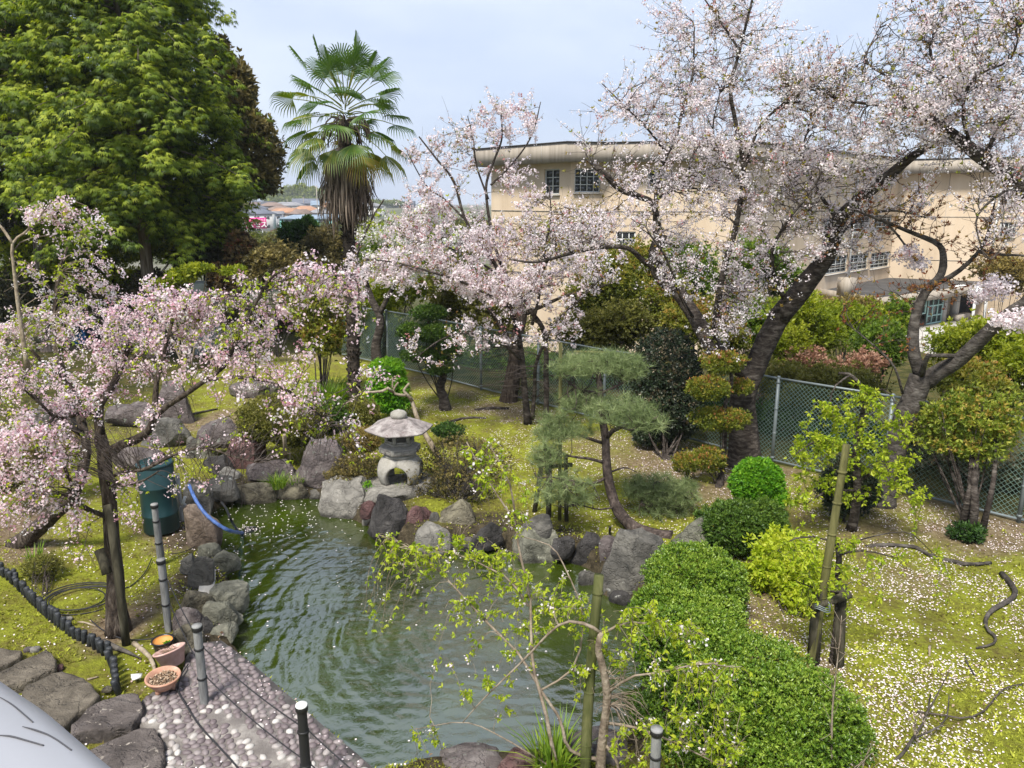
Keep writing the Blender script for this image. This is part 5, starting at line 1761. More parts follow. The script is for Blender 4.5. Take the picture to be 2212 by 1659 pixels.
# ================================================================== CHERRIES
# --- the big forked cherry right of centre
Y0 = 14.4
base = G(1608, 1002)
L = lambda pts, Y=Y0: limb_pts(pts, Y)
bigl = [
 (L([(1610, 1012), (1607, 960), (1605, 900), (1607, 850), (1632, 790), (1660, 729), (1688, 674)]), 66, 42),
 (L([(1680, 690), (1739, 616, 14.3), (1778, 565, 14.2), (1797, 526, 14.1), (1812, 476, 14), (1867, 422, 13.8), (1926, 375, 13.6), (1973, 336, 13.4), (2040, 300, 13.3)]), 46, 14),
 (L([(1622, 810), (1580, 782), (1541, 750, 14.6), (1504, 690, 14.9), (1465, 631, 15.1), (1425, 595, 15.2), (1414, 550, 15.2), (1430, 505, 15.2)]), 40, 26),
 (L([(1418, 560, 15.2), (1416, 490, 15.3), (1418, 422, 15.4), (1432, 352, 15.5), (1461, 293, 15.6), (1478, 219, 15.7), (1496, 160, 15.8), (1500, 60, 15.9)]), 14, 3),
 (L([(1412, 580, 15.2), (1386, 560, 15.1), (1355, 536, 14.9), (1300, 534, 14.7), (1238, 546, 14.5), (1160, 566, 14.3), (1100, 560, 14.2)]), 13, 4),
 (L([(1425, 500, 15.3), (1410, 440, 15.3), (1386, 427, 15.2), (1336, 407, 15), (1308, 376, 14.9), (1285, 358, 14.9)]), 13, 14),
 (L([(1541, 745, 14.6), (1546, 690, 14.2), (1553, 640, 14), (1567, 566, 13.9), (1586, 504, 13.8), (1606, 375, 13.7), (1590, 270, 13.7), (1578, 190, 13.7), (1598, 109, 13.7), (1632, -30, 13.7)]), 16, 5),
 (L([(1606, 370, 13.7), (1637, 281, 13.6), (1680, 234, 13.5), (1739, 195, 13.4), (1817, 150, 13.3)]), 8, 2.5),
 (L([(1598, 109, 13.7), (1559, 51, 13.9), (1516, -10, 14)]), 6, 3),
 (L([(1700, 655, 14.3), (1672, 600, 13.8), (1668, 555, 13.6), (1672, 527, 13.5), (1707, 469, 13.3), (1740, 430, 13.2), (1770, 380, 13.2)]), 11, 3),
 (L([(1800, 520, 14.1), (1860, 470, 14.6), (1930, 455, 15), (2000, 470, 15.2)]), 9, 3),
 (L([(1420, 430, 15.4), (1480, 390, 15.8), (1500, 330, 16), (1560, 290, 16.2)]), 7, 3),
 (L([(1440, 330, 15.5), (1400, 280, 15.3), (1360, 240, 15.2), (1300, 180, 15.2)]), 6, 2.5),
 (L([(1605, 400, 13.7), (1560, 340, 14), (1540, 280, 14.3), (1555, 200, 14.4)]), 6, 2.5),
 (L([(1810, 478, 14), (1760, 400, 14.3), (1735, 330, 14.5), (1750, 260, 14.6)]), 9, 3),
 (L([(1500, 690, 14.9), (1470, 640, 14.2), (1440, 560, 13.8), (1400, 500, 13.6)]), 8, 3),
]
pads = [(1475, 180, 95, 130, 15.6, 1.2, 36), (1400, 250, 75, 80, 15.3, .9, 17), (1440, 60, 45, 60, 15.6, .8, 9), (1560, 90, 70, 100, 14, .9, 16), (1540, 260, 90, 80, 14.5, 1.2, 21), (1640, 200, 80, 110, 13.8, 1.1, 24),
        (1730, 190, 80, 90, 13.6, 1, 22), (1790, 230, 70, 80, 13.6, .9, 17), (1740, 330, 90, 70, 14.2, 1.2, 19), (1640, 360, 90, 70, 14.2, 1.1, 21), (1850, 350, 90, 70, 13.8, 1.1, 18), (1690, 440, 90, 60, 13.8, 1.2, 20),
        (1800, 430, 90, 60, 14, 1.1, 20), (1920, 440, 80, 50, 14.4, 1, 11), (1560, 420, 80, 60, 14.8, 1.1, 13), (1430, 440, 90, 60, 15, 1, 24), (1310, 480, 90, 42, 14.8, .8, 19), (1230, 510, 80, 35, 14.5, .6, 12),
        (1480, 540, 90, 50, 14.8, 1, 15), (1620, 520, 60, 45, 13.8, .8, 12), (1600, 650, 50, 45, 13.9, .4, 14), (1570, 720, 45, 26, 13.9, .35, 12), (1640, 600, 60, 40, 13.7, .5, 11), (1480, 620, 60, 26, 14.3, .5, 6),
        (1740, 520, 60, 50, 13.7, .7, 15), (1330, 380, 50, 30, 14.9, .4, 6), (1290, 270, 40, 40, 15.2, .4, 5), (1870, 520, 60, 40, 14.6, .6, 9), (1680, 100, 60, 60, 13.6, .6, 6), (1610, 20, 40, 50, 13.8, .6, 6), (1470, 330, 80, 70, 15.4, 1, 16)]
cherry('cherry_tree', 'big forked cherry with white blossom in front of the school', base, bigl, pads, 'up', M['bark'], 'blossom', 'leaf_young', (4, 8), (5, 0.25, 0.8), 0.064, (1, 0.05), 0.3, None, 0.25, 0.0075, 1)

# --- the cherry that reaches in from beyond the right edge
Yr = 12.0
rb = np.array([9.6, 11.0, 0.0])
rb[2] = gz(rb)
rl = [
 (np.array([rb - [0, 0, .2], rb + [0.05, 0.1, 1.6], at(2300, 470, 11.8), at(2212, 408, 12), at(2168, 371, 12), at(2110, 332, 12.1), at(2051, 285, 12.2), at(1990, 245, 12.4)]), 60, 14),
 (L([(2060, 290, 12.2), (2010, 245, 12.6), (1950, 230, 12.9), (1895, 227, 13), (1817, 215, 13.1), (1758, 195, 13.2), (1690, 180, 13.3)]), 12, 3),
 (L([(2129, 340, 12.1), (2150, 290, 12.2), (2180, 240, 12.4), (2207, 203, 12.6), (2240, 130, 12.8)]), 11, 4),
 (L([(2100, 322, 12.1), (2080, 250, 12), (2100, 170, 11.9), (2180, 130, 11.8), (2205, 60, 11.8)]), 8, 3),
 (L([(2020, 262, 12.3), (2040, 180, 12.6), (2010, 110, 12.8), (2040, 20, 13)]), 8, 3),
 (L([(1960, 232, 12.8), (1920, 170, 13), (1870, 130, 13.1), (1900, 60, 13.2)]), 6, 2.5),
 (L([(2200, 400, 12), (2160, 420, 11.6), (2110, 470, 11.4), (2120, 540, 11.3)]), 7, 2.5),
]
pads = [(2010, 150, 110, 90, 12.6, 1.2, 40), (2120, 90, 100, 90, 12.2, 1.2, 36), (1960, 60, 70, 60, 12.8, .8, 15), (1900, 180, 90, 60, 12.9, .9, 22), (1820, 190, 70, 45, 13.1, .6, 12), (2150, 210, 90, 90, 12.2, 1, 31), (2060, 230, 90, 60, 12.3, .9, 25),
        (1960, 270, 90, 50, 12.6, .8, 20), (2200, 300, 60, 70, 12, .8, 14), (2120, 380, 60, 60, 11.8, .7, 11), (2180, 460, 60, 60, 11.6, .6, 10), (1890, 320, 80, 50, 13, .7, 12), (2200, 20, 60, 60, 12, .8, 14), (2040, 30, 60, 40, 12.8, .6, 9), (2040, 330, 50, 30, 12.2, .4, 6)]
cherry('cherry_tree', 'white blossoming cherry limb reaching in from the right edge', rb, rl, pads, 'up', M['bark'], 'blossom', 'leaf_young', (4, 8), (5, 0.22, 0.7), 0.06, (1, 0.045), 0.3, None, 0.3, 0.007, 2)

# --- the forked nearly bare tree on the right
Yt = 12.4
tb = G(1907, 1086)
tl = [
 (L([(1904, 1096, Yt), (1912, 1050, Yt), (1930, 985, Yt), (1952, 915, Yt), (1975, 855, Yt), (1990, 812, Yt)]), 46, 44),
 (L([(1988, 815, Yt), (1972, 752, 12.5), (1976, 694, 12.6), (1996, 635, 12.7), (2031, 596, 12.8), (2038, 556, 12.9), (2026, 527, 13), (1973, 504, 13.1), (1914, 480, 13.2), (1850, 455, 13.3)]), 27, 4),
 (L([(1996, 827, Yt), (2030, 802, 12.3), (2063, 784, 12.2), (2110, 741, 12), (2168, 686, 11.8), (2230, 640, 11.6), (2300, 560, 11.4)]), 36, 22),
 (L([(2010, 618, 12.7), (2067, 588, 12.6), (2121, 535, 12.5), (2140, 480, 12.5), (2150, 430, 12.5)]), 13, 3),
 (L([(2115, 545, 12.5), (2160, 550, 12.3), (2212, 552, 12.2), (2260, 560, 12)]), 7, 4),
 (L([(1914, 480, 13.2), (1945, 515, 13.1), (1966, 550, 13), (1985, 572, 13)]), 5, 2.5),
 (L([(2067, 770, 12.2), (2040, 768, 12.1), (2004, 768, 12)]), 11, 8),
 (L([(1990, 812, 12.3), (1997, 785, 12.1), (2006, 766, 12)]), 14, 9),
 (L([(1950, 850, 12.3), (1930, 790, 12.2), (1880, 740, 12.3), (1830, 700, 12.5)]), 6, 2),
]
pads = [(1900, 470, 60, 50, 13.2, .6, 12), (2000, 450, 70, 60, 13, .7, 14), (2090, 480, 70, 60, 12.6, .7, 16), (2150, 560, 60, 60, 12.3, .6, 12), (1960, 600, 60, 60, 12.8, .6, 9), (1880, 660, 70, 70, 12.5, .6, 10), (2060, 640, 40, 40, 12.4, .4, 6), (1960, 730, 40, 60, 12.3, .4, 6)]
ft = cherry('bare_tree', 'forked grey tree with rusty new leaves and a sawn stub at the fence', tb, tl, pads, 'up', M['bark_grey'], 'blossom', 'leaf_rust', (0, 0), (4, 0.12, 0.4), 0.07, (3, 0.05), 0.3, None, 0.35, 0.0055, 3, leaf_tmpl=BUNCH_S)
# white blossom tufts on its right limb
mb = MB()
for (u, v, ru, rv, Y, n) in [(2150, 620, 40, 22, 11.9, 110), (2185, 692, 42, 22, 11.6, 150), (2120, 640, 25, 15, 12, 50), (1962, 548, 26, 20, 13, 70), (1984, 570, 20, 10, 13, 40)]:
    P = np.array([at(u + ru * a_, v + rv * b_, Y + .3 * c_) for a_, b_, c_ in np.clip(rng.normal(size=(n, 3)) * .55, -1, 1)])
    scatter_mix(mb, FLOW, P, frames(rng.normal(size=P.shape)), 0.085 * (.7 + .6 * rng.random(n)), np.clip(rng.normal(.45, .25, n), 0, 1))
part('blossoms', mb, M['blossom'], ft)

# --- the many-stemmed cherry in the middle
Ym = 17.2
cb = G(1150, 908)
ml = [
 (L([(1140, 915), (1134, 850), (1128, 780), (1119, 720), (1101, 661), (1082, 603), (1066, 564), (1035, 525), (1003, 470), (980, 392), (941, 341), (905, 295)], Ym), 15, 3),
 (L([(1180, 905, 17), (1180, 814, 17), (1176, 720, 17), (1144, 669, 17), (1105, 614, 17.2), (1082, 571, 17.4), (1062, 500, 17.6), (1050, 407, 17.7), (1066, 350, 17.7), (1084, 300, 17.7), (1082, 240, 17.7)]), 13, 3),
 (L([(1150, 700, 17), (1160, 661, 16.8), (1172, 600, 16.6), (1176, 540, 16.5), (1190, 470, 16.5), (1186, 400, 16.5)]), 8, 2.5),
 (L([(1150, 905, 17.1), (1155, 840, 17), (1160, 780, 16.7), (1200, 700, 16.5), (1260, 640, 16.3), (1300, 600, 16.2)]), 10, 3),
 (L([(1105, 670, 17), (1060, 640, 16.6), (1000, 610, 16.4), (940, 590, 16.4), (870, 570, 16.4), (800, 560, 16.4)]), 8, 2.5),
 (L([(1075, 590, 17.2), (1020, 560, 17.6), (960, 530, 18), (900, 500, 18.2)]), 6, 2.5),
 (L([(1000, 470, 17.2), (960, 430, 17.4), (920, 400, 17.6), (880, 330, 17.8)]), 5, 2),
 (L([(1055, 430, 17.7), (1030, 360, 17.8), (1022, 300, 17.9), (1010, 250, 17.9)]), 5, 2),
 (L([(1060, 400, 17.7), (1110, 350, 17.6), (1150, 290, 17.6), (1168, 220, 17.6)]), 5, 2),
 (L([(1128, 780, 17.2), (1080, 740, 16.6), (1010, 720, 16.3), (950, 735, 16.2), (890, 780, 16.1)]), 6, 2),
]
pads = [(1080, 270, 85, 45, 17.7, .7, 20), (1010, 290, 50, 50, 17.9, .6, 8), (940, 330, 55, 60, 17.6, .7, 12), (990, 360, 60, 50, 17.7, .7, 12), (920, 420, 60, 50, 17.8, .7, 11), (1080, 380, 60, 40, 17.6, .6, 8),
        (1000, 520, 100, 60, 17.3, 1, 28), (1110, 540, 100, 60, 16.9, 1, 30), (1210, 560, 80, 55, 16.5, .9, 20), (900, 540, 80, 45, 17.4, .8, 20), (1050, 620, 110, 45, 16.7, 1, 28), (930, 600, 90, 35, 16.5, .8, 23), (820, 580, 70, 30, 16.5, .6, 17),
        (1180, 640, 90, 50, 16.5, .8, 20), (1270, 630, 50, 50, 16.3, .6, 8), (1150, 470, 80, 45, 16.8, .7, 14), (1250, 480, 60, 40, 16.4, .6, 10), (1050, 710, 90, 40, 16.4, .7, 11), (950, 760, 80, 40, 16.2, .5, 8), (1200, 720, 60, 40, 16.4, .5, 6), (890, 470, 60, 40, 18, .7, 10)]
mc_ = cherry('cherry_tree', 'slender many-stemmed cherry with pale pink blossom in the middle of the garden', cb, ml, pads, 'up', M['bark'], 'blossom', 'leaf_young', (3, 6), (5, 0.2, 0.6), 0.068, (2, 0.045), 0.25, None, 0.3, 0.0055, 4, tmpl=FLOW_FAR, ftint=(0.42, 0.26))

Bw, W = strands(np.concatenate([spline(x[0], 30)[3:24] for x in ml[:4]]), np.tile([0.3, 0, 0.4], (84, 1)), [(1110, 740, 110, 90, 16.8, .7, 60), (1200, 800, 60, 60, 16.8, .6, 24), (1040, 790, 60, 60, 16.6, .5, 24), (1150, 640, 110, 70, 16.8, .7, 30)], 'up')
V, Fq = tubes(Bw, taper(Bw, np.full(len(Bw), .009), .003), 4)
part('bare_twigs', MB().add(V, Fq), M['bark_twig'], mc_)
# --- white cherry behind the palm
wb = G(820, 792)
wl = [
 (L([(818, 796, 23.4), (812, 750, 23.4), (822, 690, 23.4), (800, 640, 23.5), (790, 580, 23.6), (845, 520, 23.8), (880, 470, 24)]), 24, 4),
 (L([(820, 680, 23.4), (850, 620, 23.2), (900, 570, 23), (960, 540, 22.9)]), 12, 3),
 (L([(795, 620, 23.5), (770, 560, 23.3), (800, 480, 23.4), (830, 430, 23.6)]), 9, 3),
]
pads = [(830, 490, 60, 30, 23.7, .8, 18), (880, 500, 60, 26, 23.8, .8, 18), (930, 540, 60, 20, 23.2, .8, 18), (820, 550, 60, 18, 23.5, .8, 18), (870, 590, 80, 18, 23.2, .8, 20), (940, 470, 50, 40, 24, .7, 14), (790, 520, 30, 25, 23.4, .5, 12), (980, 480, 40, 50, 24, .6, 10)]
cherry('cherry_tree', 'white cherry with a thick dark trunk against the fence behind the palm', wb, wl, pads, 'up', M['bark'], 'blossom_white', 'leaf_lime', (4, 3), (5, 0.15, 0.4), 0.1, (3, 0.08), 0.25, None, 0.4, 0.006, 5, tmpl=FLOW_FAR)
# --- thick leaning trunk by the fence
gb = G(1099, 876)
gl = [(L([(1098, 884, 19.4), (1103, 830, 19.4), (1112, 780, 19.5), (1120, 720, 19.7), (1140, 640, 20), (1180, 560, 20.3), (1220, 500, 20.5)]), 38, 8),
      (L([(1112, 780, 19.5), (1080, 700, 19.8), (1030, 640, 20), (980, 600, 20.1)]), 14, 4), (L([(1130, 680, 19.8), (1220, 640, 19.5), (1300, 620, 19.3)]), 10, 3)]
pads = [(1160, 540, 90, 50, 20.2, 1, 22), (1020, 600, 80, 40, 20, .9, 18), (1290, 560, 70, 50, 19.5, .8, 18), (1240, 490, 70, 40, 20.3, .8, 18), (1100, 500, 80, 40, 20.3, .8, 16)]
cherry('cherry_tree', 'old cherry with a thick leaning trunk pressed against the fence', gb, gl, pads, 'up', M['bark_old'], 'blossom', 'leaf_young', (4, 3), (5, 0.15, 0.45), 0.085, (3, 0.07), 0.25, None, 0.5, 0.006, 6, tmpl=FLOW_FAR)

# --- distant cherry in front of the school wall, pale pink haze of flowers
db = gpt(1330, 31)
dl_ = [(np.array([db, at(1330, 640, 31), at(1320, 560, 31), at(1290, 500, 31)]), 10, 3), (L([(1330, 610, 31), (1400, 560, 31), (1470, 530, 31)]), 6, 2), (L([(1325, 580, 31), (1260, 560, 31), (1200, 540, 31)]), 6, 2)]
pads = [(1320, 560, 70, 30, 31, 1, 20), (1430, 560, 60, 26, 31, 1, 18), (1240, 575, 60, 26, 31, 1, 14), (1380, 600, 60, 20, 31, 1, 12)]
cherry('cherry_tree', 'pale pink cherry far behind against the foot of the school wall', db, dl_, pads, 'up', M['bark'], 'blossom', 'leaf_young', (6, 5), (5, 0.2, 0.5), 0.12, (1, 0.08), 0.2, None, 0.2, 0.006, 16, tmpl=FLOW_FAR)

# --- pink weeping cherry in the left foreground
Yw = 8.6
kb = G(258, 1368)
wl = [
 (L([(256, 1376, 8.33), (251, 1300, 8.36), (247, 1220, 8.4), (240, 1130, 8.45), (232, 1050, 8.5), (226, 990, 8.55), (217, 940, 8.6)]), 38, 27),
 (L([(219, 950, 8.6), (213, 881, 8.7), (232, 850, 8.8), (256, 807, 9), (275, 760, 9.2), (300, 700, 9.4)]), 21, 7),
 (L([(226, 985, 8.55), (262, 962, 8.5), (305, 945, 8.45), (330, 915, 8.4), (336, 870, 8.4), (338, 823, 8.45), (352, 770, 8.5), (370, 701, 8.55)]), 22, 6),
 (L([(334, 900, 8.4), (362, 876, 8.3), (391, 858, 8.2), (441, 823, 8.1), (488, 787, 8.05), (519, 713, 8), (555, 651, 8), (578, 608, 8), (612, 583, 8), (660, 572, 8)]), 13, 4),
 (L([(441, 823, 8.1), (508, 815, 7.95), (578, 823, 7.85), (625, 846, 7.8), (672, 881, 7.75), (720, 920, 7.7)]), 9, 2.5),
 (L([(232, 1036, 8.5), (262, 1020, 8.3), (312, 1014, 8.1), (375, 983, 7.9), (441, 967, 7.75), (500, 985, 7.65), (560, 1000, 7.6)]), 9, 2),
 (L([(236, 1052, 8.4), (270, 1048, 8.2), (310, 1038, 8), (342, 1018, 7.9)]), 7, 3),
 (L([(213, 890, 8.65), (176, 889, 8.5), (137, 905, 8.3), (113, 897, 8.2), (85, 870, 8.1), (50, 840, 8)]), 12, 4),
 (L([(240, 1120, 8.45), (210, 1108, 8.3), (185, 1098, 8.2), (166, 1080, 8.1), (154, 1045, 8), (140, 1010, 7.9)]), 12, 6),
 (L([(300, 700, 9.4), (340, 650, 9.5), (400, 640, 9.5), (470, 660, 9.4)]), 6, 2.5),
 (L([(555, 651, 8), (600, 610, 7.9), (680, 590, 7.8), (750, 600, 7.75)]), 5, 2),
 (L([(370, 701, 8.55), (420, 650, 8.5), (500, 640, 8.4), (560, 660, 8.3)]), 5, 2),
 (L([(120, 897, 8.2), (90, 930, 8), (40, 950, 7.8), (0, 1000, 7.7)]), 6, 3),
]
pads = [(370, 690, 110, 60, 8.8, .7, 40), (300, 720, 90, 60, 9.1, .6, 26), (460, 700, 90, 60, 8.4, .6, 31), (560, 680, 80, 60, 8.1, .5, 24), (640, 640, 70, 55, 7.9, .5, 17), (720, 640, 60, 50, 7.8, .4, 12), (520, 760, 80, 60, 8, .5, 19), (430, 790, 90, 50, 8.2, .5, 15),
        (250, 790, 80, 60, 8.9, .5, 19), (190, 740, 70, 50, 8.9, .6, 16), (320, 665, 60, 30, 9.4, .5, 10), (450, 690, 80, 26, 8.8, .5, 12), (640, 760, 70, 60, 7.9, .4, 10), (620, 860, 60, 50, 7.7, .3, 10), (700, 900, 60, 60, 7.7, .3, 10), (760, 980, 40, 60, 7.6, .25, 6), (640, 930, 50, 70, 7.6, .3, 6),
        (560, 900, 60, 70, 7.8, .3, 7), (760, 720, 50, 60, 7.8, .3, 5), (820, 820, 60, 50, 7.7, .3, 4), (60, 1080, 75, 70, 7.9, .4, 27), (140, 1010, 60, 60, 8, .4, 14), (30, 960, 50, 60, 7.9, .4, 14), (180, 870, 60, 50, 8.5, .4, 10), (100, 820, 70, 50, 8.2, .4, 11), (160, 1180, 22, 55, 7.9, .2, 6), (310, 1130, 22, 40, 8.1, .2, 3),
        (350, 940, 60, 60, 8.1, .4, 6), (280, 1040, 50, 40, 8.2, .3, 6), (430, 1060, 60, 50, 7.8, .3, 6), (20, 830, 50, 50, 8.2, .4, 9), (560, 610, 60, 26, 8.2, .4, 9), (110, 930, 60, 50, 8.1, .4, 7)]
wc = cherry('weeping_cherry', 'pink weeping cherry with a rough trunk tied to a wooden prop by the pond', kb, wl, pads, 'weep', M['bark_old'], 'blossom_pink', 'leaf_lime', (12, 4), (3, 0.08, 0.34), 0.054, (2, 0.035), 0.25, None, 0.45, 0.0042, 7, ftint=(0.5, 0.3))
# bare hanging whips
Bw, W = strands(np.concatenate([spline(x[0], 30)[6:] for x in wl[3:7]]), np.tile([0.6, 0, -0.2], (24 * 4, 1)), [(560, 960, 160, 90, 7.8, .4, 60), (350, 960, 120, 90, 8.2, .4, 40), (100, 960, 100, 90, 8.2, .4, 40), (680, 960, 100, 80, 7.7, .3, 26), (450, 1080, 80, 60, 7.8, .3, 14)], 'weep')
V, Fq = tubes(Bw, taper(Bw, np.full(len(Bw), 0.005), 0.0014), 4)
part('hanging_whips', MB().add(V, Fq), M['bark_twig'], wc)
# wooden prop of the weeping cherry
pr = MB()
pr.tube(spline([G(272, 1388) + [0, 0, -.1], at(257, 1260, 7.98), at(240, 1130, 8.08), at(231, 1090, 8.12)], 8), 0.046, 10)
o = single('support_pole', pr, M['pole_wood'], 'dark wooden prop leaning along the trunk of the pink weeping cherry', 'pole', G(265, 1378), True)
pr = MB().tube(spline([at(214, 1188, 8.1), at(224, 1212, 8.05), at(232, 1240, 8.0)], 4), 0.055, 10)
single('short_log', pr, M['pole_wood'], 'short cut log tied across the trunk of the pink weeping cherry', 'log', at(222, 1210, 8.08), True)

# --- second weeping cherry, farther left, with a leaning mossy trunk
b2 = G(52, 1176)
w2 = [
 (L([(40, 1180, 10.85), (75, 1148, 10.7), (115, 1112, 10.5), (148, 1080, 10.4), (175, 1030, 10.4), (186, 960, 10.5), (170, 890, 10.6), (150, 830, 10.7)]), 38, 13),
 (L([(165, 880, 10.6), (135, 800, 10.8), (117, 730, 11), (117, 686, 11.1), (122, 630, 11.2), (129, 580, 11.3), (146, 533, 11.4)]), 15, 4),
 (L([(180, 940, 10.5), (120, 900, 10.2), (70, 854, 10), (20, 820, 9.8), (-60, 820, 9.6)]), 14, 5),
 (L([(150, 830, 10.7), (90, 780, 10.9), (50, 740, 11), (-20, 730, 11)]), 9, 3),
 (L([(176, 910, 10.5), (230, 840, 10.8), (280, 780, 11.2), (350, 720, 11.6)]), 9, 3),
 (L([(60, 800, 10.2), (48, 720, 10.2), (43, 690, 10.2), (31, 588, 10.2), (27, 526, 10.2), (59, 498, 10.3), (94, 455, 10.4)]), 11, 3, M['bark_pale']),
 (L([(27, 526, 10.2), (10, 500, 10.2), (-10, 475, 10.2)]), 7, 4, M['bark_pale']),
]
pads = [(80, 720, 90, 45, 10.8, .6, 23), (150, 680, 70, 45, 11, .5, 14), (20, 740, 60, 40, 10.6, .5, 14), (200, 660, 60, 50, 11.2, .5, 10), (110, 470, 60, 22, 10.4, .3, 7), (200, 490, 40, 14, 10.5, .3, 4), (210, 560, 40, 22, 11, .3, 5), (60, 610, 50, 40, 10.6, .4, 5), (40, 500, 40, 50, 10.3, .4, 4),
        (30, 900, 60, 60, 10, .5, 7), (300, 700, 60, 40, 11.5, .4, 7), (130, 600, 60, 40, 11.2, .4, 5), (100, 800, 80, 50, 10.5, .5, 10), (240, 620, 40, 30, 11.3, .3, 4)]
cherry('weeping_cherry', 'pink weeping cherry with a leaning mossy trunk at the left edge', b2, w2, pads, 'weep', M['bark_old'], 'blossom_pink', 'leaf_lime', (9, 4), (3, 0.08, 0.32), 0.058, (4, 0.045), 0.25, None, 0.3, 0.0048, 8, ftint=(0.6, 0.3), twmat=M['bark_sap'])

# ================================================================== PINES, TOPIARY, CLIPPED SHRUBS
nb_ = G(1440, 1168)
pl = [
 (L([(1452, 1164, 11.0), (1410, 1158, 11.1), (1368, 1140, 11.2), (1334, 1100, 11.3), (1317, 1050, 11.4), (1310, 1000, 11.4), (1308, 945, 11.5), (1300, 900, 11.6), (1297, 850, 11.8), (1292, 800, 11.9)]), 28, 12),
 (L([(1308, 950, 11.5), (1330, 925, 11.3), (1360, 922, 11.1), (1400, 912, 11), (1420, 900, 10.9)]), 11, 4),
 (L([(1308, 1000, 11.4), (1270, 990, 11.3), (1230, 985, 11.2), (1190, 965, 11.1)]), 8, 3),
 (L([(1311, 1030, 11.4), (1280, 1045, 11.2), (1240, 1040, 11), (1190, 1030, 10.9)]), 8, 3),
 (L([(1312, 960, 11.5), (1265, 945, 11.6), (1220, 930, 11.7), (1190, 930, 11.8)]), 8, 3),
 (L([(1297, 850, 11.8), (1250, 840, 11.7), (1215, 815, 11.6)]), 7, 3),
 (L([(1298, 850, 11.8), (1340, 830, 11.8), (1370, 810, 11.8)]), 7, 3),
 (L([(1318, 1020, 11.4), (1350, 1010, 11.3), (1375, 1020, 11.2)]), 5, 2),
 (L([(1330, 1095, 11.3), (1290, 1100, 11.1), (1240, 1085, 11)]), 5, 2),
]
pads = [(1300, 785, 95, 30, 11.9, .8, 1.5), (1240, 800, 55, 30, 11.7, .8, .6), (1355, 800, 50, 35, 11.8, .8, .7), (1260, 870, 70, 38, 11.7, .8, .9), (1345, 895, 80, 42, 11.2, .8, 1.25), (1400, 915, 45, 26, 11, .8, .45), (1195, 930, 45, 45, 11.5, .8, .8), (1180, 985, 42, 50, 11.1, .8, .7), (1240, 930, 60, 26, 11.6, .8, .5),
        (1215, 1045, 75, 28, 11, .8, .7), (1185, 1075, 40, 20, 10.9, .8, .25), (1250, 1075, 45, 18, 11, .8, .3)]
pine('pine_tree', 'trained pine with a curved trunk leaning over the biggest boulder', nb_, pl, pads, 230, 0.15)
pb = G(1420, 1130)
pl = [(L([(1418, 1136, 12), (1425, 1100, 12), (1430, 1070, 12), (1420, 1040, 12)]), 9, 5), (L([(1425, 1100, 12), (1460, 1080, 11.9), (1490, 1060, 11.8)]), 5, 2), (L([(1425, 1095, 12), (1395, 1080, 11.9), (1370, 1060, 11.9)]), 5, 2)]
pads = [(1420, 1060, 60, 42, 12, .9, 1), (1465, 1070, 50, 40, 11.9, .9, .8), (1375, 1060, 40, 34, 12, .9, .5), (1430, 1100, 70, 26, 11.9, .9, .6)]
pine('dwarf_pine', 'soft low pine bush behind the curved pine trunk', pb, pl, pads, 380, 0.135, cat='shrub')

bush('camellia_tree', 'dark glossy egg-shaped camellia by the fence', 'tree', [(1437, 800, 74, 88, 15.6, .95), (1440, 880, 76, 72, 15.5, .95), (1400, 930, 35, 30, 15.4, 1), (1490, 880, 30, 60, 15.5, 1)], 'leaf_camellia', 7500, 0.066, base=G(1440, 990), inner=0.72, lump=0.1, lf=3, stems=14, stem_r=0.022,
     trunk=[(np.array([G(1440, 994) - [0, 0, .1], at(1442, 960, 15.5), at(1440, 930, 15.5)]), 0.12, 0.09)], stem_m='bark', tmpl=BUNCH_S, up=0.15)
bush('topiary_tree', 'small topiary tree with three tiers of red-tipped leaves', 'tree', [(1562, 783, 50, 24, 13.7, .8), (1533, 838, 50, 25, 13.5, .8), (1598, 835, 32, 16, 13.9, .8), (1556, 905, 62, 24, 13.6, .8), (1530, 992, 42, 26, 13.4, .8)], 'leaf_topiary', 3600, 0.048,
     base=G(1553, 1048), inner=0.55, lump=0.25, stems=6, stem_r=0.012, stem_m='bark', tmpl=BUNCH_S,
     trunk=[(np.array([G(1551, 1052) - [0, 0, .05], at(1560, 1010, 13.6), at(1566, 940, 13.6), at(1566, 880, 13.6), at(1580, 830, 13.6), at(1578, 790, 13.6)]), 0.055, 0.03)], tipbias=0.32)
bush('topiary_tree', 'dark twisted topiary with stacked flat green tiers near the fence', 'tree', [(928, 675, 38, 16, 18.8, .9), (885, 715, 30, 18, 18.6, .9), (940, 720, 50, 20, 18.6, .9), (905, 765, 34, 16, 18.5, .9), (960, 760, 40, 16, 18.7, .9), (950, 795, 30, 12, 18.5, .9)], 'leaf_hedge_dark', 4200, 0.06,
     base=G(962, 882), inner=0.5, lump=0.25, stems=7, stem_r=0.02, stem_m='bark', tmpl=BUNCH_S,
     trunk=[(np.array([G(963, 886) - [0, 0, .05], at(958, 858, 18.6), at(950, 835, 18.6), at(958, 812, 18.6), at(950, 770, 18.6), at(930, 720, 18.7), at(926, 690, 18.8)]), 0.13, 0.05)], tipbias=0.3)
bush('round_bush', 'vivid green clipped round bush in the middle of the right lawn', 'bush', [(1636, 1042, 56, 50, 11.9, 1), (1650, 1075, 48, 30, 11.8, 1)], 'leaf_bright', 5200, 0.05, base=G(1645, 1100), inner=0.75, lump=0.1, stems=10, tmpl=BUNCH_S, tipbias=0.35)
bush('round_bush', 'vivid green cone-shaped bush beside the palm foot', 'bush', [(838, 838, 46, 42, 17.4, 1), (835, 800, 36, 24, 17.4, 1), (845, 865, 45, 22, 17.4, 1)], 'leaf_bright', 3300, 0.075, base=G(845, 890), inner=0.7, lump=0.12, stems=7, tmpl=BUNCH_S, tipbias=0.35)
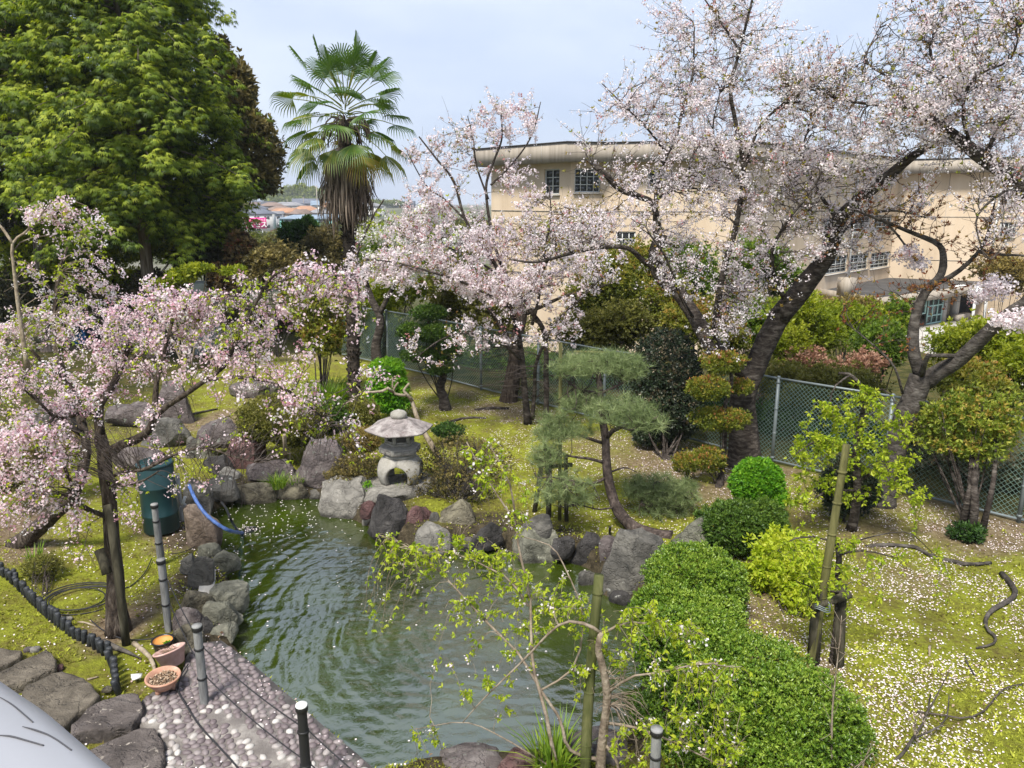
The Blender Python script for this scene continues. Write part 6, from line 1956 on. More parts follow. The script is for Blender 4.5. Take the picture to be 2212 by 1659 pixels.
def az(label, blobs, m, n, s, base, **kw):
    k = dict(inner=0.78, lump=0.15, lf=4.0, shoots=int(n * .045), stems=10, stem_r=0.012, tmpl=BUNCH_S, tipbias=0.3, up=0.35)
    k.update(kw)
    return bush('clipped_shrub', label, 'shrub', blobs, m, n, s, base=base, **k)
az('dark green clipped shrub behind the upright grey stone', [(1590, 1140, 82, 52, 10.6, .9), (1650, 1130, 50, 48, 10.6, .9)], 'leaf_hedge_dark', 6500, 0.044, G(1590, 1195))
az('large clipped azalea mound beside the biggest boulder', [(1500, 1255, 105, 74, 8.6, .9), (1560, 1280, 50, 68, 8.5, .9), (1440, 1330, 78, 70, 8.1, .9), (1500, 1350, 110, 70, 7.9, .9)], 'leaf_azalea', 17000, 0.038, G(1500, 1340))
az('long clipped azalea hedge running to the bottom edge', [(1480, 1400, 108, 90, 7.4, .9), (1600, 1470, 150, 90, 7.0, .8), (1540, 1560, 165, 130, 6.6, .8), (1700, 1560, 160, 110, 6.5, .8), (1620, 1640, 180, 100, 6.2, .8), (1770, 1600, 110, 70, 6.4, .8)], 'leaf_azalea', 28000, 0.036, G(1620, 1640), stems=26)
az('loose shrub with long bright lime leaves behind the long hedge', [(1690, 1200, 62, 55, 9.6, .9), (1720, 1250, 70, 60, 9.2, .9), (1740, 1300, 50, 45, 8.9, .9), (1650, 1240, 35, 35, 9.3, .9)], 'leaf_lime', 3400, 0.062, G(1715, 1335), inner=0.45, lump=0.35, out=0.5, up=-0.2)
az('rounded brownish clipped shrub above the rock bank', [(590, 905, 76, 48, 14.6, .9), (650, 920, 60, 42, 14.4, .9)], 'leaf_olive', 5500, 0.05, G(600, 955))
az('small green clipped shrub right of the brownish one', [(712, 900, 50, 36, 15.2, .9)], 'leaf_hedge_dark', 2200, 0.05, G(712, 935))
az('grey-green twiggy clipped shrub left of the lantern roof', [(775, 898, 48, 34, 15.4, .9), (745, 905, 30, 28, 15.3, .9)], 'leaf_olive', 2000, 0.045, G(772, 935), twigs=140, inner=0.6)
az('rusty tan clipped shrub left of the lantern', [(782, 950, 38, 28, 14.2, .9)], 'leaf_dry', 1500, 0.04, G(782, 1000), twigs=120, inner=0.6, stem_m='bark_sap')
az('brown twiggy shrub overhanging the pale boulder', [(770, 1010, 52, 30, 13.2, .8), (740, 1030, 40, 20, 13, .8)], 'leaf_brown', 1500, 0.035, G(775, 1050), twigs=200, inner=0.5)
az('wide half-bare shrub right of the stone lantern', [(990, 985, 80, 44, 13.4, .8), (935, 1030, 70, 42, 12.8, .8), (1050, 1000, 60, 48, 13.2, .8), (1000, 1050, 80, 44, 12.6, .8)], 'leaf_brown', 2300, 0.038, G(990, 1085), twigs=1500, inner=0.4, stems=34, stem_m='bark_grey', core=0.1, lump=0.2)
az('small rusty shrub at the foot of the red-tipped topiary', [(1480, 1000, 30, 22, 13, .9)], 'leaf_topiary', 600, 0.04, G(1490, 1030), inner=.4, twigs=40)
az('low green tuft of shrub in the petals behind the lantern', [(968, 930, 36, 13, 15.8, .9)], 'leaf_deep', 700, 0.045, G(968, 945), inner=.4)
az('tiny twiggy shrub with bare stems inside the black edging', [(92, 1225, 40, 24, 9.7, .9)], 'leaf_olive', 650, 0.03, G(95, 1285), twigs=160, inner=0.5, stems=14, stem_r=0.006)
az('dark spreading shrub at the left edge behind the leaning trunk', [(40, 1010, 80, 55, 12, .8), (120, 960, 60, 45, 12.4, .8)], 'leaf_brown', 2200, 0.045, G(60, 1060), twigs=300, inner=.4)
blades('grass_clump', 'clump of broad yellow-green blades left of the palm foot', 'grass clump', 712, 872, 620, 0.75, 0.42, lean=0.9, w=0.016)
blades('grass_tuft', 'bright green grass tuft growing between the bank rocks', 'grass clump', 600 - 8, 1058, 150, 0.3, 0.14, base=G(596, 1052, 0.0) + [0, .1, -.05], lean=0.7, w=0.008)
blades('grass_tuft', 'low green herb tuft on the olive bank rock', 'grass clump', 655, 1040, 90, 0.16, 0.2, base=G(640, 1040, 0.0), lean=0.9, w=0.008)
blades('leek_clump', 'grey-green bulb leaves sprouting by the black edging', 'plant', 78, 1222, 60, 0.34, 0.1, lean=0.4, w=0.009)
blades('iris_clump', 'upright iris leaves at the near bank of the pond', 'plant', 1195, 1690, 120, 0.5, 0.16, lean=0.55, w=0.012, base=G(1195, 1668, -0.05))
blades('grass_tuft', 'small grass tuft on the lantern stone', 'grass clump', 862, 1075, 40, 0.16, 0.1, base=G(866, 1072, 0.0) + [0, -.05, 0.1], lean=0.6, w=0.007)
bush('seedling', 'fern-like green seedling beside the lantern stone', 'plant', [(790, 1055, 22, 14, 12.8, 1)], 'leaf_bright', 160, 0.045, base=G(790, 1070), inner=.3, stems=4, stem_r=0.005)

# --- the three-stemmed tree at the right fence
sb = G(2100, 1150)
bush('small_tree', 'three-stemmed evergreen tree with olive leaves at the right fence', 'tree', [(2085, 900, 95, 60, 12, .9), (2010, 910, 50, 40, 12.2, .9), (2150, 920, 60, 55, 11.8, .9), (2080, 960, 90, 30, 11.9, .9)], 'leaf_gold', 3600, 0.062, base=sb, inner=0.15, lump=0.6, stems=16, twigs=60, stem_r=0.018,
     trunk=[(np.array([G(2078, 1140) - [0, 0, .1], at(2090, 1080, 11.2), at(2100, 1030, 11.4), at(2090, 960, 11.8)]), 0.055, 0.04), (np.array([G(2100, 1150) - [0, 0, .1], at(2106, 1090, 11.1), at(2104, 1040, 11.3), at(2110, 960, 11.8)]), 0.065, 0.045),
            (np.array([G(2122, 1140) - [0, 0, .1], at(2138, 1080, 11.2), at(2148, 1020, 11.4), at(2150, 950, 11.7)]), 0.045, 0.03)], stem_m='bark', tmpl=BUNCH_S)
bush('seedling', 'dark leafy shoots at the foot of the three-stemmed tree', 'plant', [(2088, 1150, 36, 20, 11, .8)], 'leaf_deep', 260, 0.07, base=G(2090, 1165), inner=.3, stems=5, stem_r=0.006)
# --- pale bare-stemmed pruned tree behind the lantern
lb_ = G(946, 986)
root, S, T = tree_frame('pruned_tree', 'smooth bare pruned tree arching behind the stone lantern', 'tree', lb_, [
 (L([(948, 990, 15.0), (932, 960, 15.0), (915, 932, 15.1), (900, 900, 15.1), (892, 872, 15.2), (886, 858, 15.2)]), 13, 8),
 (L([(890, 866, 15.2), (882, 855, 15.1), (872, 845, 15.1), (876, 838, 15.1), (884, 828, 15.1)]), 8, 5),
 (L([(878, 854, 15.1), (862, 853, 15), (850, 848, 15), (852, 838, 15), (860, 826, 15)]), 7, 4),
 (L([(850, 848, 15), (836, 838, 14.9), (820, 848, 14.8), (796, 846, 14.7), (780, 850, 14.6), (760, 864, 14.5), (742, 874, 14.4)]), 7, 4),
 (L([(848, 840, 15), (848, 815, 15)]), 4, 3), (L([(782, 849, 14.6), (770, 835, 14.6)]), 4, 2)], M['bark_pale'], None, 0.1, 11)

# ================================================================== LIME-LEAVED WEEPING SAPLINGS
# --- the nearer one, bottom centre, over the water
nb2 = G(1298, 1690)
Yn = 5.9
sl = [
 (L([(1296, 1700, 5.95), (1298, 1640, 5.95), (1306, 1560, 5.95), (1312, 1500, 5.95), (1302, 1440, 5.95), (1292, 1400, 5.95), (1300, 1365, 5.95)]), 22, 14),
 (L([(1300, 1370, 5.95), (1270, 1350, 5.95), (1226, 1343, 6), (1191, 1363, 6.05), (1140, 1417, 6.1), (1101, 1455, 6.1), (1043, 1511, 6.1), (1000, 1560, 6.1)]), 8, 2.5),
 (L([(1290, 1640, 5.95), (1250, 1630, 6), (1224, 1610, 6.05), (1212, 1560, 6.1), (1195, 1530, 6.15), (1168, 1491, 6.2), (1121, 1413, 6.4), (1062, 1355, 6.6), (996, 1284, 6.8), (941, 1226, 7), (894, 1187, 7.1), (820, 1156, 7.2)]), 9, 2.5),
 (L([(1205, 1660, 6.0), (1190, 1600, 6.05), (1179, 1540, 6.1), (1152, 1441, 6.3), (1147, 1350, 6.5), (1144, 1284, 6.6), (1121, 1187, 6.8), (1112, 1128, 6.9), (1074, 1070, 7), (1035, 1005, 7.1), (1008, 955, 7.2)]), 9, 2.5),
 (L([(1114, 1135, 6.9), (1105, 1058, 7), (1086, 1015, 7), (1058, 960, 7.1)]), 5, 2),
 (L([(1142, 1310, 6.55), (1101, 1253, 6.7), (1062, 1230, 6.8), (1003, 1202, 6.9), (950, 1190, 7)]), 5, 2),
 (L([(1310, 1562, 5.95), (1355, 1568, 5.85), (1414, 1585, 5.75), (1490, 1620, 5.65), (1560, 1655, 5.6)]), 7, 3),
 (L([(1310, 1500, 5.95), (1363, 1462, 5.85), (1433, 1452, 5.8), (1511, 1433, 5.75), (1570, 1440, 5.7)]), 6, 2.5),
 (L([(1302, 1370, 5.95), (1350, 1345, 6), (1410, 1350, 6.05), (1460, 1380, 6.1)]), 6, 2.5),
 (L([(1300, 1600, 5.95), (1330, 1640, 5.9), (1340, 1690, 5.85)]), 8, 5),
 (L([(1170, 1490, 6.2), (1240, 1440, 6.3), (1260, 1330, 6.5), (1222, 1230, 6.7), (1190, 1180, 6.8), (1130, 1160, 6.9)]), 5, 2),
 (L([(1195, 1660, 6.0), (1080, 1590, 6.1), (1000, 1560, 6.2), (900, 1575, 6.3)]), 4, 1.5),
]
pads = [(960, 1210, 90, 50, 7, .25, 26), (870, 1200, 60, 45, 7.1, .2, 14), (1040, 1190, 70, 35, 6.9, .2, 16), (1060, 1290, 80, 60, 6.8, .25, 24), (1180, 1290, 60, 60, 6.6, .25, 20), (1240, 1330, 60, 50, 6.4, .25, 16), (1130, 1400, 50, 50, 6.5, .2, 12), (980, 1400, 50, 70, 6.6, .25, 10), (1060, 1500, 60, 60, 6.2, .2, 9),
        (850, 1330, 60, 60, 6.9, .25, 8), (1400, 1350, 70, 40, 6.1, .25, 22), (1470, 1380, 60, 40, 6.1, .2, 14), (1480, 1480, 90, 50, 5.8, .2, 22), (1570, 1500, 60, 50, 5.7, .2, 12), (1480, 1580, 90, 50, 5.7, .2, 22), (1370, 1620, 60, 40, 5.8, .2, 14), (1560, 1630, 50, 30, 5.6, .15, 10), (1340, 1400, 50, 50, 6, .2, 14),
        (1110, 1090, 40, 70, 6.9, .2, 12), (1040, 990, 50, 40, 7.1, .15, 12), (1060, 1040, 40, 40, 7, .15, 8), (930, 1620, 50, 20, 6.3, .15, 5), (1260, 1500, 30, 50, 6.1, .15, 6), (790, 1330, 40, 50, 7, .2, 4)]
sap = cherry('weeping_sapling', 'lime-leaved weeping cherry sapling over the water at the bottom centre', nb2, sl, pads, 'weep', M['bark_sap'], 'blossom_pink', 'leaf_lime', (1, 0), (2, 0.06, 0.22), 0.045, (5, 0.042), 0.25, None, 0.15, 0.0026, 12, ftint=(0.85, 0.15), cat='tree', spread=0.25, twmat=M['bark_sap'])
Bw, W = strands(spline(sl[0][0], 20)[8:], np.tile([0.4, 0, 0.2], (12, 1)), [(1330, 1500, 60, 90, 5.95, .15, 26), (1370, 1620, 60, 40, 5.85, .1, 14), (1400, 1540, 50, 60, 5.9, .1, 12)], 'weep')
V, Fq = tubes(Bw, taper(Bw, np.full(len(Bw), 0.005), 0.0015), 4)
part('bare_twigs', MB().add(V, Fq), M['bark_sap'], sap)
mb = MB().tube(spline([G(1262, 1690) - [0, 0, .2], at(1272, 1500, 6.05), at(1294, 1242, 6.15)], 10), np.linspace(0.05, 0.043, 10), 12)
for f in (0.28, 0.52, 0.74, 0.93):
    c = spline([G(1262, 1690) - [0, 0, .2], at(1272, 1500, 6.05), at(1294, 1242, 6.15)], 100)[int(f * 99)]
    mb.lathe([(0.046, -0.012), (0.054, 0), (0.046, 0.012)], c, 12)
single('bamboo_stake', mb, M['bamboo_dark'], 'dark green bamboo stake standing at the nearer sapling over the water', 'stake', G(1262, 1690), True)

# --- the farther one on the lawn with the crooked top
fb = G(1838, 1140)
fl_ = [
 (L([(1838, 1146, 11.3), (1846, 1110, 11.2), (1852, 1045, 11.1), (1849, 980, 11.1), (1858, 924, 11.1), (1868, 870, 11.1), (1860, 835, 11.1), (1836, 810, 11.1), (1812, 806, 11.1)]), 20, 6),
 (L([(1855, 1000, 11.1), (1810, 960, 10.9), (1770, 950, 10.8), (1720, 980, 10.7)]), 7, 2.5), (L([(1852, 1040, 11.1), (1900, 1020, 11), (1950, 1030, 10.9), (1985, 1060, 10.8)]), 7, 2.5),
 (L([(1868, 860, 11.1), (1900, 840, 11), (1930, 860, 10.9), (1950, 920, 10.8)]), 5, 2), (L([(1836, 810, 11.1), (1800, 840, 11), (1790, 900, 10.9)]), 5, 2), (L([(1850, 1060, 11.1), (1790, 1060, 10.9), (1740, 1090, 10.8)]), 6, 2.5),
]
pads = [(1780, 920, 70, 50, 10.9, .3, 15), (1850, 890, 70, 50, 11, .3, 14), (1920, 930, 60, 60, 10.9, .3, 15), (1760, 990, 60, 50, 10.8, .3, 15), (1840, 990, 80, 50, 10.9, .3, 16), (1930, 1020, 70, 50, 10.8, .3, 15), (1730, 1070, 40, 50, 10.8, .3, 8), (1960, 1080, 40, 50, 10.7, .3, 8), (1850, 1060, 60, 40, 11, .3, 8)]
cherry('weeping_sapling', 'lime-leaved weeping cherry with a crooked dark top on the right lawn', fb, fl_, pads, 'weep', M['bark'], 'blossom_white', 'leaf_lime', (0, 0), (3, 0.08, 0.3), 0.05, (9, 0.056), 0.2, None, 0.2, 0.004, 13, spread=0.25)
bush('shrub', 'dark evergreen shrub behind the crooked-topped weeping cherry', 'shrub', [(1815, 1050, 48, 62, 11.7, .9), (1860, 1060, 40, 50, 11.8, .9)], 'leaf_camellia', 2600, 0.05, base=G(1820, 1125), inner=.5, lump=.25, tmpl=BUNCH_S)
# --- the staked one in front
sb2 = G(1800, 1440)
sl2 = [
 (L([(1800, 1446, 7.7), (1806, 1380, 7.75), (1812, 1300, 7.8), (1810, 1250, 7.85), (1812, 1200, 7.9), (1806, 1168, 7.95)]), 20, 9),
 (L([(1812, 1200, 7.9), (1850, 1190, 7.8), (1900, 1195, 7.7), (1960, 1215, 7.6)]), 5, 2), (L([(1808, 1180, 7.9), (1770, 1160, 7.8), (1710, 1165, 7.7), (1680, 1190, 7.6)]), 5, 2), (L([(1812, 1280, 7.8), (1760, 1270, 7.7), (1720, 1255, 7.6)]), 6, 2),
 (L([(1808, 1185, 7.9), (1880, 1160, 8.1), (1960, 1150, 8.2), (2010, 1190, 8.2)]), 4, 1.5),
]
pads = [(1900, 1240, 90, 40, 7.7, .3, 5), (1760, 1280, 60, 60, 7.7, .25, 14), (1860, 1300, 60, 60, 7.7, .3, 4), (1730, 1200, 50, 40, 7.7, .25, 12), (2040, 1260, 60, 60, 8.1, .3, 3), (1840, 1190, 50, 30, 7.8, .2, 5)]
cherry('weeping_sapling', 'thin weeping cherry sapling tied to a leaning bamboo pole on the lawn', sb2, sl2, pads, 'weep', M['bark'], 'blossom_white', 'leaf_lime', (0, 0), (3, 0.06, 0.25), 0.05, (8, 0.046), 0.2, None, 0.15, 0.003, 14, spread=0.25)
mb = MB()
PBm = [G(1752, 1432) - [0, 0, .1], at(1790, 1200, 7.68), at(1829, 960, 7.75)]
mb.tube(spline(PBm, 12), np.linspace(0.052, 0.037, 12), 12)
for f in (0.2, 0.33, 0.46, 0.6, 0.74, 0.88):
    c = spline(PBm, 100)[int(f * 99)]
    mb.lathe([(0.042, -0.014), (0.054, 0), (0.042, 0.014)], c, 12)
single('bamboo_pole', mb, M['bamboo_old'], 'long leaning weathered bamboo pole tied beside the thin sapling', 'pole', G(1752, 1432), True)
sup = thing('sapling_support', 'dark wooden stakes with a crossbar tied to the thin sapling', 'stake', G(1790, 1440))
mb = MB().tube([G(1757, 1430) - [0, 0, .1], at(1768, 1275, 7.7)], 0.07, 10)
part('stake', mb, M['pole_wood'], sup, True)
mb = MB().tube([G(1812, 1440) - [0, 0, .1], at(1818, 1262, 7.85)], 0.06, 10)
part('stake', mb, M['pole_wood'], sup, True)
mb = MB().tube([at(1752, 1312, 7.62), at(1836, 1284, 7.72)], 0.045, 10)
part('crossbar', mb, M['pole_wood'], sup, True)
mb = MB()
for k in range(3):
    a = np.linspace(0, 2 * pi, 15)
    c = at(1775, 1305 + k * 4, 7.6)
    mb.tube(c + np.c_[0.085 * np.cos(a), 0.085 * np.sin(a), 0.02 * np.sin(a * 2)], 0.006, 5, False)
part('wire_tie', mb, M['galv'], sup, True)
# --- bare seedling whip and dead twigs at the bottom right
mb = MB()
for pts, w in [([(1797, 1700, 6.0), (1797, 1560, 6.05), (1803, 1480, 6.1), (1812, 1400, 6.15), (1818, 1330, 6.2)], .011)]:
    mb.tube(spline(L(pts), 14), np.linspace(w, .003, 14), 6)
for k in range(26):
    t = rng.random()
    p0 = spline(L([(1797, 1700, 6.0), (1797, 1560, 6.05), (1803, 1480, 6.1), (1812, 1400, 6.15), (1818, 1330, 6.2)]), 60)[10 + int(t * 48)]
    d = nrm(rng.normal(size=3) + [0, 0, .8])
    mb.tube(spline([p0, p0 + d * .08, p0 + d * .16 + [0, 0, .03]], 4), [.003, .0025, .002, .0012], 4)
single('bare_whip', mb, M['bark_sap'], 'single bare upright twig standing before the long hedge', 'plant', G(1797, 1690), True)
root, S, T = tree_frame('dead_branch', 'fallen bare branch with fine twigs on the lawn at the bottom right', 'branch', G(1920, 1660), [
 (L([(1900, 1672, 6.05), (1940, 1640, 6.15), (1975, 1590, 6.3), (2000, 1550, 6.5), (2010, 1500, 6.7)]), 9, 3), (L([(1975, 1595, 6.3), (2040, 1560, 6.5), (2050, 1500, 6.7)]), 5, 2), (L([(1900, 1672, 6.05), (1860, 1665, 6), (1820, 1672, 5.9)]), 7, 3),
 (L([(2000, 1545, 6.6), (2030, 1490, 6.8), (2050, 1450, 6.9)]), 4, 1.5)], M['bark_grey'], None, 0, 15)
Bw, W = strands(S, T, [(1990, 1560, 60, 80, 6.4, .15, 20), (1880, 1630, 40, 40, 6.1, .1, 12)], 'up')
V, Fq = tubes(Bw, taper(Bw, np.full(len(Bw), .004), .0014), 4)
part('twigs', MB().add(V, Fq), M['bark_sap'], root)
# ================================================================== STONE LANTERN
LB = at(866, 1036, 13.55)
LB[2] = 0.12
LB = G(866, 1036, 0.2)
kl = mpp(LB) * 0.1875          # metres per pixel of the close-up
lan = thing('stone_lantern', 'grey stone snow-viewing lantern with a wide six-sided roof by the pond', 'stone lantern', LB)
ROT = rad(17)
def hexring(r, z, rot=ROT, n=6):
    a = np.arange(n) * 2 * pi / n + rot
    return np.c_[r * np.cos(a), r * np.sin(a), np.full(n, z)]
def stack_rings(mb, rings, capb=True, capt=True, off=None):
    n = len(rings[0])
    V = np.concatenate(rings) + (0 if off is None else off)
    Fc = []
    for k in range(len(rings) - 1):
        Fc += [[k * n + i, k * n + (i + 1) % n, (k + 1) * n + (i + 1) % n, (k + 1) * n + i] for i in range(n)]
    if capb:
        Fc.append(list(range(n))[::-1])
    if capt:
        Fc.append([(len(rings) - 1) * n + i for i in range(n)])
    return mb.add(V, Fc)
# legs: a four-footed arch body cut out of a flaring shell
zt, R0_, R1_ = 0.50, 0.375, 0.27
legm = MB()
NT, NZ = 9, 14
for k in range(4):
    th0 = ROT + 0.45 + k * pi / 2
    Vo, Vi = [], []
    for j in range(NZ + 1):
        z = zt * j / NZ
        f = z / zt
        ro = R0_ + (R1_ - R0_) * f ** 1.2 + 0.10 * math.sin(pi * min(1, f * 1.05)) * 0.9
        if f > 0.8:
            ro -= 0.10 * ((f - 0.8) / 0.2) ** 2
        arch = 0.355 / zt
        aw = 0.56 * math.sqrt(max(0, 1 - (f / arch) ** 2.4)) if f < arch else 0.0
        half = pi / 4 - aw
        for i in range(NT):
            th = th0 + (i / (NT - 1) * 2 - 1) * half
            Vo.append((ro * math.cos(th), ro * math.sin(th), z))
            ri = ro - 0.095
            Vi.append((ri * math.cos(th), ri * math.sin(th), z))
    n = len(Vo)
    Fc = []
    for j in range(NZ):
        for i in range(NT - 1):
            a = j * NT + i
            Fc.append([a, a + 1, a + NT + 1, a + NT])
            Fc.append([n + a, n + a + NT, n + a + NT + 1, n + a + 1])
        a = j * NT
        Fc.append([a, a + NT, n + a + NT, n + a])
        a = j * NT + NT - 1
        Fc.append([a, n + a, n + a + NT, a + NT])
    for i in range(NT - 1):
        Fc.append([i, n + i, n + i + 1, i + 1])
    m_ = MB().add(np.array(Vo + Vi) + LB, Fc)
    part('leg', m_, M['granite'], lan, False)
part('leg_crown', stack_rings(MB(), [hexring(0.26, zt - 0.06, ROT, 20), hexring(0.29, zt - 0.01, ROT, 20), hexring(0.26, zt + 0.015, ROT, 20)], off=LB), M['granite'], lan)
z = zt + 0.013
mid = MB()
stack_rings(mid, [hexring(0.28, z), hexring(0.362, z + 0.025), hexring(0.37, z + 0.035), hexring(0.37, z + 0.12), hexring(0.36, z + 0.132), hexring(0.29, z + 0.137), hexring(0.27, z + 0.16)], off=LB)
plat = part('platform', mid, M['granite'], lan)
pan = MB()
for k in range(6):
    a0, a1 = ROT + k * pi / 3, ROT + (k + 1) * pi / 3
    p0 = np.array([math.cos(a0), math.sin(a0)]) * 0.37
    p1 = np.array([math.cos(a1), math.sin(a1)]) * 0.37
    e = (p1 - p0) / np.linalg.norm(p1 - p0)
    nrml = np.array([e[1], -e[0]])
    for c_ in (0.29, 0.71):
        c = p0 + (p1 - p0) * c_ + nrml * 0.003
        for (dx, dz, wx_, wz_) in ((0, .032, .13, .008), (0, -.032, .13, .008), (-.062, 0, .008, .064), (.062, 0, .008, .064)):
            pan.box(np.array([c[0] + e[0] * dx, c[1] + e[1] * dx, z + 0.078 + dz]) + LB, (wx_, .008, wz_), math.atan2(e[1], e[0]))
part('carved_panels', pan, M['granite_roof'], plat)
z = z + 0.161
box_ = MB()
stack_rings(box_, [hexring(0.262, z), hexring(0.262, z + 0.045), hexring(0.235, z + 0.05)], off=LB)
stack_rings(box_, [hexring(0.235, z + 0.245), hexring(0.262, z + 0.25), hexring(0.262, z + 0.29)], off=LB)
for k in range(6):
    a0 = ROT + k * pi / 3
    c = np.array([math.cos(a0) * 0.232, math.sin(a0) * 0.232, z + 0.147]) + LB
    box_.box(c, (0.055, 0.055, 0.215), a0)
    a1 = ROT + (k + 1) * pi / 3
    p0 = np.array([math.cos(a0), math.sin(a0)]) * .238
    p1 = np.array([math.cos(a1), math.sin(a1)]) * .238
    e = (p1 - p0) / np.linalg.norm(p1 - p0)
    for zz in (z + 0.065, z + 0.23):
        c = (p0 + p1) / 2
        box_.box(np.array([c[0], c[1], zz]) + LB, (0.19, 0.02, 0.028), math.atan2(e[1], e[0]))
part('light_chamber', box_, M['granite'], lan)
z = z + 0.288
def roof_ring(r, zc, up_, n=48):
    a = np.arange(n) * 2 * pi / n + ROT
    q = (a - ROT) % (pi / 3) - pi / 6
    rr = r * math.cos(pi / 6) / np.cos(q)
    corner = (np.abs(q) / (pi / 6)) ** 3
    return np.c_[rr * np.cos(a), rr * np.sin(a), zc + up_ * corner]
rr_ = MB()
stack_rings(rr_, [roof_ring(0.26, z - 0.002, 0), roof_ring(0.53, z - 0.02, 0.01), roof_ring(0.60, z - 0.028, 0.014), roof_ring(0.605, z - 0.002, 0.016), roof_ring(0.595, z + 0.004, 0.014), roof_ring(0.45, z + 0.072, 0.006),
                  roof_ring(0.32, z + 0.128, 0.002), roof_ring(0.2, z + 0.17, 0), roof_ring(0.12, z + 0.19, 0)], off=LB)
part('roof', rr_, M['granite_roof'], lan)
fin = MB().lathe([(0.001, z + 0.16), (0.11, z + 0.17), (0.14, z + 0.2), (0.148, z + 0.235), (0.136, z + 0.275), (0.10, z + 0.302), (0.05, z + 0.317), (0.026, z + 0.328), (0.001, z + 0.338)], LB, 20)
part('finial', fin, M['granite'], lan, True)

# ================================================================== CHAIN-LINK FENCE
fence = thing('chain_link_fence', 'long green chain-link fence with steel posts between garden and school', 'fence', (FENCE_A[0], FENCE_A[1], gz(FENCE_A)))
FL = float(np.linalg.norm(FENCE_B - FENCE_A))
FH = 1.72
def fpos(s, z=0.0):
    p = FENCE_A + FD * s
    return np.array([p[0], p[1], z])
# a post stands at the photographed foot (1684, 988); the others follow at even spacing
s_ref = float((G(1684, 988)[:2] - FENCE_A) @ FD)
s_r2 = float((G(2207, 1118)[:2] - FENCE_A) @ FD)
step = abs(s_ref - s_r2) / 2
posts = [s_r2 + step * k for k in range(-1, 12)]
posts = [s for s in posts if 0 <= s <= FL + .1]
pm = MB().tube([[0, 0, -0.25], [0, 0, FH + 0.02]], 0.034, 10)
pm.lathe([(0.036, FH + .01), (0.04, FH + .03), (0.02, FH + .05), (0.001, FH + .055)], (0, 0, 0), 10)
pme = pm.mesh('post', M['galv'], True)
bm_ = MB().lathe([(0.035, -.02), (0.041, -.015), (0.041, .015), (0.035, .02)], (0, 0, 0), 10)
bme = bm_.mesh('band', M['galv'])
fz = lambda s: gz(fpos(s))
for s in posts:
    o = inst('post', pme, fence, fpos(s, fz(s)))
    for zz in (0.12, 0.62, 1.12, FH - .08):
        inst('band', bme, o, fpos(s, fz(s) + zz))
ss = [0] + posts + [FL]
for a_, b_ in zip(ss[:-1], ss[1:]):
    if b_ - a_ < 0.2:
        continue
    for hh, nm in ((FH, 'top_rail'), (0.06, 'bottom_rail')):
        part(nm, MB().tube([fpos(a_, fz(a_) + hh), fpos(b_, fz(b_) + hh)], 0.022, 8), M['galv'], fence, True)
    n = max(2, int((b_ - a_) / 0.072))
    wires = []
    h0, h1 = 0.06, FH
    span = (h1 - h0)
    dW = 0.085
    for sgn in (1, -1):
        x = -span
        while x < (b_ - a_) + span:
            xa, xb = x, x + span
            za, zb_ = (h0, h1) if sgn > 0 else (h1, h0)
            t0 = max(0.0, -xa / span)
            t1 = min(1.0, ((b_ - a_) - xa) / span)
            if t1 > t0 + 0.02:
                q0 = a_ + xa + span * t0
                q1 = a_ + xa + span * t1
                g0 = fz(q0)
                wires.append([fpos(q0, g0 + za + (zb_ - za) * t0), fpos(q1, g0 + za + (zb_ - za) * t1)])
            x += dW
    W_ = np.array(wires)
    W_[:, :, :2] += FN * 0.01
    V, Fq = tubes(W_, np.full((len(W_), 2), 0.0042), 3)
    part('wire_mesh', MB().add(V, Fq), M['wire_green'], fence)

# ================================================================== POND FENCE: POSTS AND ROPES
PH = 0.92
posts_px = [((333, 1088), (336, 1210), 'post_grey', 'grey pond fence post beside the dark green drum'),
            ((347, 1207), (342, 1360), 'post_grey', 'grey pond fence post beside the weeping cherry trunk'),
            ((425, 1350), (438, 1525), 'post_grey', 'grey pond fence post on the cobbles behind the flower pots'),
            ((651, 1521), (655, 1720), 'post_black', 'black pond fence post on the cobbles at the bottom edge'),
            ((1419, 1573), (1422, 1720), 'post_grey', 'grey pond fence post half hidden by the long hedge')]
tops = []
for (tu, tv), (bu, bv), mt_, lb in posts_px:
    B = G(tu, tv, PH)
    B[2] = 0.0
    p_ = thing('fence_post', lb, 'fence post', B, 'posts of the rope fence round the pond')
    part('shaft', MB().lathe([(0.043, -0.15), (0.043, 0.3), (0.044, 0.31), (0.043, 0.32), (0.042, 0.62), (0.043, 0.63), (0.042, 0.64), (0.041, PH - 0.05)], B, 14), M[mt_], p_, True)
    part('cap', MB().lathe([(0.048, PH - 0.05), (0.05, PH - 0.01), (0.047, PH), (0.001, PH + 0.004)], B, 14), M['white' if mt_ == 'post_black' else 'post_grey'], p_, False)
    part('cap_ring', MB().lathe([(0.05, PH - 0.06), (0.053, PH - 0.055), (0.053, PH - 0.02), (0.05, PH - 0.015)], B, 14), M['band_black'], p_)
    for zz in (0.66, 0.33):
        part('rope_band', MB().lathe([(0.044, zz - 0.014), (0.051, zz - 0.008), (0.051, zz + 0.008), (0.044, zz + 0.014)], B, 14), M['band_black'], p_)
    tops.append(B)
extra = tops[3] + (tops[3] - tops[2]) * 0.9
seq = [tops[0], tops[1], tops[2], tops[3], extra]
nm = ['between the drum post and the cherry post', 'between the cherry post and the pot post', 'between the pot post and the black post', 'from the black post out of the photo']
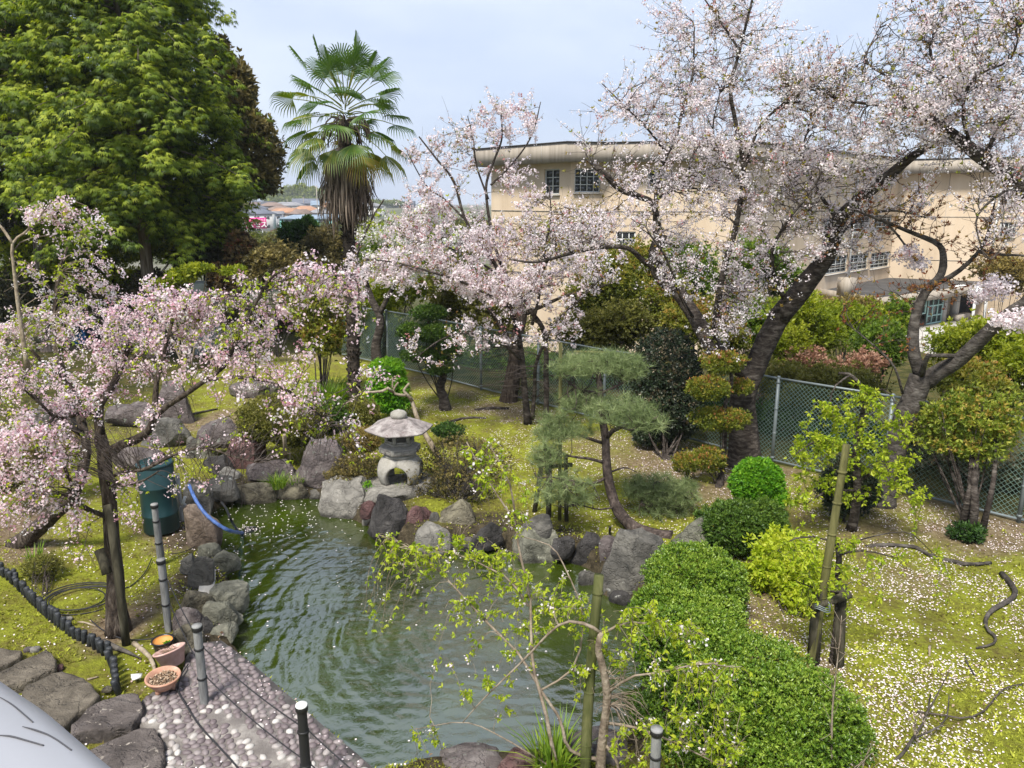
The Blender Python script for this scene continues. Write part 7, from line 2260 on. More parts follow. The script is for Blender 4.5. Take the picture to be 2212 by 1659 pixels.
for i in range(4):
    for zz, hl in ((0.66, 'upper'), (0.33, 'lower')):
        a_, b_ = seq[i] + [0, 0, zz], seq[i + 1] + [0, 0, zz]
        t_ = np.linspace(0, 1, 14)[:, None]
        P = a_ * (1 - t_) + b_ * t_ - np.array([0, 0, 0.05]) * (4 * t_ * (1 - t_))
        P[:, 0] += 0.05
        single('rope', MB().tube(P, 0.0065, 6), M['rope'], '%s black rope %s' % (hl, nm[i]), 'rope', a_ * np.array([1, 1, 0]), True, 'ropes of the pond fence')
def cable(px, z, r, label, mat='rope', name='cable'):
    P = spline(np.array([G(u, v, z) for u, v in px]), len(px) * 6)
    return single(name, MB().tube(P, r, 6), M[mat], label, 'cable', P[0], True)
z6 = lambda L_: [(x * .3906, 1011 + y * .3906) for x, y in L_]
cable(z6([(840, 500), (800, 580), (740, 640), (690, 665)]), 0.02, 0.008, 'black cable on the moss from the drum post to the cherry trunk')
cable(z6([(500, 840), (560, 890), (650, 935), (720, 950), (830, 945), (930, 920)]), 0.02, 0.008, 'thin black cable across the ground behind the flower pots')
cable(z6([(1040, 1085), (1000, 1150), (985, 1230), (1030, 1310), (1100, 1420), (1200, 1530), (1300, 1640), (1360, 1720)]), 0.075, 0.009, 'black cable running over the cobbles to the bottom edge')
cable(z6([(945, 475), (1010, 465), (1080, 435)]), 0.04, 0.006, 'thin black cable beside the stump-shaped rock')
cc = G(175, 1297)
a = np.linspace(0, 2 * pi * 4.3, 130)
rr = 0.34 + 0.07 * np.sin(a * 0.37) + 0.03 * np.sin(a * 1.3)
P = cc + np.c_[rr * np.cos(a) * 1.2, rr * np.sin(a) * 0.95, 0.02 + 0.012 * np.sin(a * .9) + a * 0.0012]
single('cable_coil', MB().tube(P, 0.008, 5), M['rope'], 'coil of thin black cable lying on the moss', 'cable', cc, True)

# ================================================================== EDGING OF SMALL PILES
ed = thing('garden_edging', 'low edging of small black piles between moss lawn and stones', 'edging', G(120, 1345))
ep = spline(np.array([G(u, v) for u, v in [(-30, 1215), (0, 1238), (34, 1264), (72, 1302), (112, 1340), (150, 1370), (190, 1392), (222, 1410), (238, 1426), (246, 1450), (252, 1478), (258, 1500)]]), 300)
dl_ = np.concatenate([[0], np.cumsum(np.linalg.norm(np.diff(ep, axis=0), axis=1))])
pile = []
for k in range(3):
    m_ = MB()
    stack_rings(m_, [hexring(0.036, -0.1, .3, 5), hexring(0.036, 0.15 + 0.02 * k, .3, 5), hexring(0.03, 0.165 + 0.02 * k, .3, 5)])
    pile.append(m_.mesh('pile', M['edging']))
d_ = 0.0
while d_ < dl_[-1]:
    i = min(np.searchsorted(dl_, d_), len(ep) - 1)
    inst('pile', pile[rng.integers(3)], ed, ep[i] + [0, 0, -0.02 + .02 * rng.random()], (rng.normal() * .1, -.08 + rng.normal() * .1, rng.random() * 3))
    d_ += 0.092 + 0.014 * rng.random()

# ================================================================== FLOWER POTS
def tiltM(ax, ay):
    cx_, sx_ = math.cos(ax), math.sin(ax)
    cy_, sy_ = math.cos(ay), math.sin(ay)
    return np.array([[1, 0, 0], [0, cx_, -sx_], [0, sx_, cx_]]) @ np.array([[cy_, 0, sy_], [0, 1, 0], [-sy_, 0, cy_]])
z1p = lambda x, y: (x * .1875, 1296 + y * .1875)
B = G(*z1p(1895, 650), 0.02)
p1 = thing('plastic_pot', 'black plastic pot with an orange inside behind the terracotta pots', 'flower pot', B)
part('body', MB().lathe([(0.075, 0), (0.108, 0.19), (0.12, 0.195), (0.122, 0.215), (0.112, 0.215), (0.104, 0.2)], B, 28), M['pot_black'], p1, True)
part('lining', MB().lathe([(0.105, 0.203), (0.098, 0.175), (0.001, 0.155)], B, 28), M['pot_orange'], p1, True)
mb = MB()
scatter_mix(mb, BUNCH_S, B + np.c_[0.03 + 0.05 * rng.random(9), -0.03 + .06 * rng.random(9), np.full(9, .165)], frames(rng.normal(size=(9, 3)) * .4 + [0, 0, 1]), .035, rng.random(9))
part('weeds', mb, M['leaf_bright'], p1)
B = G(*z1p(2010, 770), 0.04)
p2 = thing('terracotta_pot', 'tilted pinkish terracotta pot leaning behind the footed bowl', 'flower pot', B)
TM = tiltM(-0.22, -0.3)
part('body', MB().lathe([(0.10, 0.02), (0.115, 0.03), (0.14, 0.12), (0.145, 0.122), (0.16, 0.185), (0.172, 0.188), (0.172, 0.205), (0.155, 0.205), (0.145, 0.165)], B, 30, TM), M['terracotta_pink'], p2, True)
part('soil', MB().lathe([(0.147, 0.165), (0.07, 0.172), (0.001, 0.168)], B, 20, TM), M['soil'], p2, True)
mb = MB()
for i in range(26):
    a0 = rng.random() * 6.3
    q = 0.1 * rng.random()
    s_ = np.array([math.cos(a0) * q, math.sin(a0) * q, .17])
    e_ = s_ + np.array([rng.normal() * .05, rng.normal() * .05, .03 + .06 * rng.random()])
    mb.tube((np.array([s_, (s_ + e_) / 2 + [0, 0, .012], e_]) @ TM.T) + B, 0.0022, 4, False, rng.random())
part('dry_stems', mb, M['chips'], p2)
B = G(*z1p(1895, 1035), 0.05)
p3 = thing('terracotta_bowl', 'round terracotta bowl on three feet filled with bark chips', 'flower pot', B)
TM = tiltM(0.04, 0.02)
part('body', MB().lathe([(0.07, 0.035), (0.1, 0.045), (0.135, 0.09), (0.155, 0.135), (0.158, 0.145), (0.172, 0.15), (0.177, 0.162), (0.17, 0.172), (0.155, 0.168), (0.143, 0.13), (0.11, 0.1), (0.001, 0.09)], B, 34, TM), M['terracotta'], p3, True)
for k in range(3):
    a0 = -1.9 + k * 2.094
    part('foot', MB().box(B + np.array([math.cos(a0) * .085, math.sin(a0) * .085, .022]), (.045, .035, .05), a0), M['terracotta'], p3)
part('soil', MB().lathe([(0.14, 0.12), (0.07, 0.128), (0.001, 0.125)], B, 20, TM), M['soil'], p3, True)
n = 190
a = rng.random(n) * 6.3
q = 0.135 * np.sqrt(rng.random(n))
mb = MB()
CH = (np.array([[-.25, 0, 0], [.25, 0, 0], [.22, 1, .1], [-.22, 1, .1], [-.2, .5, .3], [.2, .5, .3]]), np.array([[0, 1, 5], [0, 5, 4], [4, 5, 2], [4, 2, 3]]))
scatter(mb, CH, B + np.c_[q * np.cos(a), q * np.sin(a), np.full(n, .128) + .01 * rng.random(n)], frames_up(rng.normal(size=(n, 3)) * [1, 1, .25], np.tile([0, 0, 1.], (n, 1))), 0.02 + .014 * rng.random(n), rng.random(n))
part('bark_chips', mb, M['chips'], p3, kind='stuff')
# broken shard and driftwood
mb = MB()
c = [G(*z1p(x, y), .05) for x, y in [(1505, 850), (1640, 835), (1620, 870), (1520, 900)]]
poly_prism(mb, ccw(np.array(c)[:, :2]), 0.02, 0.045)
single('white_shard', mb, M['white'], 'flat white shard lying on the moss by the footed bowl', 'shard', c[0] * [1, 1, 0])
def log(px, z, w0, w1, mat, label, name='dead_branch', cat='branch', wob=0.03):
    P = np.array([G(u, v, z) for u, v in px])
    P[:, 2] += np.array([gz(p) for p in P]) * 0.6
    P[0, 2] -= 0.02
    P[-1, 2] -= 0.02
    m_, S, r = limb_mesh(P, w0 * mpp(P[0]) / 2, w1 * mpp(P[-1]) / 2, 8, int(px[0][0]), 0, 0.09)
    return single(name, m_, M[mat], label, cat, P[0] * np.array([1, 1, 0]), True)
log([z1p(1540, 470), z1p(1640, 560), z1p(1740, 660), z1p(1790, 800)], .03, 11, 8, 'bark_pale', 'pale driftwood branch lying beside the flower pots')
log([z1p(1180, 465), z1p(1330, 540), z1p(1480, 590), z1p(1620, 640)], .02, 16, 3, 'bark_grey', 'grey weathered branch lying along the black edging')
log([z1p(890, 240), z1p(980, 262), z1p(1100, 285)], .02, 5, 3, 'bark_pale', 'short pale stick behind the black edging')
log([z1p(690, 165), z1p(770, 200)], .02, 5, 3, 'bark_pale', 'tiny pale stick on the moss left of the cherry trunk')
log([z1p(1000, 880), z1p(1130, 845)], .02, 5, 3, 'bark_pale', 'pale stick lying beside the widest stepping stone')
z8 = lambda L_: [(1348 + x * .3906, 1011 + y * .3906) for x, y in L_]
log(z8([(1340, 430), (1450, 425), (1560, 432), (1620, 440), (1700, 490), (1800, 510), (1900, 530), (2030, 510)]), .03, 9, 8, 'bark_grey', 'long root snaking over the petals on the right lawn', 'tree_root', 'root')
log(z8([(2090, 570), (2140, 630), (2165, 690), (2110, 740), (2040, 780), (2000, 830), (2010, 890), (2055, 930), (2040, 970), (1950, 985)]), .03, 13, 4, 'bark_grey', 'thick twisting root near the right edge of the lawn', 'tree_root', 'root')
log(z8([(1880, 1030), (1910, 1100), (1960, 1170)]), .02, 5, 3, 'bark_grey', 'thin buried root below the twisting root', 'tree_root', 'root')
log(z8([(1692, 975), (1690, 1030)]), .02, 6, 5, 'bark_pale', 'short pale peg lying in the middle of the right lawn', 'wood_peg', 'stick')
log(z8([(1620, 1340), (1760, 1370), (1880, 1390), (1990, 1350), (2060, 1260), (2120, 1210), (2212, 1180)]), .05, 3.5, 3, 'bark_twig', 'long thin arching twig lying at the lower right', 'twig', 'branch')
z9 = lambda L_: [(743 + x * .1875, 829 + y * .1875) for x, y in L_]
log(z9([(1110, 480), (1200, 455), (1330, 415), (1500, 400), (1640, 405)]), .03, 8, 5, 'bark', 'dark root crossing the petals behind the lantern', 'tree_root', 'root')
log(z9([(1510, 305), (1700, 285), (1900, 280)]), .03, 9, 7, 'bark', 'dark root at the foot of the leaning fence cherry', 'tree_root', 'root')
log([(372, 905), (420, 892), (470, 880)], .03, 8, 3, 'bark_grey', 'dead branch on the dry moss behind the rock bank')

# concrete plank on the bank with its drain pipe
mb = MB()
c = [G(u, v, .06)[:2] for u, v in z6([(1085, 500), (1150, 505), (1190, 560), (1185, 640), (1150, 740), (1095, 690), (1110, 600)])]
poly_prism(mb, ccw(np.array(c)), -0.35, 0.06)
single('concrete_plank', mb, M['concrete_pale'], 'pale concrete kerb piece on the left bank between the rocks', 'kerb', np.array([c[0][0], c[0][1], 0]))
P = np.array([G(465, 1244, -0.08), G(477, 1243, -0.1)])
single('drain_pipe', MB().tube(P, 0.035, 12, True), M['pipe_white'], 'short white drain pipe sticking out of the left bank', 'pipe', P[0] * [1, 1, 0], True)

# ================================================================== DRUM, PUMP HOSES
B = G(350, 1143)
dr = thing('water_drum', 'tall dark teal drum standing on the moss at the pond corner', 'drum', B)
part('body', MB().lathe([(0.001, 0), (0.25, 0), (0.262, 0.015), (0.262, 0.27), (0.268, 0.28), (0.268, 0.3), (0.262, 0.31), (0.262, 0.72), (0.268, 0.73), (0.268, 0.75), (0.262, 0.76), (0.262, 1.08), (0.25, 1.1)], B, 36), M['drum'], dr, False)
part('lid', MB().lathe([(0.001, 1.135), (0.2, 1.13), (0.262, 1.12), (0.274, 1.1), (0.27, 1.07), (0.262, 1.07)], B, 36), M['drum'], dr, True)
pp_ = thing('pump_pipe', 'grey and white valve pipe beside the drum', 'pipe', G(392, 1122))
c0 = G(392, 1122)
part('pipe', MB().tube(spline([c0 + [.02, 0, -.05], c0 + [0, 0, .12], c0 + [.02, 0, .2], c0 + [.09, .02, .25]], 10), 0.03, 10), M['pipe_grey'], pp_, True)
part('standpipe', MB().tube([c0 + [-.02, .05, -.05], c0 + [-.03, .08, .75]], 0.035, 10), M['pipe_grey'], pp_, True)
part('valve_handle', MB().tube(spline([c0 + [.05, -.02, .26], c0 + [.08, -.02, .34], c0 + [.10, 0, .4]], 6), 0.024, 8), M['pipe_white'], pp_, True)
hz = spline(np.array([at(408, 1048, 11.2), at(424, 1082, 10.9), at(444, 1110, 10.75), at(470, 1132, 10.6), at(496, 1146, 10.5), G(522, 1151, WZ + .02), G(530, 1152, WZ - .05)]), 46)
hr = MB().tube(hz, 0.026 + 0.003 * np.sin(np.arange(46) * 1.9), 10)
single('blue_hose', hr, M['blue_hose'], 'ribbed blue hose running from the drum into the pond', 'hose', hz[0] * [1, 1, 0], True)
hz = spline(np.array([at(478, 1085, 11.0), at(488, 1098, 10.9), at(500, 1125, 10.7), G(516, 1150, WZ - .02)]), 20)
single('black_hose', MB().tube(hz, 0.02, 8), M['pot_black'], 'short black hose dipping into the pond beside the blue one', 'hose', hz[0] * [1, 1, 0], True)
pc = G(538, 1146, WZ)
pu = thing('pond_pump', 'dark pump float with petals where the blue hose ends', 'pump', pc)
part('float', MB().lathe([(0.001, -0.05), (0.09, -0.04), (0.1, 0.0), (0.07, 0.035), (0.001, 0.045)], pc, 14), M['pot_black'], pu, True)
part('outlet', MB().tube(spline([pc + [.02, 0, .03], pc + [.08, .02, .06], pc + [.14, .03, .01]], 6), 0.018, 8), M['pot_black'], pu, True)
mb = MB()
n = 60
scatter(mb, T_leaf2(.85, .2), pc + np.c_[rng.normal(size=n) * .09, rng.normal(size=n) * .05, .03 + .02 * rng.random(n)], frames(rng.normal(size=(n, 3))), .025, rng.random(n))
part('stuck_petals', mb, M['petal'], pu, kind='stuff')
# little black lamp stub at the bank
B = G(1317, 1160)
single('ground_spike', MB().lathe([(0.018, -.05), (0.018, 0.14), (0.022, 0.145), (0.022, 0.17), (0.001, 0.175)], B, 10), M['pot_black'], 'small black spike light in the moss above the dark rocks', 'light', B)

# stakes under the pine and its tall bamboo
def stakep(name, p0, p1, r, mat, label):
    single(name, MB().tube([np.asarray(p0) - [0, 0, .1], p1], r, 10), M[mat], label, 'stake', p0 * np.array([1, 1, 0]), True)
stakep('bamboo_stake', G(1209, 1125), at(1211, 740, 11.9), 0.03, 'bamboo_old', 'tall yellow bamboo stake behind the left side of the pine')
stakep('wooden_stake', G(1224, 1128), at(1222, 985, 11.7), 0.034, 'pole_wood', 'short dark stake right of the tall bamboo stake')
stakep('wooden_stake', G(1153, 1105), at(1172, 990, 12.1), 0.04, 'pole_wood', 'slanting dark stake at the left edge of the pine')
stakep('wooden_stake', G(1185, 1118), at(1187, 975, 11.9), 0.045, 'bark_grey', 'grey young trunk standing left of the tall bamboo stake')
stakep('crossbar', at(1178, 996, 11.9), at(1236, 1004, 11.75), 0.035, 'pole_wood', 'dark crossbar lashed across the pine stakes')
stakep('bamboo_rail', at(1240, 748, 14.2), at(1330, 762, 14.0), 0.02, 'bamboo_old', 'thin bamboo rail above the top of the pine')
stakep('post_stub', G(617, 985, 0), at(614, 940, 13.4), 0.035, 'bark_pale', 'pale forked stake standing in the rock bank')

# ================================================================== TANK AND BLUE BUNDLE AT THE BACK
B = gpt(444, 26.0)
k = mpp(B)
zt_ = at(444, 612, 26)[2] - B[2]
tk = thing('water_tank', 'pale grey ribbed plastic tank at the back of the garden', 'tank', B)
rt = 29 * k
part('body', MB().lathe([(0.001, 0)] + [(rt * (1.06 - 0.08 * f), zt_ * f) for f in np.linspace(0, .96, 8)] + [(rt * .96, zt_), (rt * .9, zt_ + .01)], B, 30), M['tank'], tk, True)
for f in (0.25, .5, .72, .9):
    part('rib', MB().lathe([(rt * (1.06 - .08 * f), zt_ * f - .05), (rt * (1.09 - .08 * f), zt_ * f - .03), (rt * (1.09 - .08 * f), zt_ * f + .03), (rt * (1.06 - .08 * f), zt_ * f + .05)], B, 30), M['tank'], tk)
part('lid', MB().lathe([(rt * .97, zt_ - .02), (rt * .97, zt_ + .03), (rt * .6, zt_ + .06), (.001, zt_ + .07)], B, 30), M['tank'], tk)
V, Fc = rock_verts(5, 6, 0, 4, 2.2)
c = at(172, 684, 27)
gzb = gz(c)
V = V * np.array([22 * mpp(c), 0.45, 0.55]) + np.array([c[0], c[1], gzb + .62])
single('blue_bundle', MB().add(V, Fc), M['blue_bag'], 'crumpled blue tarpaulin bundle behind the blossoms at the left', 'tarpaulin', np.array([c[0], c[1], gzb]), True)
c = at(172, 720, 27)
single('tarp_stand', MB().box([c[0], c[1], gzb + .06], (1.4, .8, .22)), M['pole_wood'], 'dark low wooden pallet under the blue tarpaulin bundle', 'pallet', np.array([c[0], c[1], gzb]))

# ================================================================== THE GREY METAL LEDGE IN THE CORNER
ZL = 4.28
edge = spline(np.array([G(u, v, ZL) for u, v in [(-260, 1330), (-120, 1405), (0, 1486), (60, 1528), (120, 1580), (175, 1628), (222, 1668), (330, 1770), (470, 1960)]]), 50)
inw = np.array([-0.62, -0.78, 0])
edge = edge - inw * 0.042
prof = [(0.0, -0.34), (-0.004, -0.16), (0.004, -0.06), (0.02, -0.022), (0.05, -0.005), (0.1, 0.0), (0.3, 0.012), (0.6, 0.03), (1.0, 0.04)]
V = np.concatenate([edge + inw * a_ + np.array([0, 0, b_]) for a_, b_ in prof])
n = len(edge)
Fc = [[j * n + i, j * n + i + 1, (j + 1) * n + i + 1, (j + 1) * n + i] for j in range(len(prof) - 1) for i in range(n - 1)]
lg = thing('metal_ledge', 'smooth grey painted metal ledge in the lower left corner', 'ledge', edge[n // 2])
part('cover', MB().add(V, Fc), M['ledge'], lg, True)
def thin_line(px, w):  # thin dark strip laid over the surface of the ledge cover
    P = spline(np.array([G(u, v, ZL) for u, v in px]), 16)
    e2 = edge[:, :2]
    Q = []
    for p in P:
        d = np.min(np.hypot(*(e2 - p[:2]).T)) / 1.0
        zz = np.interp(d, [0, 0.02, .05, .1, .3, .6], [-0.05, -.022, -.005, 0, .012, .03])
        Q.append([p[0], p[1], ZL + zz + 0.001])
    Q = np.array(Q)
    return MB().tube(Q, np.interp(np.linspace(0, 1, 16), [0, .3, 1], [w * .3, w, w * .8]), 6)
part('thin_line', thin_line(z6([(-20, 1245), (60, 1290), (120, 1340), (180, 1392)]), 0.0012), M['dark_line'], lg)
part('thin_line', thin_line(z6([(122, 1420), (200, 1440), (300, 1475), (390, 1530)]), 0.0014), M['dark_line'], lg)
part('thin_line', thin_line(z6([(-20, 1478), (60, 1482), (140, 1500), (240, 1525)]), 0.0014), M['dark_line'], lg)
# ================================================================== THE SCHOOL
ZR = 8.0
def roofpt(u, v, z=ZR):
    return G(u, v, z)[:2]
A_, B_, B2_, C_ = roofpt(1022, 323), roofpt(1226, 306.5), roofpt(1312, 308.5), roofpt(1600, 303)
E_ = at(1926, 600, 58.5)[:2]
F_ = at(2113, 600, 56)[:2]
G_ = at(2330, 600, 50)[:2]
GSZ = -3.4
def wall_name(i):
    return 'school_wall'
sch = thing('school_building', 'long cream school building with a grey flat roof band behind the cherries', 'building', (B_[0], B_[1], GSZ))
def inset(poly, d):
    out = []
    n = len(poly)
    for i in range(n):
        p0, p1, p2 = poly[i - 1], poly[i], poly[(i + 1) % n]
        e0, e1 = nrm(p1 - p0), nrm(p2 - p1)
        n0, n1 = np.array([-e0[1], e0[0]]), np.array([-e1[1], e1[0]])
        m = nrm(n0 + n1)
        out.append(p1 + m * d / max(0.3, m @ n0))
    return np.array(out)
# roof outline, counter-clockwise seen from above (front side first)
back = [np.array([G_[0] + 6, G_[1] + 16]), np.array([C_[0] + 2, E_[1] + 16]), np.array([A_[0] + 8, A_[1] + 14])]
outline = np.array([A_, B_, B2_, C_, E_ + [0.0, -.9], F_ + [0, -.9], G_ + [0, -.9]] + back)
outline = ccw(outline)
start = int(np.argmin([np.linalg.norm(p - A_) for p in outline]))
outline = np.roll(outline, -start, axis=0)
walls = inset(outline, 0.85)
fas = MB()
n = len(outline)
FT, FB = ZR, ZR - 0.95
inn = inset(outline, 0.3)
V = [(*p, FB) for p in outline] + [(*p, FT) for p in outline] + [(*p, FT) for p in inn] + [(*p, FT - .25) for p in inn]
Fc = []
for i in range(n):
    j = (i + 1) % n
    Fc += [[i, j, n + j, n + i], [n + i, n + j, 2 * n + j, 2 * n + i], [2 * n + i, 2 * n + j, 3 * n + j, 3 * n + i]]
Fc.append(list(range(n))[::-1])
fas.add(V, Fc)
roof = part('roof_band', fas, M['concrete'], sch)
cap = MB()
for i in range(n):
    a_, b_ = outline[i], outline[(i + 1) % n]
    L_ = np.linalg.norm(b_ - a_)
    c = (a_ + b_) / 2
    cap.box((c[0], c[1], ZR + 0.02), (L_ + .12, 0.12, 0.05), math.atan2(*(b_ - a_)[::-1]))
part('coping', cap, M['roof_black'], roof)
jn = MB()
for i in range(3):
    a_, b_ = outline[i], outline[i + 1]
    L_ = np.linalg.norm(b_ - a_)
    m = int(L_ / 1.9)
    e = (b_ - a_) / L_
    nn_ = np.array([e[1], -e[0]])
    for k in range(1, m):
        p = a_ + e * (L_ * k / m) + nn_ * 0.004
        jn.box((p[0], p[1], (FT + FB) / 2), (0.03, 0.012, FT - FB - .02), math.atan2(e[1], e[0]))
part('panel_joints', jn, M['concrete_pale'], roof)
part('roof_deck', MB().add([(*p, FT - .25) for p in inn], [list(range(n))]), M['roof_black'], roof)

def facade(i, wins, storeys=(4.55, 1.1), pil=None):
    """wall between walls[i] and walls[i+1] with real openings; wins are photo boxes u0, v0, u1, v1, columns, rows"""
    a_, b_ = walls[i], walls[(i + 1) % n]
    e = (b_ - a_)
    Lw = np.linalg.norm(e)
    e = e / Lw
    nn_ = np.array([e[1], -e[0]])
    def hit(u, v):
        d = ray(u, v)
        t = ((a_ - CAM[:2]) @ nn_) / (d[:2] @ nn_)
        p = CAM + d * t
        return float((p[:2] - a_) @ e), float(p[2])
    rects = []
    for w in wins:
        s0, zt_ = hit(w[0], w[1])
        s1, zb_ = hit(w[2], w[3])
        sa, z_a = hit((w[0] + w[2]) / 2, w[1])
        sb_, z_b = hit((w[0] + w[2]) / 2, w[3])
        rects.append((max(.2, min(s0, s1)), min(Lw - .2, max(s0, s1)), z_b, z_a, w[4], w[5]))
    S = sorted({0.0, Lw, *[q for r_ in rects for q in r_[:2]]})
    Z = sorted({GSZ - .5, FB, *[q for r_ in rects for q in r_[2:4]]})
    mb = MB()
    P = lambda s, z, o=0.0: np.array([a_[0] + e[0] * s + nn_[0] * o, a_[1] + e[1] * s + nn_[1] * o, z])
    for s0, s1 in zip(S[:-1], S[1:]):
        for z0, z1_ in zip(Z[:-1], Z[1:]):
            cs, cz = (s0 + s1) / 2, (z0 + z1_) / 2
            if any(r_[0] < cs < r_[1] and r_[2] < cz < r_[3] for r_ in rects):
                continue
            mb.add([P(s0, z0), P(s1, z0), P(s1, z1_), P(s0, z1_)], [[0, 1, 2, 3]])
    D = -0.16
    for s0, s1, z0, z1_, _, _ in rects:
        mb.add([P(s0, z0), P(s1, z0), P(s1, z1_), P(s0, z1_), P(s0, z0, D), P(s1, z0, D), P(s1, z1_, D), P(s0, z1_, D)], [[0, 4, 5, 1], [1, 5, 6, 2], [2, 6, 7, 3], [3, 7, 4, 0]])
    w_ = part('wall', mb, M['wall_cream'], sch)
    ang = math.atan2(e[1], e[0])
    gv = MB()
    for zz in storeys:
        gv.box(P(Lw / 2, zz, 0.012), (Lw - .1, 0.03, 0.05), ang)
    m = max(1, int(Lw / 3.1))
    for k in range(1, m):
        s_ = Lw * k / m
        if not any(r_[0] - .1 < s_ < r_[1] + .1 for r_ in rects):
            gv.box(P(s_, (GSZ + FB) / 2, 0.004), (0.035, 0.012, FB - GSZ), ang)
    part('wall_joints', gv, M['concrete'], w_)
    for s0, s1, z0, z1_, nc, nr in rects:
        wn = MB()
        fr = 0.07
        cs, cz, ws, wz = (s0 + s1) / 2, (z0 + z1_) / 2, s1 - s0, z1_ - z0
        for (ds, dz, a1, a2) in ((0, wz / 2 - fr / 2, ws, fr), (0, -wz / 2 + fr / 2, ws, fr), (-ws / 2 + fr / 2, 0, fr, wz - 2 * fr), (ws / 2 - fr / 2, 0, fr, wz - 2 * fr)):
            wn.box(P(cs + ds, cz + dz, D + .06), (a1, .06, a2), ang)
        for k in range(1, nc):
            wn.box(P(s0 + ws * k / nc, cz, D + .058), (.05, .05, wz - 2 * fr), ang)
        for k in range(1, nr):
            wn.box(P(cs, z0 + wz * k / nr, D + .056), (ws - 2 * fr, .045, .045), ang)
        f_ = part('window', wn, M['frame_pale'], sch, base=P(cs, z0))
        pg = MB()
        for c_ in range(nc):
            for r_ in range(nr):
                pg.box(P(s0 + ws * (c_ + .5) / nc, z0 + wz * (r_ + .5) / nr, D + .02 + .004 * rng.random()), (ws / nc - .03, .012, wz / nr - .03), ang + rng.normal() * .004)
        part('panes', pg, M['glass'], f_)
        part('sill', MB().box(P(cs, z0 - .04, .04), (ws + .16, .16, .06), ang), M['concrete_pale'], f_)
    return P, Lw, e, nn_
facade(0, [(1176, 365, 1208, 420, 2, 3)])
facade(1, [(1238, 364, 1306, 416, 4, 3), (1238, 500, 1302, 533, 4, 2)])
facade(2, [(1400, 366, 1432, 408, 2, 3), (1598, 420, 1656, 455, 4, 2), (1330, 500, 1372, 533, 3, 2)])
P3, L3, e3, n3_ = facade(3, [(1786, 552, 1828, 590, 4, 4), (1838, 549, 1873, 583, 4, 4), (1883, 545, 1919, 578, 4, 4), (1890, 464, 1924, 498, 4, 4), (1838, 468, 1878, 502, 4, 4), (1780, 470, 1822, 506, 4, 4)], (4.0, 0.9))
facade(4, [], (4.0, 0.9))
facade(5, [(2118, 420, 2144, 444, 3, 2), (2112, 498, 2136, 528, 3, 3), (2099, 582, 2125, 606, 3, 2) if False else (2126, 580, 2150, 606, 3, 2), (2160, 480, 2192, 512, 4, 3), (2160, 555, 2192, 585, 4, 3), (2165, 400, 2196, 430, 4, 3)], (4.0, 0.9))
for i in range(6, n):
    facade(i, [])
def downpipe(p, label=None):
    part('downpipe', MB().tube([[p[0], p[1], GSZ + 3], [p[0], p[1], FB]], 0.07, 8), M['white'], sch, True)
q = P3(0.35, 0, 0.12)
for u in (1832,):
    d = ray(u, 560)
    t_ = ((walls[3] - CAM[:2]) @ n3_) / (d[:2] @ n3_)
    pq = (CAM + d * t_)[:2] + n3_ * 0.13
    downpipe(pq)
downpipe(walls[5] + np.array([-.15, -.15]))

# entrance block with the flat black roof
ZA = -0.4
ann_front = np.array([G(1898, 645, ZA)[:2], G(2106, 617, ZA)[:2]])
ann_left = G(1760, 622, ZA)[:2]
ent = thing('entrance_block', 'low entrance block with a black flat roof and pale green doors', 'building', (*ann_front[0], GSZ))
backL = walls[4] + np.array([-3.0, 0.6])
backR = walls[5] + np.array([.8, .8])
aout = ccw(np.array([ann_front[0], ann_front[1], backR, walls[4] + [0, .3], backL, ann_left]))
m = len(aout)
ain = inset(aout, 0.22)
V = [(*p, ZA - .55) for p in aout] + [(*p, ZA) for p in aout] + [(*p, ZA) for p in ain] + [(*p, ZA - .12) for p in ain]
Fc = []
for i in range(m):
    j = (i + 1) % m
    Fc += [[i, j, m + j, m + i], [m + i, m + j, 2 * m + j, 2 * m + i], [2 * m + i, 2 * m + j, 3 * m + j, 3 * m + i]]
Fc.append(list(range(m))[::-1])
eroof = part('roof_edge', MB().add(V, Fc), M['concrete'], ent)
part('roof_felt', MB().add([(*p, ZA - .12) for p in ain], [list(range(m))]), M['roof_black'], eroof)
chim = G(1845, 640, ZA)
part('roof_hatch', MB().box((chim[0], chim[1] + 1.2, ZA + .45), (.75, .75, 1.1), .2), M['concrete'], ent)
fe = nrm(ann_front[1] - ann_front[0])
fn_ = np.array([fe[1], -fe[0]])
fL = np.linalg.norm(ann_front[1] - ann_front[0])
fang = math.atan2(fe[1], fe[0])
FP = lambda s, z, o=0.0: np.array([ann_front[0][0] + fe[0] * s + fn_[0] * o, ann_front[0][1] + fe[1] * s + fn_[1] * o, z])
def fs_(u, v=680):
    d = ray(u, v)
    a0 = ann_front[0] - fn_ * .9
    t_ = ((a0 - CAM[:2]) @ fn_) / (d[:2] @ fn_)
    return float(((CAM + d * t_)[:2] - a0) @ fe)
FLZ = -2.75
ZB = ZA - .55
wl_ = MB()
wl_.box(FP(fL * .5, (FLZ + ZB) / 2 - .3, -2.6), (fL, .2, ZB - FLZ + .6), fang)
for u in (1958, 2036, 2062):
    s_ = fs_(u)
    wl_.box(FP(s_, (FLZ + ZB) / 2, -.95), (.42, .42, ZB - FLZ), fang)
sD0, sD1 = fs_(2000), fs_(2032)
wl_.box(FP(fs_(1930) , FLZ + .35, -.95), (fs_(1955) - fs_(1902), .2, .8), fang)
part('wall', wl_, M['concrete_pale'], ent)
part('interior', MB().box(FP((fs_(2034) + fs_(2100)) / 2, (FLZ + ZB) / 2, -2.2), (fs_(2100) - fs_(2040), .1, ZB - FLZ), fang), M['curtain'], ent)
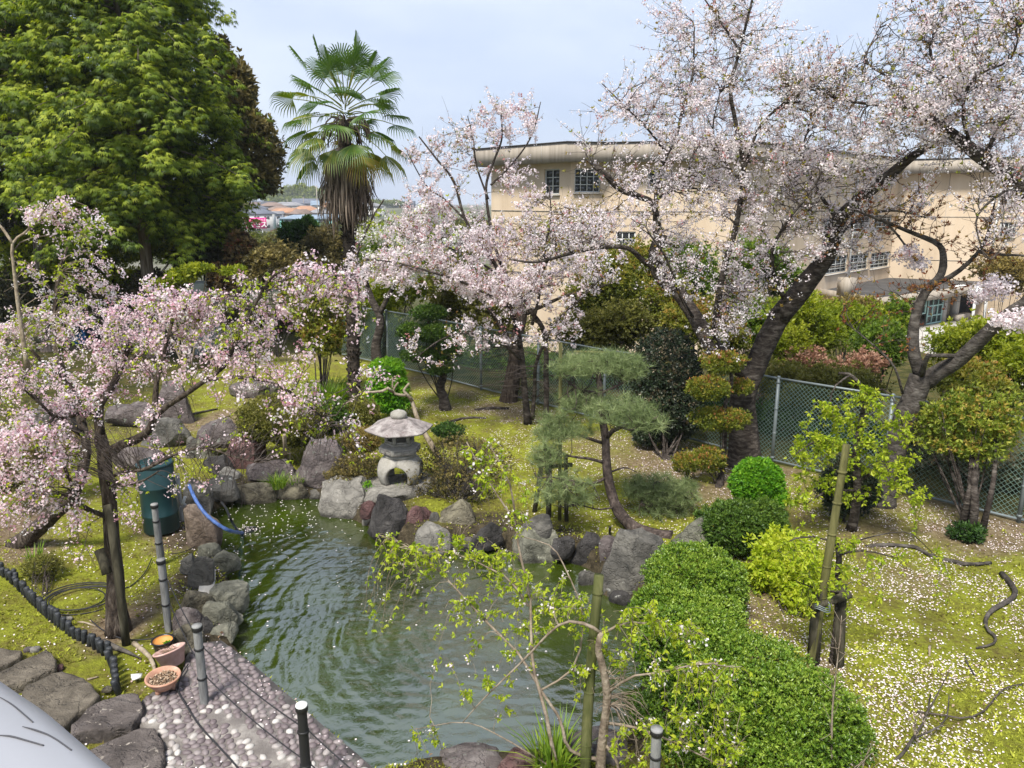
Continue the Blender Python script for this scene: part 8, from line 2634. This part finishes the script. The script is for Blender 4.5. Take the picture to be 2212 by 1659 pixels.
part('dark_bay', MB().box(FP((fs_(2085) + fs_(2150)) / 2, (FLZ + ZB) / 2 - .1, -1.9), (2.6, .2, ZB - FLZ), fang), M['dark_in'], ent)
def framed(name, s0, s1, z0, z1_, nc, nr, mat, off=-.85):
    mb = MB()
    ws, wz = s1 - s0, z1_ - z0
    cs, cz = (s0 + s1) / 2, (z0 + z1_) / 2
    fr = .09
    for (ds, dz, a1, a2) in ((0, wz / 2 - fr / 2, ws, fr), (0, -wz / 2 + fr / 2, ws, fr), (-ws / 2 + fr / 2, 0, fr, wz - 2 * fr), (ws / 2 - fr / 2, 0, fr, wz - 2 * fr)):
        mb.box(FP(cs + ds, cz + dz, off), (a1, .09, a2), fang)
    for k in range(1, nc):
        mb.box(FP(s0 + ws * k / nc, cz, off + .002), (.07, .08, wz - 2 * fr), fang)
    for r_ in (nr if isinstance(nr, list) else [wz * k / nr for k in range(1, nr)]):
        mb.box(FP(cs, z0 + r_, off + .004), (ws - 2 * fr, .075, .08), fang)
    f_ = part(name, mb, M[mat], ent, base=FP(cs, z0, off))
    part('glass', MB().box(FP(cs, cz, off - .03), (ws - .05, .02, wz - .05), fang), M['glass'], f_)
framed('door', sD0, sD1, FLZ, ZB - .03, 3, [.55, 1.2], 'frame_mint')
framed('window', fs_(1912), fs_(1952), FLZ + .75, ZB - .05, 3, [.55], 'frame_mint')
framed('window', fs_(1962), fs_(1996), FLZ + .75, ZB - .05, 3, [.55], 'frame_mint')
for k in range(4):
    part('step', MB().box(FP(fL * .62, FLZ - .09 - .17 * k, .2 + .38 * k), (fL * .86 + .3 * k, 2.4 + .0, .18 - .006), fang), M['concrete_pale'], ent)
part('plinth', MB().box(FP(fs_(2066), FLZ + .2, -.6), (1.9, .5, .4), fang), M['concrete'], ent)
# white steel canopy frame beside the entrance
cn = thing('canopy_frame', 'white rusty steel canopy posts at the right end of the entrance', 'canopy', FP(fL + .3, FLZ - .4, .3))
for (s_, o_) in ((fL - .9, .5), (fL + .8, .5)):
    q = FP(s_, 0, o_)
    part('post', MB().tube([[q[0], q[1], FLZ - .8], [q[0], q[1], ZA + .05]], .09, 8), M['white'], cn, True)
    part('rusty_foot', MB().tube([[q[0], q[1], FLZ - .82], [q[0], q[1], FLZ - .3]], .095, 8), M['rusty'], cn, True)
part('beam', MB().box(FP(fL, ZA + .06, .5), (2.2, .14, .14), fang), M['white'], cn)
wv = MB()
xs_ = np.linspace(-1.1, 1.1, 45)
V = []
for x in xs_:
    zz = .08 * math.sin(x * 22)
    V += [FP(fL + x, ZA - .35 + zz, .62), FP(fL + x, ZA - .15 + zz, -1.2)]
wv.add(V, [[2 * i, 2 * i + 2, 2 * i + 3, 2 * i + 1] for i in range(44)])
part('corrugated_sheet', wv, M['white'], cn)
# paved yard
yard = MB()
yp = [FP(-4, 0, 9)[:2], FP(fL + 2, 0, 16)[:2], FP(fL + 26, 0, 10)[:2], FP(fL + 26, 0, -3)[:2], FP(fL * .3, 0, -1)[:2]]
yz = GSZ + 0.12
poly_prism(yard, ccw(np.array(yp)), yz - 1.2, yz)
part('school_yard', yard, M['concrete_pale'], None, kind='structure')

# ================================================================== THE DISTANT TOWN
def vnum(c):
    return solid_mat('roof_tiles', [(0.35, tuple(np.array(c) * .8)), (0.65, tuple(np.array(c) * 1.15))], 0.6, 6, .85)
RC = {'slate': vnum((.12, .13, .16)), 'brown': vnum((.20, .145, .12)), 'orange': vnum((.36, .2, .12)), 'grey': vnum((.22, .22, .23)), 'blue': vnum((.2, .26, .33)), 'dark': vnum((.075, .08, .095))}
WC = {'white': plain('town_white_wall', (.62, .61, .58), .8), 'cream': plain('town_cream_wall', (.52, .43, .33), .8), 'grey': plain('town_grey_wall', (.4, .41, .43), .8), 'tan': plain('town_tan_wall', (.42, .33, .25), .8), 'teal': plain('town_teal_wall', (.2, .5, .45), .8)}
TG = 'houses of the distant town'
def house(u, Y, w, d, h, rot, rc, wc, label, roof='hip', rh=1.6, nw=3, fl=2):
    c = at(u, 450, Y)
    z0 = float(terr(np.array([c[0]]), np.array([Y]), False)[0])
    base = np.array([c[0], Y, z0])
    o = thing('house', label, 'house', base, TG)
    ca, sa = math.cos(rot), math.sin(rot)
    T_ = lambda x, y, z: base + np.array([x * ca - y * sa, x * sa + y * ca, z])
    part('wall', MB().box(base + [0, 0, h / 2 - 1], (w, d, h + 2), rot), WC[wc], o)
    x, y = w / 2 + .5, d / 2 + .5
    rd = max(.2, x - y) if roof == 'hip' else x
    V = [T_(-x, -y, h), T_(x, -y, h), T_(x, y, h), T_(-x, y, h), T_(-rd if roof == 'hip' else -x, 0, h + rh), T_(rd if roof == 'hip' else x, 0, h + rh), T_(-x, -y, h - .15), T_(x, -y, h - .15), T_(x, y, h - .15), T_(-x, y, h - .15)]
    part('roof', MB().add(V, [[0, 1, 5, 4], [2, 3, 4, 5], [1, 2, 5], [3, 0, 4], [6, 7, 1, 0], [7, 8, 2, 1], [8, 9, 3, 2], [9, 6, 0, 3], [9, 8, 7, 6]]), RC[rc], o)
    for f_ in range(fl):
        for k in range(nw):
            part('window', MB().box(T_(w * ((k + .5) / nw - .5), -d / 2 - .03, h * (f_ + .52) / fl), (w / nw * .5, .1, 1.1), rot), M['glass'], o)
HS = [(558, 300, 11, 8, 6.2, .12, 'slate', 'white', 'white two-storey house with a slate roof behind the pink sign', 'hip', 1.9),
      (590, 312, 7, 6, 5.6, .1, 'grey', 'grey', 'pale grey house right of the house with the slate roof', 'gable', 1.0),
      (545, 335, 12, 9, 6, .2, 'dark', 'white', 'white house with a big dark hipped roof at the left of the town', 'hip', 2.2),
      (548, 352, 13, 9, 6, .1, 'slate', 'grey', 'grey house with slate roof above the dark hipped roof', 'hip', 2),
      (536, 385, 11, 8, 6, .3, 'brown', 'cream', 'cream house with a brown gable roof at the left end of the town', 'gable', 2.2),
      (606, 350, 13, 9, 5.6, .15, 'brown', 'tan', 'tan house under a wide brown hipped roof', 'hip', 1.8),
      (660, 352, 13, 9, 5.4, .2, 'orange', 'tan', 'house with a bright orange tiled roof near the palm', 'hip', 2.0),
      (618, 325, 10, 8, 5.6, -.5, 'orange', 'tan', 'house with a faded orange gable roof below the brown hipped roof', 'gable', 1.8),
      (640, 322, 10, 8, 5.2, -.5, 'brown', 'cream', 'cream house with an orange-brown roof in the middle of the town', 'gable', 1.8),
      (665, 305, 20, 9, 4.2, .05, 'blue', 'teal', 'long low house with a pale blue roof and teal wall', 'hip', 1.4),
      (705, 310, 14, 9, 4.2, .05, 'blue', 'white', 'low white house with a blue-grey roof beside the palm', 'hip', 1.4),
      (588, 405, 12, 8, 6, .1, 'brown', 'tan', 'tan house with a wide brown roof on the rise', 'hip', 1.8),
      (630, 410, 13, 9, 6, .1, 'grey', 'white', 'white house with grey roof on the rise', 'hip', 1.8),
      (612, 440, 8, 7, 6.4, 0, 'grey', 'white', 'white flat-looking house highest on the rise', 'hip', .8),
      (665, 425, 15, 10, 6.6, .25, 'slate', 'grey', 'large grey house with steep slate gables on the rise', 'gable', 2.6),
      (700, 405, 12, 8, 6.4, .2, 'blue', 'white', 'white house with a pale blue gable on the rise', 'gable', 2.2),
      (722, 385, 11, 8, 6, .2, 'orange', 'cream', 'cream house with a tan roof close to the palm trunk', 'gable', 2),
      (735, 360, 12, 8, 5.4, .2, 'slate', 'grey', 'grey house partly behind the dead palm fronds', 'hip', 1.8),
      (570, 425, 10, 8, 6.2, .2, 'dark', 'grey', 'dark-roofed house under the distant towers', 'gable', 1.6),
      (690, 335, 10, 8, 5, .3, 'grey', 'tan', 'small tan house below the bright orange roof', 'hip', 1.6),
      (800, 400, 14, 9, 6, .1, 'grey', 'white', 'white house right of the palm behind the blossoms', 'hip', 1.6),
      (770, 430, 12, 8, 6, .2, 'slate', 'grey', 'slate-roofed house right of the palm trunk', 'hip', 1.6)]
for hh in HS:
    house(*hh)
# roadside sign
sY = 288.0
sc0 = at(551, 482, sY)
wS, hS = 49 * mpp(sc0), 23 * mpp(sc0)
zg = float(terr(np.array([sc0[0]]), np.array([sY]), False)[0])
sg = thing('shop_sign', 'bright pink billboard with white lettering in front of a white house', 'sign', (sc0[0], sY, zg))
part('board', MB().box(sc0, (wS, .5, hS)), M['pink_sign'], sg)
sd = sc0 + np.array([wS / 2 + .25, 0.25, 0])
part('side_panel', MB().box(sc0 + [wS / 2 - .45, -.27, 0], (.06, .04, hS * .94)), M['white'], sg)
for dx in (-wS * .3, wS * .3):
    part('post', MB().tube([[sc0[0] + dx, sY + .3, zg - 1], [sc0[0] + dx, sY + .3, sc0[2] - hS / 2]], .15, 8), M['white'], sg, True)
def text(body, size, loc, parent, mat, name='lettering', shear=0.0, bold=0.0):
    cu = bpy.data.curves.new(name, 'FONT')
    cu.body = body
    cu.size = size
    cu.align_x = 'CENTER'
    cu.align_y = 'CENTER'
    cu.extrude = 0.02
    cu.offset = bold
    cu.shear = shear
    cu.materials.append(mat)
    o = bpy.data.objects.new(name, cu)
    link(o, parent, loc)
    o.rotation_euler = (pi / 2, 0, 0)
    bpy.context.view_layer.update()
    me = bpy.data.meshes.new_from_object(o.evaluated_get(bpy.context.evaluated_depsgraph_get()))
    n_ = bpy.data.objects.new('text_line', me)
    link(n_, parent, loc)
    n_.rotation_euler = (pi / 2, 0, 0)
    bpy.data.objects.remove(o)
    return n_
text('ディスカウント ドラッグ', hS * .24, sc0 + [-.4, -.28, hS * .27], sg, M['white'], shear=.15, bold=.012)
text('コスモス', hS * .62, sc0 + [-.4, -.28, -hS * .16], sg, M['white'], bold=.05)
bush('shrub', 'dark red hedge at the foot of the white house in the town', 'hedge', [(598, 505, 14, 9, 283, 1)], 'leaf_redbrown', 300, 0.6, base=np.array([*at(598, 505, 283)[:2], -6.5]), stems=0)
# towers on the horizon
for u, vt, w, d, Y, lb in [(541, 405, 16, 24, 3000, 'tall pale blue tower on the horizon, right of the pair'), (549, 403, 15, 22, 2900, 'tallest pale blue tower on the horizon beside the dark tree'), (530, 414, 22, 22, 3100, 'wide low pale tower on the horizon at the edge of the dark tree')]:
    c = at(u, 440, Y)
    top = at(u, vt, Y)[2]
    o = thing('tower_block', lb, 'tower', (c[0], Y, -6), 'towers on the horizon')
    part('body', MB().box((c[0], Y, (top - 8) / 2), (w, d, top + 8)), WC['grey'], o)
    bn = MB()
    for k in range(18):
        bn.box((c[0], Y - d / 2 - .1, 2 + (top - 6) * k / 18), (w * .84, .3, 1.6))
    part('window_bands', bn, M['glass'], o)
for u, v0, v1, w, Y, mt_, lb in [(851, 432, 448, 10, 700, 'orange', 'small orange-red building on the horizon right of the palm'), (866, 434, 452, 24, 690, 'slate', 'dark blue-grey building beside the orange one on the horizon')]:
    c = at(u, v0, Y)
    o = thing('far_building', lb, 'building', (c[0], Y, -3))
    part('wall', MB().box((c[0], Y, (c[2] - 3) / 2), (w, 10, c[2] + 3)), RC[mt_], o)
    bn = MB()
    for k in range(3):
        bn.box((c[0], Y - 5.1, c[2] * (k + .6) / 3.4), (w * .8, .2, .8))
    part('window_bands', bn, M['glass'], o)
# utility poles
for u, vt, Y, lb in [(596, 455, 330, 'between the white house and the orange gable roof'), (655, 425, 420, 'in front of the wooded hill above the bright orange roof'), (683, 400, 300, 'rising highest above the roofs beside the palm skirt'), (620, 430, 430, 'under the crest of the wooded hill'), (705, 430, 390, 'close to the left side of the palm trunk')]:
    c = at(u, vt, Y)
    z0 = float(terr(np.array([c[0]]), np.array([Y]), False)[0])
    o = thing('utility_pole', 'thin grey utility pole ' + lb, 'pole', (c[0], Y, z0), 'utility poles in the town')
    part('mast', MB().tube([[c[0], Y, z0 - 1], [c[0], Y, c[2]]], .14, 6), M['concrete'], o, True)
    part('crossarm', MB().box((c[0], Y, c[2] - .6), (1.8, .1, .12)), M['concrete'], o)
# wooded hill
mb = MB()
Pw, tn_ = [], []
for (u, v, ru, rv, Y, k) in [(600, 428, 18, 14, 640, 1), (625, 424, 22, 18, 650, 1), (652, 420, 22, 20, 650, 1), (682, 424, 24, 16, 640, 1), (710, 430, 22, 12, 620, 1), (585, 436, 14, 8, 620, .6), (640, 436, 60, 8, 610, 1.2), (735, 434, 22, 9, 600, .5), (780, 438, 40, 6, 640, .5), (830, 440, 40, 5, 680, .5)]:
    c = at(u, v, Y)
    kk = mpp(c)
    P, d = blob_points(c, (ru * kk, ru * kk * .7, rv * kk), int(600 * k), .8, int(u), .35, 2.6)
    Pw.append(P)
    tn_.append(np.clip(rng.random() * .5 + .25 + .25 * d[:, 2] + .14 * rng.normal(size=len(P)), 0, 1))
Pw, tn_ = np.concatenate(Pw), np.concatenate(tn_)
scatter_mix(mb, BUNCH, Pw, frames(rng.normal(size=Pw.shape) + [0, 0, .5]), 1.6 + 1.4 * rng.random(len(Pw)), tn_)
part('far_wood', mb, M['wood_far'], None, kind='stuff')
# wooded slope below the garden that hides the foot of the town
mb = MB()
Pw = []
for (u, v, ru, rv, Y) in [(560, 545, 120, 30, 70), (700, 545, 120, 34, 75), (850, 520, 120, 34, 80), (1000, 520, 120, 40, 85), (640, 520, 120, 16, 180), (800, 500, 120, 20, 190), (450, 520, 120, 30, 120), (200, 480, 300, 30, 140), (960, 490, 120, 18, 220)]:
    c = at(u, v, Y)
    kk = mpp(c)
    P, d = blob_points(c, (ru * kk, ru * kk * .5, rv * kk), 800, .6, int(u), .35, 3)
    Pw.append(np.c_[P, np.full(len(P), Y)])
Pw = np.concatenate(Pw)
scatter_mix(mb, BUNCH, Pw[:, :3], frames(rng.normal(size=(len(Pw), 3)) + [0, 0, .5]), Pw[:, 3] * .006 * (.7 + .6 * rng.random(len(Pw))), np.clip(.4 + .25 * rng.normal(size=len(Pw)), 0, 1))
part('slope_wood', mb, M['leaf_olive'], None, kind='stuff')

# ================================================================== HAZE
HAZE = 0.00028
if HAZE > 0:
    hm_, t, out = newmat('haze_air')
    pv = t.nodes.new('ShaderNodeVolumePrincipled')
    pv.inputs['Color'].default_value = (0.82, 0.88, 0.96, 1)
    pv.inputs['Density'].default_value = HAZE
    t.links.new(pv.outputs['Volume'], out.inputs['Volume'])
    hb = MB().box((0, 1600, 55), (3600, 3300, 132))
    part('haze', hb, hm_, None, kind='stuff')
